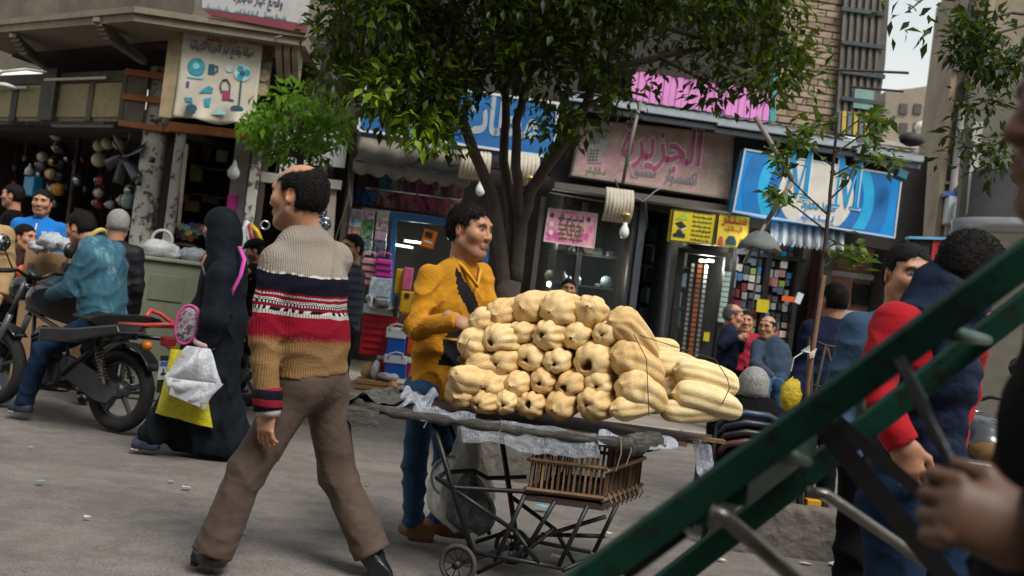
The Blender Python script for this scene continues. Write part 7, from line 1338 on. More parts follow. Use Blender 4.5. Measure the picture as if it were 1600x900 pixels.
for k, v in dict(hip=(487, 588, 4.28), waist=(486, 525, 4.27), chest=(483, 445, 4.27), neck=(476, 362, 4.26), head=(466, 308, 4.24), shL=(430, 408, 4.13), shR=(527, 402, 4.40), elL=(411, 520, 4.07), wrL=(419, 640, 4.05), elR=(500, 500, 4.56), wrR=(450, 560, 4.52), hipL=(470, 602, 4.22), hipR=(505, 602, 4.36), knL=(388, 732, 4.17), anL=(330, 866, 4.13), toeL=(272, 884, 4.22), knR=(528, 742, 4.42), anR=(582, 866, 4.38), toeR=(560, 885, 4.50)).items(): J[k] = P(*v)
J['toeL'] = J['anL'] + A(-.15, .09, -.04); J['toeR'] = J['anR'] + A(.10, -.05, -.10)
TROU = cloth('#4f4138', 320, .15, rough=.85, fuzz=.02, name='brown_trousers')
m1 = person('balding man in patterned brown jumper and brown trousers striding across the street', J, jumper_mat(), .012, TROU, .004, 'bald_top', None, 1.0, SHB, SOLB, .0095, D2R(163), -.06, 0, 1.02, .02, beard=.25, head_sc=1.17, cuff=.080, knee=.073, leg_fold=.55, collar=.28, hands='L', curl=.28, hand_dir={'L': (A(.02, .0, -1), A(-.5, -.85, 0))}, thumb={'L': A(-.8, .4, 0)}, low_hem=-.005, top_fold=.75, hem=P(486, 585, 4.28), top_name='jumper')
mb = MB(); mb.torus(J['neck'] + (J['head'] - J['neck']) * .27, unit(J['head'] - J['neck']), .066, .010, 24, 8); ob('shirt_collar', mb, cloth('#a39d95'), m1, smooth=True)
mb = MB(); cw = J['wrL']; mb.lathe(cw + A(0, 0, .02), A(.06, .0, -1), [(0, .052), (.025, .050), (.045, .047)], 18); ob('shirt_cuff', mb, cloth('#a9a59f'), m1, smooth=True); mb = MB(); dv = unit(J['wrL'] - J['elL']); mb.lathe(cw - dv * .085, dv, [(0, .060), (.03, .062), (.085, .058), (.09, .054)], 20); ob('knit_cuff', mb, cloth('#10101a', 200, .3, stripes=('#7d1c2c', 95)), m1, smooth=True)
# ---- vendor
J = stand(-.27, 5.1, D2R(-42), 1.76); J['base'] = A(-.27, 5.1, 0)
for k, v in dict(hip=(680, 600, 5.12), waist=(692, 545, 5.11), chest=(708, 475, 5.10), neck=(722, 412, 5.10), head=(735, 361, 5.07), shR=(670, 432, 4.99), shL=(752, 428, 5.22), elR=(650, 512, 4.92), wrR=(716, 502, 4.80), elL=(768, 515, 5.12), wrL=(745, 545, 4.95), hipR=(662, 612, 5.05), hipL=(692, 612, 5.18), knR=(648, 725, 5.02), anR=(646, 812, 5.02), toeR=(672, 846, 4.9), knL=(696, 722, 5.2), anL=(686, 800, 5.2), toeL=(722, 832, 5.1)).items(): J[k] = P(*v)
J['toeR'] = J['anR'] + A(.10, -.10, -.06); J['toeL'] = J['anL'] + A(.14, -.08, -.06)
for n_ in 'LR': J['an' + n_][2] = .085
MUS = cloth('#ad7614', 240, .18, fold=.2, name='mustard_jersey'); BLP = cloth('#1c1a1d', 240, .2)
def vend_mi(C):
    q = C - J['chest']; f, l = J['f'], J['l']; a = q @ f; b = q @ l; z = q[:, 2]; mi = np.zeros(len(C), int); front = a > -.02
    sash = front & (b - (-.08) > (-.115 - z) * -.0) & (np.abs((b + .02) + (z - .05) * .85) < .055) & (z > -.20); mi[sash & (z < .20)] = 1
    mi[front & (z < -.06) & (z > -.17) & (b < -.05 + (-.06 - z) * .8) & (b > -.30) & (np.linalg.norm((C - J['elR']), axis=1) > .16)] = 1
    mi[(z < -.18) & (z > -.31) & (b < .02) & (b > -.11) & (a > 0)] = 1; arm = np.min([np.linalg.norm(C - (J['elR'] * (1 - t) + e_ * t), axis=1) for e_ in (J['shR'], J['wrR']) for t in (0, .25, .5, .75, 1)], 0) < .085; mi[arm] = 0; return mi
v1 = person('young vendor in mustard and black jersey standing behind the loofah cart', J, [MUS, BLP], .009, JEAN, .0, 'curly', None, .92, SHBR, SOLBR, .0095, D2R(-32), -.02, 0, .95, 0, beard=.35, moust=.55, head_sc=1.16, cuff=.058, knee=.066, curl=.3, top_fold=1.5, face_mi=vend_mi, low_hem=.07, hand_dir={'R': (A(.7, -.3, -.25), A(-.2, -.5, .85))}, thumb={'R': A(.3, -.2, .9)}, collar=.08, top_name='jersey')
# neckline trim
f, l = J['f'], J['l']; n0 = J['neck']; mb = MB(); mb.tube([n0 + l * .075 + f * .00 + A(0, 0, .022), n0 + l * .062 + f * .075 + A(0, 0, -.02), n0 + f * .128 + A(0, 0, -.105), n0 - l * .062 + f * .075 + A(0, 0, -.02), n0 - l * .075 + A(0, 0, .022)], .010, 8); ob('neck_trim', mb, cloth('#c08d2e', 240), v1, smooth=True)
mb = MB(); c = J['chest'] + f * .128 + l * .05 + A(0, 0, -.02); mb.box(c, (.012, .03, .035), np.stack([f, l * .7 + A(0, 0, .7), A(0, 0, .7) - l * .7], 1)); ob('chest_badge', mb, M('#7a3a22', .6), v1)
# ---- woman in black
YW = 6.6; base = A(P(290, 700, YW)[0], YW, 0); w = empty('person', base, 'woman in black robe and headscarf carrying bags, walking past the motorcycles', 'person')
ABA = cloth('#11151b', 200, .3, fold=-.1, rough=.75, fuzz=.1, name='black_robe'); hd = P(344, 356, YW); fr = frame(D2R(172), -.1); nk = P(352, 405, YW)
Vh, Qh, Ch = head_mesh(hd, fr, 1.06, nk, SKIN(1.0), HAIRC, .007); Jw = stand(base[0], YW, D2R(175), 1.66); hl = P(318, 545, 6.38); Vd, Qd = hand_mesh(hl, A(-.1, 0, -1), A(-.1, -1, 0), 1, .95, .0055, .9); V, Q = join_vq([(Vh, Qh), (Vd, Qd)]); arr_mesh('body', V, Q, colmat(.52, .10, 180, .08, 'skin'), w, np.concatenate([Ch, np.tile(np.array(SKIN(.95)), (len(Vd), 1))]))
F = Field(hd - A(.2, .2, .3), hd + A(.2, .2, .2), .009); R3 = np.stack(fr, 1); F.ell(hd + fr[0] * -.012 + fr[2] * .03, (.118, .098, .112), R3, .02); F.ell(hd + fr[0] * -.04 + fr[2] * -.06, (.115, .100, .13), R3, .04); F.cone(hd + A(.02, 0, -.1), nk + A(.01, 0, -.06), .095, .13, .05, (A(0, 1, 0), 1.2)); F.ell(hd + fr[0] * .105 + fr[2] * -.022, (.055, .058, .088), R3, .015, True); F.folds(nk, .17, A(.5, 0, 1), 60, .007, 1.0); V, Q = F.mesh(); arr_mesh('headscarf', V, Q, ABA, w)
sh_, el_, wr_ = P(345, 432, 6.42), P(335, 500, 6.36), P(320, 540, 6.38); F = Field(A(base[0] - .62, YW - .5, -.02), A(base[0] + .55, YW + .45, 1.5), .012)
F.cone(P(352, 420, YW), P(340, 500, YW), .13, .155, .06, (A(1, 0, 0), 1.15)); F.cone(P(340, 500, YW), P(316, 630, YW), .155, .19, .06, (A(1, 0, 0), 1.2)); F.cone(P(320, 600, YW), A(P(338, 690, YW)[0], YW + .06, .12), .17, .20, .08, (A(1, 0, 0), 1.15)); F.cone(P(305, 600, YW - .05), A(P(246, 690, YW)[0], YW - .12, .14), .135, .095, .10); F.cone(P(300, 660, YW), A(P(290, 700, YW)[0], YW, .12), .10, .12, .10); F.cone(P(352, 418, 6.5), sh_, .075, .072, .05); F.cone(sh_, el_, .085, .085, .05); F.cone(el_, wr_, .085, .065, .04, cap=2)
for i, (px, py, fq, am) in enumerate(((300, 640, 34, .028), (340, 640, 30, .030), (330, 560, 36, .020), (345, 470, 45, .014), (270, 665, 40, .022))): F.folds(P(px, py, 6.45), .30, A(1, .2, .15), fq, am, i * 1.3)
F.cut(A(0, 0, .035), A(0, 0, -1)); V, Q = F.mesh(); arr_mesh('robe', V, Q, ABA, w)
Jw['anL'] = A(P(232, 690, YW - .15)[0], YW - .15, .08); Jw['toeL'] = Jw['anL'] + A(-.2, .02, -.05); Jw['base'][2] = 0; shoe(Jw, 'L', SHN, SOLW, w, .009)
mb = MB(); mb.lathe(wr_ + A(.0, 0, .03), wr_ - el_, [(0, .07), (.03, .072), (.04, .06)], 18); ob('sleeve_trim', mb, cloth('#b08a92', 200), w, smooth=True)
mb = MB(); mb.grid([[P(px + dx, py, Yq) for dx in (-3, 3)] for px, py, Yq in ((374, 385, 6.53), (382, 405, 6.45), (376, 430, 6.40), (366, 450, 6.40), (358, 468, 6.41))]); ob('pink_strap', mb, cloth('#c0469a', 200), w, smooth=True, solid=.004); mb = MB(); mb.grid([[P(px + dx, py, Yq) for dx in (-1.6, 1.6)] for px, py, Yq in ((322, 398, 6.43), (315, 412, 6.44), (320, 430, 6.42))]); ob('bag_strap', mb, cloth('#7a6a5c', 200), w, smooth=True, solid=.004)
# bags the woman carries
pk = empty('backpack', P(296, 530, 6.38), 'small pink and grey printed backpack on the arm of the woman', 'backpack'); cpk = P(294, 507, 6.40); F = Field(cpk - .2, cpk + .2, .008); ax = unit(CR * .97 + CU * -.22); ay = unit(CU + CR * .22); F.cone(cpk - ay * .06, cpk + ay * .06, .075, .07, .02, (A(0, 1, 0), .6)); V, Q = F.mesh(); arr_mesh('pouch', V, Q, print_mat('#3a3038', '#9a8f94', '#55404e', 18, 'grey_print', .5), pk)
mb = MB(); mb.tube([cpk + A(0, -.025, 0) + ax * (.072 * math.cos(t)) + ay * (.125 * math.sin(t)) for t in np.linspace(0, 2 * math.pi, 26)], .010, 6); ob('piping', mb, cloth('#b8447e', 200), pk, smooth=True)
def flatbag(name, corners, Y, mat, label, seed, thick=.05, par=None, n=20):
    """plastic bag hanging flat against the robe: two crumpled sheets joined at the rim"""
    rr = np.random.default_rng(seed); ph = rr.uniform(0, 6, 8); c = [P(x, y, Y) for x, y in corners]; mb = MB()
    for sgn in (-1, 1):
        rows = []
        for i in range(n):
            t = i / (n - 1); row = []
            for k in range(n):
                s = k / (n - 1); p = (1 - t) * ((1 - s) * c[0] + s * c[1]) + t * ((1 - s) * c[3] + s * c[2]); e = math.sin(math.pi * s) ** .5 * math.sin(math.pi * (.08 + .92 * t) * .96) ** .5; wv = .016 * math.sin(9 * s + ph[0] + 5 * t) + .009 * math.sin(19 * s - ph[1] + 3 * t) + .006 * math.sin(7 * t + ph[2] + 11 * s); row.append(p + A(0, sgn * (thick * e) + wv * e, 0) + A(wv * .4, 0, 0))
            rows.append(row)
        mb.grid(rows)
    return ob(name, mb, mat, par, label=None if par else label, cat=None if par else 'bag', smooth=True)
flatbag('carrier_bag', [(268, 545), (322, 552), (330, 668), (243, 645)], 6.36, plastic_film('#c9bd1c', .88, .3), 'yellow plastic carrier bag behind the white one held by the woman', 51, .05); wb = empty('carrier_bag', P(300, 640, 6.24), 'white plastic carrier bag with a box inside, held by the woman', 'bag')
flatbag('bag_upper', [(293, 540), (328, 545), (348, 600), (256, 588)], 6.24, plastic_film('#c9cbd0', .8, .25), None, 52, .05, wb); flatbag('bag_lower', [(256, 588), (348, 600), (318, 640), (262, 606)], 6.235, plastic_film('#c9cbd0', .8, .25), None, 53, .05, wb)
bxo = empty('shoe_carton', P(296, 625, 6.24), 'small white carton showing through the white carrier bag', 'carton'); mb = MB(); mb.add([P(270, 592, 6.2), P(318, 604, 6.2), P(312, 636, 6.2), P(264, 616, 6.2), P(270, 592, 6.27), P(318, 604, 6.27), P(312, 636, 6.27), P(264, 616, 6.27)], [(3, 2, 1, 0), (4, 5, 6, 7), (0, 1, 5, 4), (1, 2, 6, 5), (2, 3, 7, 6), (3, 0, 4, 7)]); ob('box', mb, M('#a3a5ab', .6, .1, 6), bxo)
# ---- rider
J = stand(-2.9, 7.4, byaw, 1.72); J['base'] = A(-2.95, 7.42, 0)
for k, v in dict(hip=(160, 497, 7.42), waist=(160, 462, 7.42), chest=(158, 415, 7.44), neck=(150, 378, 7.47), head=(126, 357, 7.5), shL=(136, 398, 7.28), shR=(180, 392, 7.62), elL=(108, 450, 7.26), wrL=(80, 462, 7.45), elR=(120, 440, 7.8), wrR=(70, 450, 7.75), hipL=(150, 505, 7.32), hipR=(165, 505, 7.55), knL=(66, 548, 7.3), anL=(36, 632, 7.25), knR=(70, 540, 7.8), anR=(75, 600, 7.85)).items(): J[k] = P(*v)
J['anL'][2] = .09; J['toeL'] = J['anL'] + A(-.2, .06, -.05); J['toeR'] = J['anR'] + A(-.2, .06, -.05); J['base'][2] = 0
DEN = NT('worn_denim')
def _d():
    n = DEN; co = n.coord(); a = n.noise(n.mapping(co, (1, 1, .6)), 7, 6, .7); n.l(n.ramp(a, [(.35, lin('#1a3f4e')), (.55, lin('#2a5b6c')), (.72, lin('#86a3a0'))]), n.b.inputs['Base Color']); n.b.inputs['Roughness'].default_value = .85; n.bump(n.math('ADD', n.noise(co, 240, 3), n.noise(co, 14, 4)), .5, .015)
_d()
rd = person('man in worn denim jacket sitting on the black motorcycle', J, DEN.m, .022, JEAND, .004, 'short', None, .9, SHN, SOLW, .012, byaw + .1, -.35, 0, 1.05, 0, head_sc=1.08, cuff=.058, collar=.22, hands='L', foot='LR', top_name='denim_jacket', hand_dir={'L': (A(-.9, .3, -.1), A(0, -.6, .8))}, top_fold=1.2)
mb = MB(); mb.torus(J['neck'] + A(0, 0, .03), unit(J['head'] - J['neck']), .075, .018, 20, 8); ob('collar_lining', mb, cloth('#b09a5c', 120), rd, smooth=True)
def stander(label, px_head, py_head, Y, yaw, H, top, bottom, hair, hair_m=None, hyaw=None, hp=0.0, fit=.016, res=.014, skin=1.0, arms_=(.05, .05), bulk=1.0, **kw):
    h = P(px_head, py_head, Y); z0 = .12 if (Y > kerbY(h[0]) + .1 and h[0] > -2.7) else 0.0; H = (h[2] - z0) / .927 if H is None else H
    J = stand(h[0] - .012 * H * math.cos(yaw), Y - .012 * H * math.sin(yaw), yaw, H, z0 if H is None or abs((h[2] - z0) / .927 - H) < .25 else h[2] - .927 * H, arms=arms_)
    pose = kw.pop('pose', None)
    if pose: 
        for k, v in pose.items(): J[k] = P(*v) if len(v) == 3 else J['base'] + A(*v[:3])
    return person(label, J, top, fit, bottom, .006, hair, hair_m, skin, SHB, SOLB, res, hyaw, hp, 0, bulk, **kw), J
LEA = M('#17161a', .6, .2, 9, .35, 40, spec=.2)
stander('grey-haired man in dark leather jacket standing behind the rider, back turned', 184, 352, 8.3, D2R(105), None, LEA, BLKC, 'short', GREY_M, D2R(115), -.15, .024, .014, hair_c=GREYH, hands='', low_hem=.12, collar=.2, head_sc=1.08)
r_, Jb = stander('man in bright blue zipped jacket facing the street behind the box', 66, 317, 9.7, D2R(-78), None, [cloth('#1668b0', 200, .12), cloth('#16202f', 200, .2)], BLKC, 'short', None, D2R(-80), 0, .024, .013, hands='', collar=.25, beard=.35, moust=.5, head_sc=1.08, face_mi=lambda C: ((C[:, 2] < 1.33) & (C[:, 2] > 1.0) & (np.abs(C[:, 0] - P(66, 317, 9.7)[0]) < .13)).astype(int)); mb = MB(); c = Jb['chest'] + Jb['f'] * .165; mb.tube([c + A(0, 0, .14) - Jb['f'] * .05, c, c - A(0, 0, .25)], .009, 6); ob('zip', mb, M('#b9bcc0', .4), r_); mb = MB(); mb.box(c + Jb['l'] * .09 + A(0, -.005, .06), (.05, .01, .025)); ob('chest_logo', mb, M('#b9c9d8', .5), r_)
r_, Jb = stander('boy in brown hooded top with an orange print, looking aside', 43, 343, 9.0, D2R(-50), 1.42, cloth('#33231f', 200, .2), BLKC, 'short', None, D2R(-15), 0, .018, .013, hands='', collar=.3, head_sc=1.0); mb = MB(); mb.lathe(Jb['chest'] + Jb['f'] * .128 + A(0, 0, -.03), unit(Jb['f'] + A(0, 0, .15)), [(-.03, .075), (.005, .06), (.012, .02)], 18); ob('orange_print', mb, M('#d0561c', .6), r_, smooth=True)
stander('bald man in black jacket looking left behind the blue jacket', 20, 306, 10.4, D2R(200), None, BLKC, BLKC, 'buzz', None, D2R(185), 0, .02, .014, hands='', collar=.15, beard=.3, head_sc=1.05)
stander('man in tan jacket cut off at the picture edge beside the boy', -22, 320, 8.3, D2R(-70), None, cloth('#9a7d58', 200), BLKC, 'short', None, None, 0, .024, .014, hands='L', head_sc=1.05)
r_, Jb = stander('man in black cap looking down at his phone beside the jumper man', 398, 392, 10.2, D2R(195), None, BLKC, BLKC, 'buzz', None, D2R(190), -.35, .016, .013, hands='L', beard=.9, pose=dict(elL=(410, 450, 10.0), wrL=(388, 428, 9.95), elR=(400, 450, 10.3), wrR=(386, 430, 10.2)), hand_dir={'L': (A(-.7, .2, .7), A(0, -1, 0))}); h = Jb['head']; fr = frame(D2R(190), -.35); F = Field(h - .2, h + .2, .008); F.ell(h + fr[2] * .05 - fr[0] * .01, (.112, .092, .08), np.stack(fr, 1), .01); F.cut(h + fr[2] * .045, -fr[2]); F.cone(h + fr[0] * .06 + fr[2] * .052, h + fr[0] * .15 + fr[2] * .045, .05, .045, .01, (fr[2], .15)); V, Q = F.mesh(); arr_mesh('cap', V, Q, cloth('#17181b'), r_)
mb = MB(); mb.box(P(384, 424, 9.9), (.015, .08, .14)); ob('phone', mb, INK, label='dark phone in the hand of the capped man', cat='phone', bevel=.004)
r_, Jb = stander('man in grey striped T-shirt and glasses turning towards the street', 549, 388, 8.7, D2R(168), None, cloth('#3f454d', 240, .15, stripes=('#2a2e35', 90)), cloth('#191c24', 240), 'short', None, D2R(-128), 0, .012, .012, sleeve=0, beard=.5, moust=.6, hands='', head_sc=1.04, bulk=1.05, belly=.01); glasses(r_, Jb['head'], frame(D2R(-128)), 1.04, INK)
# people by the phone shop
r_, Jb = stander('bald man in navy cardigan and cream shirt talking by the phone shop', 1146, 494, 11.4, D2R(-20), None, [cloth('#181f30', 220), cloth('#b5a98f', 220)], BLKC, 'thin', SALT_M, D2R(-12), -.1, .02, .013, pose=dict(elR=(1128, 540, 11.2), wrR=(1155, 528, 11.15), elL=(1155, 545, 11.4), wrL=(1160, 530, 11.3)), hand_dir={'R': (A(.8, -.2, .4), A(0, -1, .2))}, moust=.7, head_sc=1.12, bulk=1.1, face_mi=lambda C: ((C[:, 2] > 1.28) & (np.abs(C[:, 0] - P(1156, 510, 11.4)[0]) < .05) & (C[:, 1] < 11.4)).astype(int))
stander('man in crimson jumper with moustache beside the bald man', 1165, 502, 11.75, D2R(-95), None, cloth('#8f1c30', 220), BLKC, 'short', None, D2R(-100), 0, .014, .013, moust=.9, hands='', head_sc=1.1)
J = stand(P(1205, 520, 11.0)[0], 11.0, D2R(-115), 1.75, .12)
for k, v in dict(hip=(1208, 600, 11.05), waist=(1207, 575, 11.06), chest=(1204, 552, 11.05), neck=(1202, 530, 11.05), head=(1199, 512, 11.03), shR=(1183, 540, 11.0), shL=(1224, 545, 11.1), elR=(1180, 570, 10.85), wrR=(1208, 592, 10.75), elL=(1230, 575, 11.0), wrL=(1216, 594, 10.8), hipR=(1200, 605, 11), hipL=(1216, 606, 11.1), knR=(1192, 598, 10.55), knL=(1215, 602, 10.6), anR=(1192, 650, 10.6), anL=(1212, 650, 10.65)).items(): J[k] = P(*v)
J['toeR'] = J['anR'] + A(-.08, -.18, -.05); J['toeL'] = J['anL'] + A(-.05, -.18, -.05)
r_ = person('seated man in blue-grey jumper, jeans and glasses outside the phone shop', J, cloth('#2d3a4a', 220), .018, JEAN, .006, 'thin', None, 1.0, SHB, SOLB, .013, D2R(-130), 0, 0, 1.08, .03, beard=.3, moust=.4, head_sc=1.08, collar=.12); glasses(r_, J['head'], frame(D2R(-130)), 1.08, INK)
st2 = empty('stool', A(J['hip'][0], J['hip'][1], .12), 'dark stool under the seated man in blue-grey', 'stool'); mb = MB(); mb.box(A(J['hip'][0], J['hip'][1], J['hip'][2] - .16), (.36, .36, .04)); ob('seat', mb, BLACKM, st2, bevel=.01)
for sx in (-1, 1):
    for sy in (-1, 1): mb = MB(); zt_ = J['hip'][2] - .18; mb.tube([A(J['hip'][0] + .15 * sx, J['hip'][1] + .15 * sy, .12), A(J['hip'][0] + .13 * sx, J['hip'][1] + .13 * sy, zt_)], .014, 6); ob('leg', mb, BLACKM, st2)
r_, Jb = stander('man in dark jacket walking away behind the sapling, swinging his arm', 1303, 470, 7.0, D2R(105), None, NAVY, BLKC, 'short', None, D2R(100), 0, .026, .012, collar=.2, head_sc=1.05, bulk=1.05, low_hem=.1, pose=dict(elL=(1258, 570, 6.95), wrL=(1234, 622, 6.9)), hands='L', curl=.6, hand_dir={'L': (A(-.25, 0, -1), A(-.8, -.5, 0))})
# seated grey-haired man, back turned, on a chair
J = stand(P(1172, 640, 6.0)[0], 6.0, D2R(80), 1.72)
for k, v in dict(hip=(1160, 735, 6.02), waist=(1165, 705, 5.98), chest=(1172, 668, 5.98), neck=(1178, 634, 6.0), head=(1176, 606, 6.03), shL=(1132, 655, 6.0), shR=(1218, 662, 6.0), elL=(1112, 715, 6.05), wrL=(1120, 748, 6.3), elR=(1235, 720, 6.05), wrR=(1225, 750, 6.3), hipL=(1140, 740, 6.05), hipR=(1182, 745, 6.05), knL=(1120, 742, 6.5), knR=(1180, 748, 6.5), anL=(1118, 800, 6.5), anR=(1178, 805, 6.5)).items(): J[k] = P(*v)
for n_ in 'LR': J['an' + n_][2] = .08; J['toe' + n_] = J['an' + n_] + A(.02, .2, -.05)
person('grey-haired man in black coat seated with his back to the street', J, BLKC, .028, BLKC, .01, 'thin', GREY_M, 1.0, SHB, SOLB, .012, D2R(85), 0, 0, 1.1, hair_c=GREYH, hands='', collar=.2, head_sc=1.12)
ch = empty('chair', A(J['hip'][0], 5.85, 0), 'wooden chair with curved striped back under the grey-haired man', 'chair'); Yc = 5.78
for i, (y0, c) in enumerate(((648, '#2a3348'), (662, '#20222c'), (676, '#2a1c22'), (690, '#5a3a3a'))):
    mb = MB(); mb.tube([P(1122, y0 + 18, Yc + .12), P(1135, y0 + 4, Yc), P(1165, y0 - 3 + i, Yc - .03), P(1200, y0 + 2 + i, Yc), P(1222, y0 + 14, Yc + .1)], .020, 8); ob('back_slat', mb, M(c, .4, .2, 6), ch, smooth=True)
for px in (1122, 1222): mb = MB(); t_ = P(px, 664, Yc + .1); mb.tube([t_, A(t_[0], t_[1] + .02, .0)], .018, 8); ob('leg', mb, BLACKM, ch, smooth=True); mb = MB(); mb.tube([A(t_[0], 6.3, .44), A(t_[0], 6.32, 0)], .018, 8); ob('leg', mb, BLACKM, ch, smooth=True)
mb = MB(); c = P(1172, 745, 6.05); mb.box(A(c[0], 6.08, .43), (.42, .44, .04)); ob('seat', mb, BLACKM, ch, bevel=.01)
# ---- man in red jumper and navy padded vest
J = stand(P(1470, 620, 3.05)[0], 3.05, D2R(-12), 1.72); J['base'] = A(J['base'][0], 3.05, 0)
for k, v in dict(hip=(1430, 765, 3.08), waist=(1435, 690, 3.08), chest=(1450, 580, 3.07), neck=(1482, 470, 3.06), head=(1517, 428, 3.05), shR=(1398, 505, 2.93), shL=(1520, 500, 3.25), elR=(1362, 612, 2.88), wrR=(1412, 695, 2.84), elL=(1500, 620, 3.36), wrL=(1480, 700, 3.3), hipR=(1400, 790, 3.0), hipL=(1465, 790, 3.15), knR=(1395, 1010, 3.0), knL=(1470, 1010, 3.15), anR=(1395, 1230, 3.0), anL=(1470, 1230, 3.15)).items(): J[k] = P(*v)
for n_ in 'LR': J['an' + n_][2] = .09; J['toe' + n_] = J['an' + n_] + A(.17, .08, -.06)
REDC = cloth('#980d1a', 220, .14, fold=.1, name='red_jumper')
rm = person('man in red jumper and navy vest leaning over the handcart, face turned away', J, REDC, .012, JEAND, .010, 'short', None, .95, SHB, SOLB, .009, D2R(25), -.25, 0, 1.05, 0, head_sc=1.06, collar=.05, hands='RL', curl=.45, hand_dir={'R': (A(.35, -.05, -.9), A(-.35, -.9, 0))}, thumb={'R': A(.9, 0, -.1)}, top_fold=.9, top_name='jumper')
VST = cloth('#121c30', 180, .2, fold=.2, rough=.6, fuzz=.1, name='padded_vest'); F = Field(*bounds([J['hip'], J['chest'], J['neck'], J['shL'], J['shR']], .3), .011); torso(F, J, .032, 1.0); F.cone(J['neck'] - A(.03, 0, .05), J['neck'] + A(-.02, .0, .03), .11, .10, .05); F.cone(J['neck'] + A(-.07, -.02, .0), J['neck'] + A(.04, -.10, -.03), .055, .05, .04)
for i in range(7): z = J['hip'][2] + .05 + i * .085; F.folds(A(J['chest'][0], J['chest'][1], z), .30, A(0, 0, 1), 74, .004, 0)
F.cut(J['hip'] - A(0, 0, .02), A(0, 0, -1)); F.ell(J['shR'] - A(0, 0.05, .05), (.105, .10, .15), None, .02, True); V, Q = F.mesh(); fdir = J['f']
V0 = V[Q].mean(1) - J['chest']; opn = (V0 @ J['f'] > .06) & (np.abs(V0 @ J['l'] + .03) < .11) & (V0[:, 2] < .2); Q = Q[~opn]; arr_mesh('vest', V, Q, VST, rm)
mb = MB(); c = J['wrR'] + A(.035, -.03, -.115); mb.torus(c, unit(A(.35, -.05, -.9)), .012, .0025, 16, 6); ob('ring', mb, CHR, rm, smooth=True)
# man behind him, only the upper face in view
r_, Jb = stander('man with receding hair half hidden behind the red jumper man', 1418, 432, 3.9, D2R(-80), None, cloth('#2d4258', 200), BLKC, 'short', None, D2R(-84), -.05, .016, .011, hands='', collar=.3, head_sc=1.06, beard=.3)
# ---- man at the right edge holding the handcart
Yg = 1.14; J = stand(.80, 1.22, D2R(178), 1.66); J['base'] = A(.80, 1.25, 0); hd = P(1735, 190, Yg); J['head'] = hd; J['neck'] = hd + A(.05, .02, -.17)
for k, v in dict(shR=(.83, 1.46, 1.29), shL=(.83, 1.12, 1.29), elL=(.86, .90, 1.04), wrL=(.66, 1.0, .99), elR=(.84, 1.5, 1.05), wrR=(.74, 1.4, .95), chest=(.80, 1.26, 1.16), waist=(.79, 1.27, 1.0), hip=(.79, 1.27, .84)).items(): J[k] = A(*v)
J['wrL'] = P(1606, 838, 1.04); J['elL'] = P(1790, 850, 1.0); J['shL'] = A(.85, 1.10, 1.28)
gm = person('man in black jacket at the picture edge gripping the handcart rod', J, BLKC, .020, BLKC, .006, 'short', None, .26, SHB, SOLB, .0075, D2R(178), .0, 0, 1.0, head_sc=1.05, hands='L', collar=.15, curl=.95, hand_dir={'L': (P(1500, 800, 1.05) - P(1606, 838, 1.04), A(-.1, -1, .25))}, thumb={'L': A(0, .1, 1)}, beard=.2, low_hem=.12, top_name='jacket')  # skin colour lowered so face and hand look shaded
# head of a seated customer just showing over the loofahs
stander('person in dark cap just showing over the loofah stack', 886, 470, 10.6, D2R(-90), 1.6, BLKC, BLKC, 'short', None, None, 0, .014, .016, hands='', head_sc=.95)
lump('yellow_bag', P(1236, 618, 6.85), (.075, .04, .11), plastic_film('#c9ad14', .9, .3), 'yellow plastic bag beside the leg of the man walking away', 'bag', 61, .2)
# ================================================================== trees
BARK = M('#4a4038', .9, .3, 7, .7, 45, dirt=.3); TWIG = M('#3a2e25', .85, .3, 9, .3, 60)
def leaves_mesh(name, P0, D, Nn, Ls, W, tone, mat, parent):
    """leaf blades: pointed, folded along the midrib and bent"""
    n = len(P0); D = D / (np.linalg.norm(D, axis=1)[:, None] + 1e-9); Sd = np.cross(D, Nn); Sd /= np.linalg.norm(Sd, axis=1)[:, None] + 1e-9; U = np.cross(Sd, D); L_ = Ls[:, None]; W_ = W[:, None]
    v = [P0, P0 + D * L_ * .45 + Sd * W_ * .5 + U * W_ * .16, P0 + D * L_ * .45 - U * L_ * .02, P0 + D * L_ * .45 - Sd * W_ * .5 + U * W_ * .16, P0 + D * L_ - U * L_ * .14]
    V = np.stack(v, 1).reshape(-1, 3); b = (np.arange(n) * 5)[:, None]; T = np.concatenate([b + np.array([[0, 1, 2]]), b + np.array([[0, 2, 3]]), b + np.array([[2, 1, 4]]), b + np.array([[3, 2, 4]])])
    return arr_mesh(name, V, T, mat, parent, np.repeat(np.stack([tone, tone * 0, tone * 0], 1), 5, 0), smooth=False)
def cloud(rg, centres, k, rad, size, tone_c, spread=.14, droop=.35):
    n = len(centres) * k; C = np.repeat(centres, k, 0); d = rg.normal(0, 1, (n, 3)); d /= np.linalg.norm(d, axis=1)[:, None]; r = rad * rg.random((n, 1)) ** .45; P0 = C + d * r * np.array([1, 1, .75])
    D = d * .9 + rg.normal(0, .55, (n, 3)) + np.array([0, 0, -droop]); N_ = rg.normal(0, .5, (n, 3)) + np.array([0, 0, 1.0]); L_ = size * rg.uniform(.45, 1.35, n); T = np.clip(np.repeat(tone_c, k) + rg.normal(0, spread, n), 0, 1)
    return P0, D, N_, L_, L_ * rg.uniform(.36, .5, n), T
def limb(mb, pts, r0, r1, n=10):
    m_ = len(pts); out = []; 
    for i in range(m_ - 1):
        for q in range(4): out.append(np.array(pts[i]) + (np.array(pts[i + 1]) - np.array(pts[i])) * q / 4)
    out.append(np.array(pts[-1])); k = len(out); mb.tube([p + (RNG.normal(0, r0 * .08, 3) if 0 < i < k - 1 else 0) for i, p in enumerate(out)], [r0 + (r1 - r0) * i / (k - 1) for i in range(k)], n)
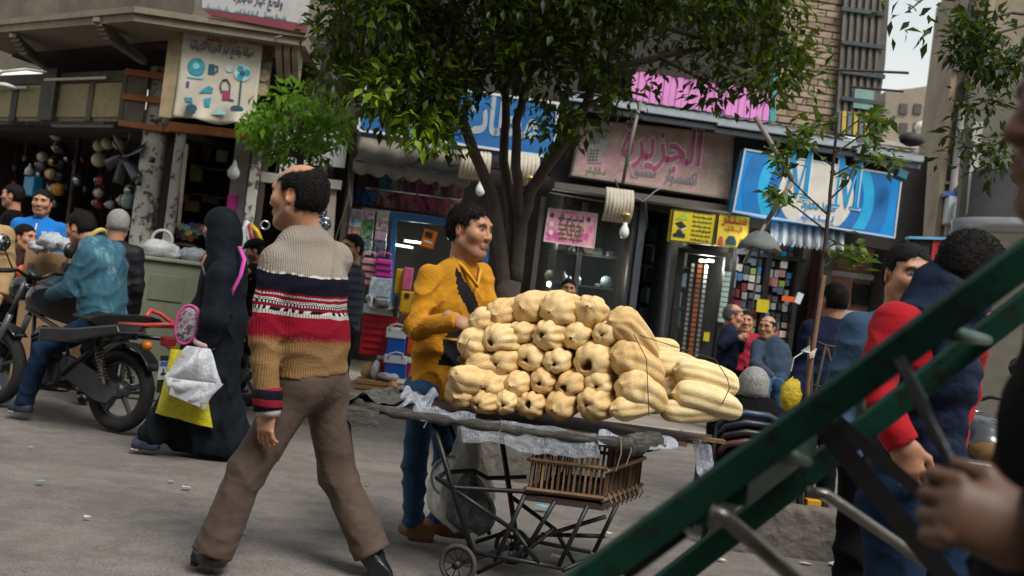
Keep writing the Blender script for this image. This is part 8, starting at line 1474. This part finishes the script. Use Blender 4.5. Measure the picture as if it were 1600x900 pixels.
rg = np.random.default_rng(12); YT = 7.8
tree = empty('street_tree', A(P(795, 470, YT)[0], YT, 0), 'big multi-stemmed tree with dark glossy leaves behind the vendor', 'tree'); mb = MB(); bz = A(P(796, 480, YT)[0], YT, .1)
limb(mb, [bz, P(798, 520, YT), P(797, 440, YT)], .13, .095); limb(mb, [P(790, 460, YT), P(780, 360, YT - .05), P(768, 300, YT - .1), P(738, 230, YT - .2), P(712, 160, YT - .3), P(690, 60, YT - .4), P(660, -60, YT - .4)], .056, .03); limb(mb, [P(798, 450, YT), P(800, 330, YT + .1), P(786, 250, YT + .1), P(792, 170, YT + .1), P(790, 60, YT + .2), P(800, -80, YT + .2)], .048, .025); limb(mb, [P(805, 440, YT), P(815, 350, YT), P(830, 295, YT), P(880, 225, YT - .1), P(915, 165, YT - .1), P(935, 110, YT - .1), P(1000, 20, YT - .2), P(1080, -60, YT - .2)], .060, .026)
limb(mb, [P(814, 350, YT), P(806, 260, YT - .1), P(808, 190, YT - .1), P(830, 100, YT - .1), P(850, -20, YT)], .045, .025)
for pts, r in (([(712, 160), (640, 110), (560, 70)], .035), ([(690, 70), (620, 30), (540, -10)], .03), ([(935, 110), (1030, 90), (1120, 70), (1200, 60)], .035), ([(830, 110), (900, 60), (980, 40)], .03), ([(790, 100), (740, 60), (700, 20)], .03), ([(1000, 30), (1100, 60), (1200, 110)], .028), ([(915, 165), (970, 140), (1010, 150)], .02), ([(1030, 90), (1090, 120), (1130, 150)], .018), ([(712, 165), (690, 190), (665, 200)], .02), ([(620, 30), (560, 110), (530, 130)], .018)): limb(mb, [P(x, y, YT - .3 + .12 * i) for i, (x, y) in enumerate(pts)], r, r * .4, 6)
ob('trunk', mb, BARK, tree, smooth=True)
lowx = [512, 535, 570, 605, 645, 690, 720, 760, 830, 870, 905, 940, 1000, 1050, 1090, 1130, 1170, 1205, 1235, 1248]; lowy = [70, 155, 175, 188, 225, 232, 185, 150, 175, 215, 200, 175, 150, 125, 150, 175, 150, 150, 95, 40]; cs = []; tn = []
while len(cs) < 760:
    px = rg.uniform(525, 1245); py = rg.uniform(-260, 240); lim = np.interp(px, lowx, lowy)
    edge = 38 if px < 940 else 26
    if py > lim - edge * .75: continue
    if px > 940 and py > 20 and rg.random() < .74: continue
    if 965 < px < 1215 and 78 < py < 190 and rg.random() < .93: continue
    if 730 < px < 930 and py > 105 and rg.random() < .8: continue
    if py < -60 and rg.random() < .25: continue
    Y = YT + rg.uniform(-1.15, 1.25) * (1 if py < 60 else .75); cs.append(P(px, py, Y)); t = .01 + .05 * rg.random() + (.03 if py < 40 else 0)  # upper clusters painted lighter, as if catching light
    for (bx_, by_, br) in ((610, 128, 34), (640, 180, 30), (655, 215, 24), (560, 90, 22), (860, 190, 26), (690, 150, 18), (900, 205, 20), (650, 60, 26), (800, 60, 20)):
        if (px - bx_) ** 2 + (py - by_) ** 2 < br * br * .6: t = .7  # bright tone paints light coming through thin leaves at these spots
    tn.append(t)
for px, py in ((515, 60), (520, 130), (600, 175), (655, 228), (680, 228), (870, 212), (895, 190), (1120, 150), (1105, 110), (1190, 130), (1215, 140), (1240, 130), (1258, 85), (1230, 60), (985, 140), (605, 135), (640, 185), (625, 150), (655, 205)):
    for q in range(2): cs.append(P(px + rg.normal(0, 9), py - 6 + rg.normal(0, 8), YT - .5 + rg.normal(0, .25))); tn.append(.75 if px in (605, 640, 625, 655) else .10)  # four spots on the left painted bright as backlit leaves
LEAF = leafmat('#090f06', '#86a826', .20); a_ = cloud(rg, np.array(cs), 44, .22, .098, np.array(tn), .06); leaves_mesh('crown', *a_[:5], a_[5], LEAF, tree)  # dark leaf tone also stands in for crown shade, bright tone for backlight
def planter(name, pts, Y0, depth, h, label):
    a, b = pts; x0, x1 = a[0], b[0]; e = empty(name, A((x0 + x1) / 2, Y0, 0), label, 'planter'); F = Field(A(x0 - .1, Y0 - .1, -.05), A(x1 + .1, Y0 + depth + .1, h + .1), .02)
    X, Y_, Z = F._g((slice(None),) * 3); cx, cy = (x0 + x1) / 2, Y0 + depth / 2; d = np.maximum(np.maximum(np.abs(X - cx) - (x1 - x0) / 2, np.abs(Y_ - cy) - depth / 2), Z - h); F.D = np.minimum(F.D, d.astype(np.float32)); d2 = np.maximum(np.maximum(np.abs(X - cx) - (x1 - x0) / 2 + .14, np.abs(Y_ - cy) - depth / 2 + .14), h - .10 - Z); F.D = np.maximum(F.D, -d2.astype(np.float32)); F.rough(.012, 38); F.rough(.007, 90, 1.0); V, Q = F.mesh(); arr_mesh('kerb_ring', V, Q, M('#5f5951', .95, .3, 5, .9, 30, dirt=.6), e); mb = MB(); mb.box((cx, cy, h - .09), (x1 - x0 - .26, depth - .26, .05)); ob('soil', mb, M('#2d251d', .95, .4, 12, .8, 40), e); return e
g1, g2 = G(735, 742), G(835, 752); planter('tree_planter', (A(g1[0] - .05, 0, 0), A(g2[0] + .45, 0, 0)), 7.15, 1.3, .30, 'rough concrete planter round the foot of the big tree')
g3, g4 = G(1182, 845), G(1322, 870); planter('sapling_planter', (A(g3[0] - .25, 0, 0), A(g4[0], 0, 0)), 5.75, .75, .30, 'rough concrete planter under the thin sapling')
cbox('juice_carton', Plane((0, 6.0, 0), 0), 1272, 791, 22, 18, 0, .07, M('#c98a14', .5, .2, 9), None, label='orange carton thrown into the sapling planter', cat='carton', bevel=.004)
# small ficus
fi = empty('small_ficus', A(P(465, 600, 9.3)[0], 9.3, 0), 'small bright green ficus with a bushy head above the jumper man', 'tree'); mb = MB(); limb(mb, [A(P(465, 600, 9.3)[0], 9.3, 0), P(462, 400, 9.3), P(466, 300, 9.3), P(470, 240, 9.3), P(468, 190, 9.3)], .05, .03, 8)
for dx, dy in ((-50, -45), (45, -35), (-25, -75), (30, -70), (0, -80), (60, -5), (-55, -5)): limb(mb, [P(468, 245, 9.3), P(468 + dx * .5, 245 + dy * .6, 9.3), P(468 + dx, 235 + dy, 9.3 + .1 * (dx % 3 - 1))], .016, .006, 6)
ob('trunk', mb, BARK, fi, smooth=True); cs = []; tn = []
while len(cs) < 80:
    px, py = rg.uniform(385, 552), rg.uniform(142, 258); q = ((px - 468) / 82) ** 2 + ((py - 195) / (52 if py < 195 else 60)) ** 2
    if q > 1 or (py > 235 and rg.random() < .6): continue
    cs.append(P(px, py, 9.3 + rg.uniform(-.4, .4))); tn.append(np.clip(.95 - (py - 142) / 130 + rg.normal(0, .1), .15, 1))  # tone climbs towards the top: daylight from above painted into leaf colour
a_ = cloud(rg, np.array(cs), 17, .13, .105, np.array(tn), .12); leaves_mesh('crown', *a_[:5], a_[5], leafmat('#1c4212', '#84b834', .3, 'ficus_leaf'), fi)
# sapling
sp = empty('sapling', A(P(1258, 790, 6.15)[0], 6.15, .1), 'thin sapling tied to a stake in front of the blue letter sign', 'tree'); mb = MB(); Ys = 6.15
SB = A(P(1250, 780, Ys)[0], Ys, .15); limb(mb, [SB, P(1262, 640, Ys), P(1270, 540, Ys), P(1284, 420, Ys), P(1296, 320, Ys), P(1303, 240, Ys), P(1310, 175, Ys)], .020, .008, 8)
TW = [[(1290, 360), (1245, 325), (1205, 300)], [(1293, 335), (1255, 300), (1225, 270), (1215, 235)], [(1298, 310), (1325, 285), (1335, 255)], [(1302, 260), (1270, 235), (1235, 215)], [(1304, 240), (1340, 215), (1375, 205)], [(1306, 215), (1345, 185), (1385, 180)], [(1300, 275), (1345, 250), (1400, 245)], [(1284, 420), (1310, 400), (1335, 405)], [(1290, 370), (1320, 385), (1345, 415)], [(1308, 190), (1285, 195), (1262, 200)]]
P0 = []; D = []; tn = []
for t in TW:
    limb(mb, [P(x, y, Ys + .05 * i) for i, (x, y) in enumerate(t)], .007, .003, 5); e = t[-1]; kk = 46 if t[0][1] < 400 and e[1] < 400 else 34
    if e in ((1335, 255), ): kk = 8
    for q in range(kk): s = rg.random() ** .6; b = t[-2]; p = P(b[0] + (e[0] - b[0]) * s + rg.normal(0, 11), b[1] + (e[1] - b[1]) * s + rg.normal(0, 9), Ys + rg.normal(0, .08)); P0.append(p); D.append(A(rg.normal(), rg.normal(), rg.normal(-.1, .5))); tn.append(np.clip(rg.normal(.25, .15), 0, 1))
P0 = np.array(P0); n_ = len(P0); leaves_mesh('crown', P0, np.array(D), rg.normal(0, .5, (n_, 3)) + A(0, 0, 1), rg.uniform(.06, .11, n_), rg.uniform(.03, .05, n_), np.array(tn), leafmat('#1a3317', '#6f8f3c', .25, 'sapling_leaf'), sp); ob('trunk', mb, TWIG, sp, smooth=True)
mb = MB(); mb.tube([A(SB[0] + .05, Ys - .03, .1), P(1262, 600, Ys - .03), P(1288, 430, Ys - .03)], .014, 8); ob('stake', mb, M('#6a4a34', .85, .3, 9, .4, 60), sp, smooth=True); mb = MB()
for k in range(5): mb.tube([P(1252 + 3 * k, 548 - 2 * k, Ys - .05), P(1266, 552 + 2 * k, Ys - .07), P(1276 - k, 545 + 3 * k, Ys - .05)], .004, 5)
mb.tube([P(1255, 550, Ys - .05), P(1240, 560, Ys - .07), P(1236, 580, Ys - .06)], .004, 5); ob('tie', mb, M('#b5b2a8', .7), sp)
gu = empty('tree_guard', A(P(1290, 780, 6.4)[0], 6.4, .1), 'rusty iron tree guard of bent bars behind the sapling', 'tree guard')
for pts in ([(1262, 528), (1290, 540), (1322, 545), (1330, 560)], [(1265, 528), (1258, 660), (1262, 780)], [(1322, 546), (1322, 660), (1318, 780)], [(1290, 540), (1272, 620), (1262, 700)], [(1292, 542), (1310, 610), (1320, 680)], [(1262, 600), (1290, 606), (1322, 604)]): mb = MB(); mb.tube([P(x, y, 6.42) for x, y in pts], .010, 6); ob('bar', mb, RUST, gu, smooth=True)
# tree leaning in from beyond the right edge
rt = empty('overhanging_tree', A(4.6, 6.6, 0), 'tree outside the edge whose leafy twigs hang over the far street', 'tree'); mb = MB(); limb(mb, [A(4.6, 6.6, 0), A(4.5, 6.6, 2.0), P(1720, 60, 6.6), P(1640, -60, 6.5), P(1560, -120, 6.4)], .12, .05, 9)
cs = []; tn = []
for t, k in (([(1700, 60), (1600, 40), (1530, 60), (1500, 85)], 15), ([(1690, 40), (1590, 90), (1560, 105), (1540, 110)], 12), ([(1660, 30), (1580, 20), (1540, 30), (1515, 45)], 13), ([(1720, 120), (1640, 230), (1575, 245), (1535, 258)], 7), ([(1710, 110), (1620, 180), (1545, 155), (1525, 165)], 7), ([(1560, -120), (1500, -40), (1440, 0), (1415, 20)], 0), ([(1715, 110), (1620, 190), (1555, 225), (1495, 232)], 7), ([(1680, 20), (1610, 70), (1595, 90), (1580, 100)], 10)):
    limb(mb, [P(x, y, 6.6 - .06 * i) for i, (x, y) in enumerate(t)], .014, .004, 6)
    for q in range(k): s = rg.random(); b, e = t[-2], t[-1]; cs.append(P(b[0] + (e[0] - b[0]) * s + rg.normal(0, 14), b[1] + (e[1] - b[1]) * s + rg.normal(0, 10), 6.45 + rg.normal(0, .15))); tn.append(.22)
ob('trunk', mb, BARK, rt, smooth=True); c2 = [P(x + rg.normal(0, 7), y + rg.normal(0, 6), 6.4) for x, y in ((1400, 10), (1412, 30), (1436, 18), (1440, 42), (1455, 22), (1470, 38), (1395, 45), (1425, 5), (1482, 10), (1462, 50), (1385, 25))]
a_ = cloud(rg, np.array(cs), 14, .13, .085, np.array(tn)); b_ = cloud(rg, np.array(c2), 4, .08, .085, np.full(len(c2), .15)); leaves_mesh('crown', *[np.concatenate([a_[i], b_[i]]) for i in range(5)], np.concatenate([a_[5], b_[5]]), leafmat('#0e1a0d', '#3f5a2a', .15, 'overhang_leaf'), rt)
# ================================================================== litter on the street
SCR = ['#b9b4aa', '#a39c90', '#8f8a80', '#b5a88c', '#6f8f9a', '#9a8a6a', '#4a4038', '#55493c']
for i in range(26):
    px, py = RNG.uniform(0, 1330), RNG.uniform(655, 895)
    if i < 6: px, py = ((1312, 888), (1260, 884), (850, 795), (870, 275 + 600), (640, 660), (545, 795))[i]
    g = G(px, py); s = .012 + .02 * RNG.random() * (1 if i > 5 else 2.2) + (.06 if i == 0 else 0); a = RNG.uniform(0, 6); mb = MB(); c = g + A(0, 0, .012)
    pts = [c + A(math.cos(a + t) * s * RNG.uniform(.6, 1.3), math.sin(a + t) * s * RNG.uniform(.4, 1.0), RNG.uniform(0, .25) * s) for t in np.linspace(0, 2 * math.pi, 6)[:-1]]; mb.add(pts, [(0, 1, 2, 3, 4)]); col_ = '#4f9aa8' if i == 2 else '#b9b9b6' if i == 0 else SCR[i % 8]
    ob('litter_scrap', mb, M(col_, .8, .2, 20), label=('large crumpled white paper beside the sapling planter' if i == 0 else 'turquoise scrap of wrapper under the loofah cart' if i == 2 else '%s scrap of litter lying on the asphalt' % ('whitish', 'beige', 'grey', 'straw', 'bluish', 'ochre', 'dark brown', 'brown')[i % 8]), cat='litter', group='litter scraps on the asphalt', solid=.002)
print('script seconds', time.time() - T0)
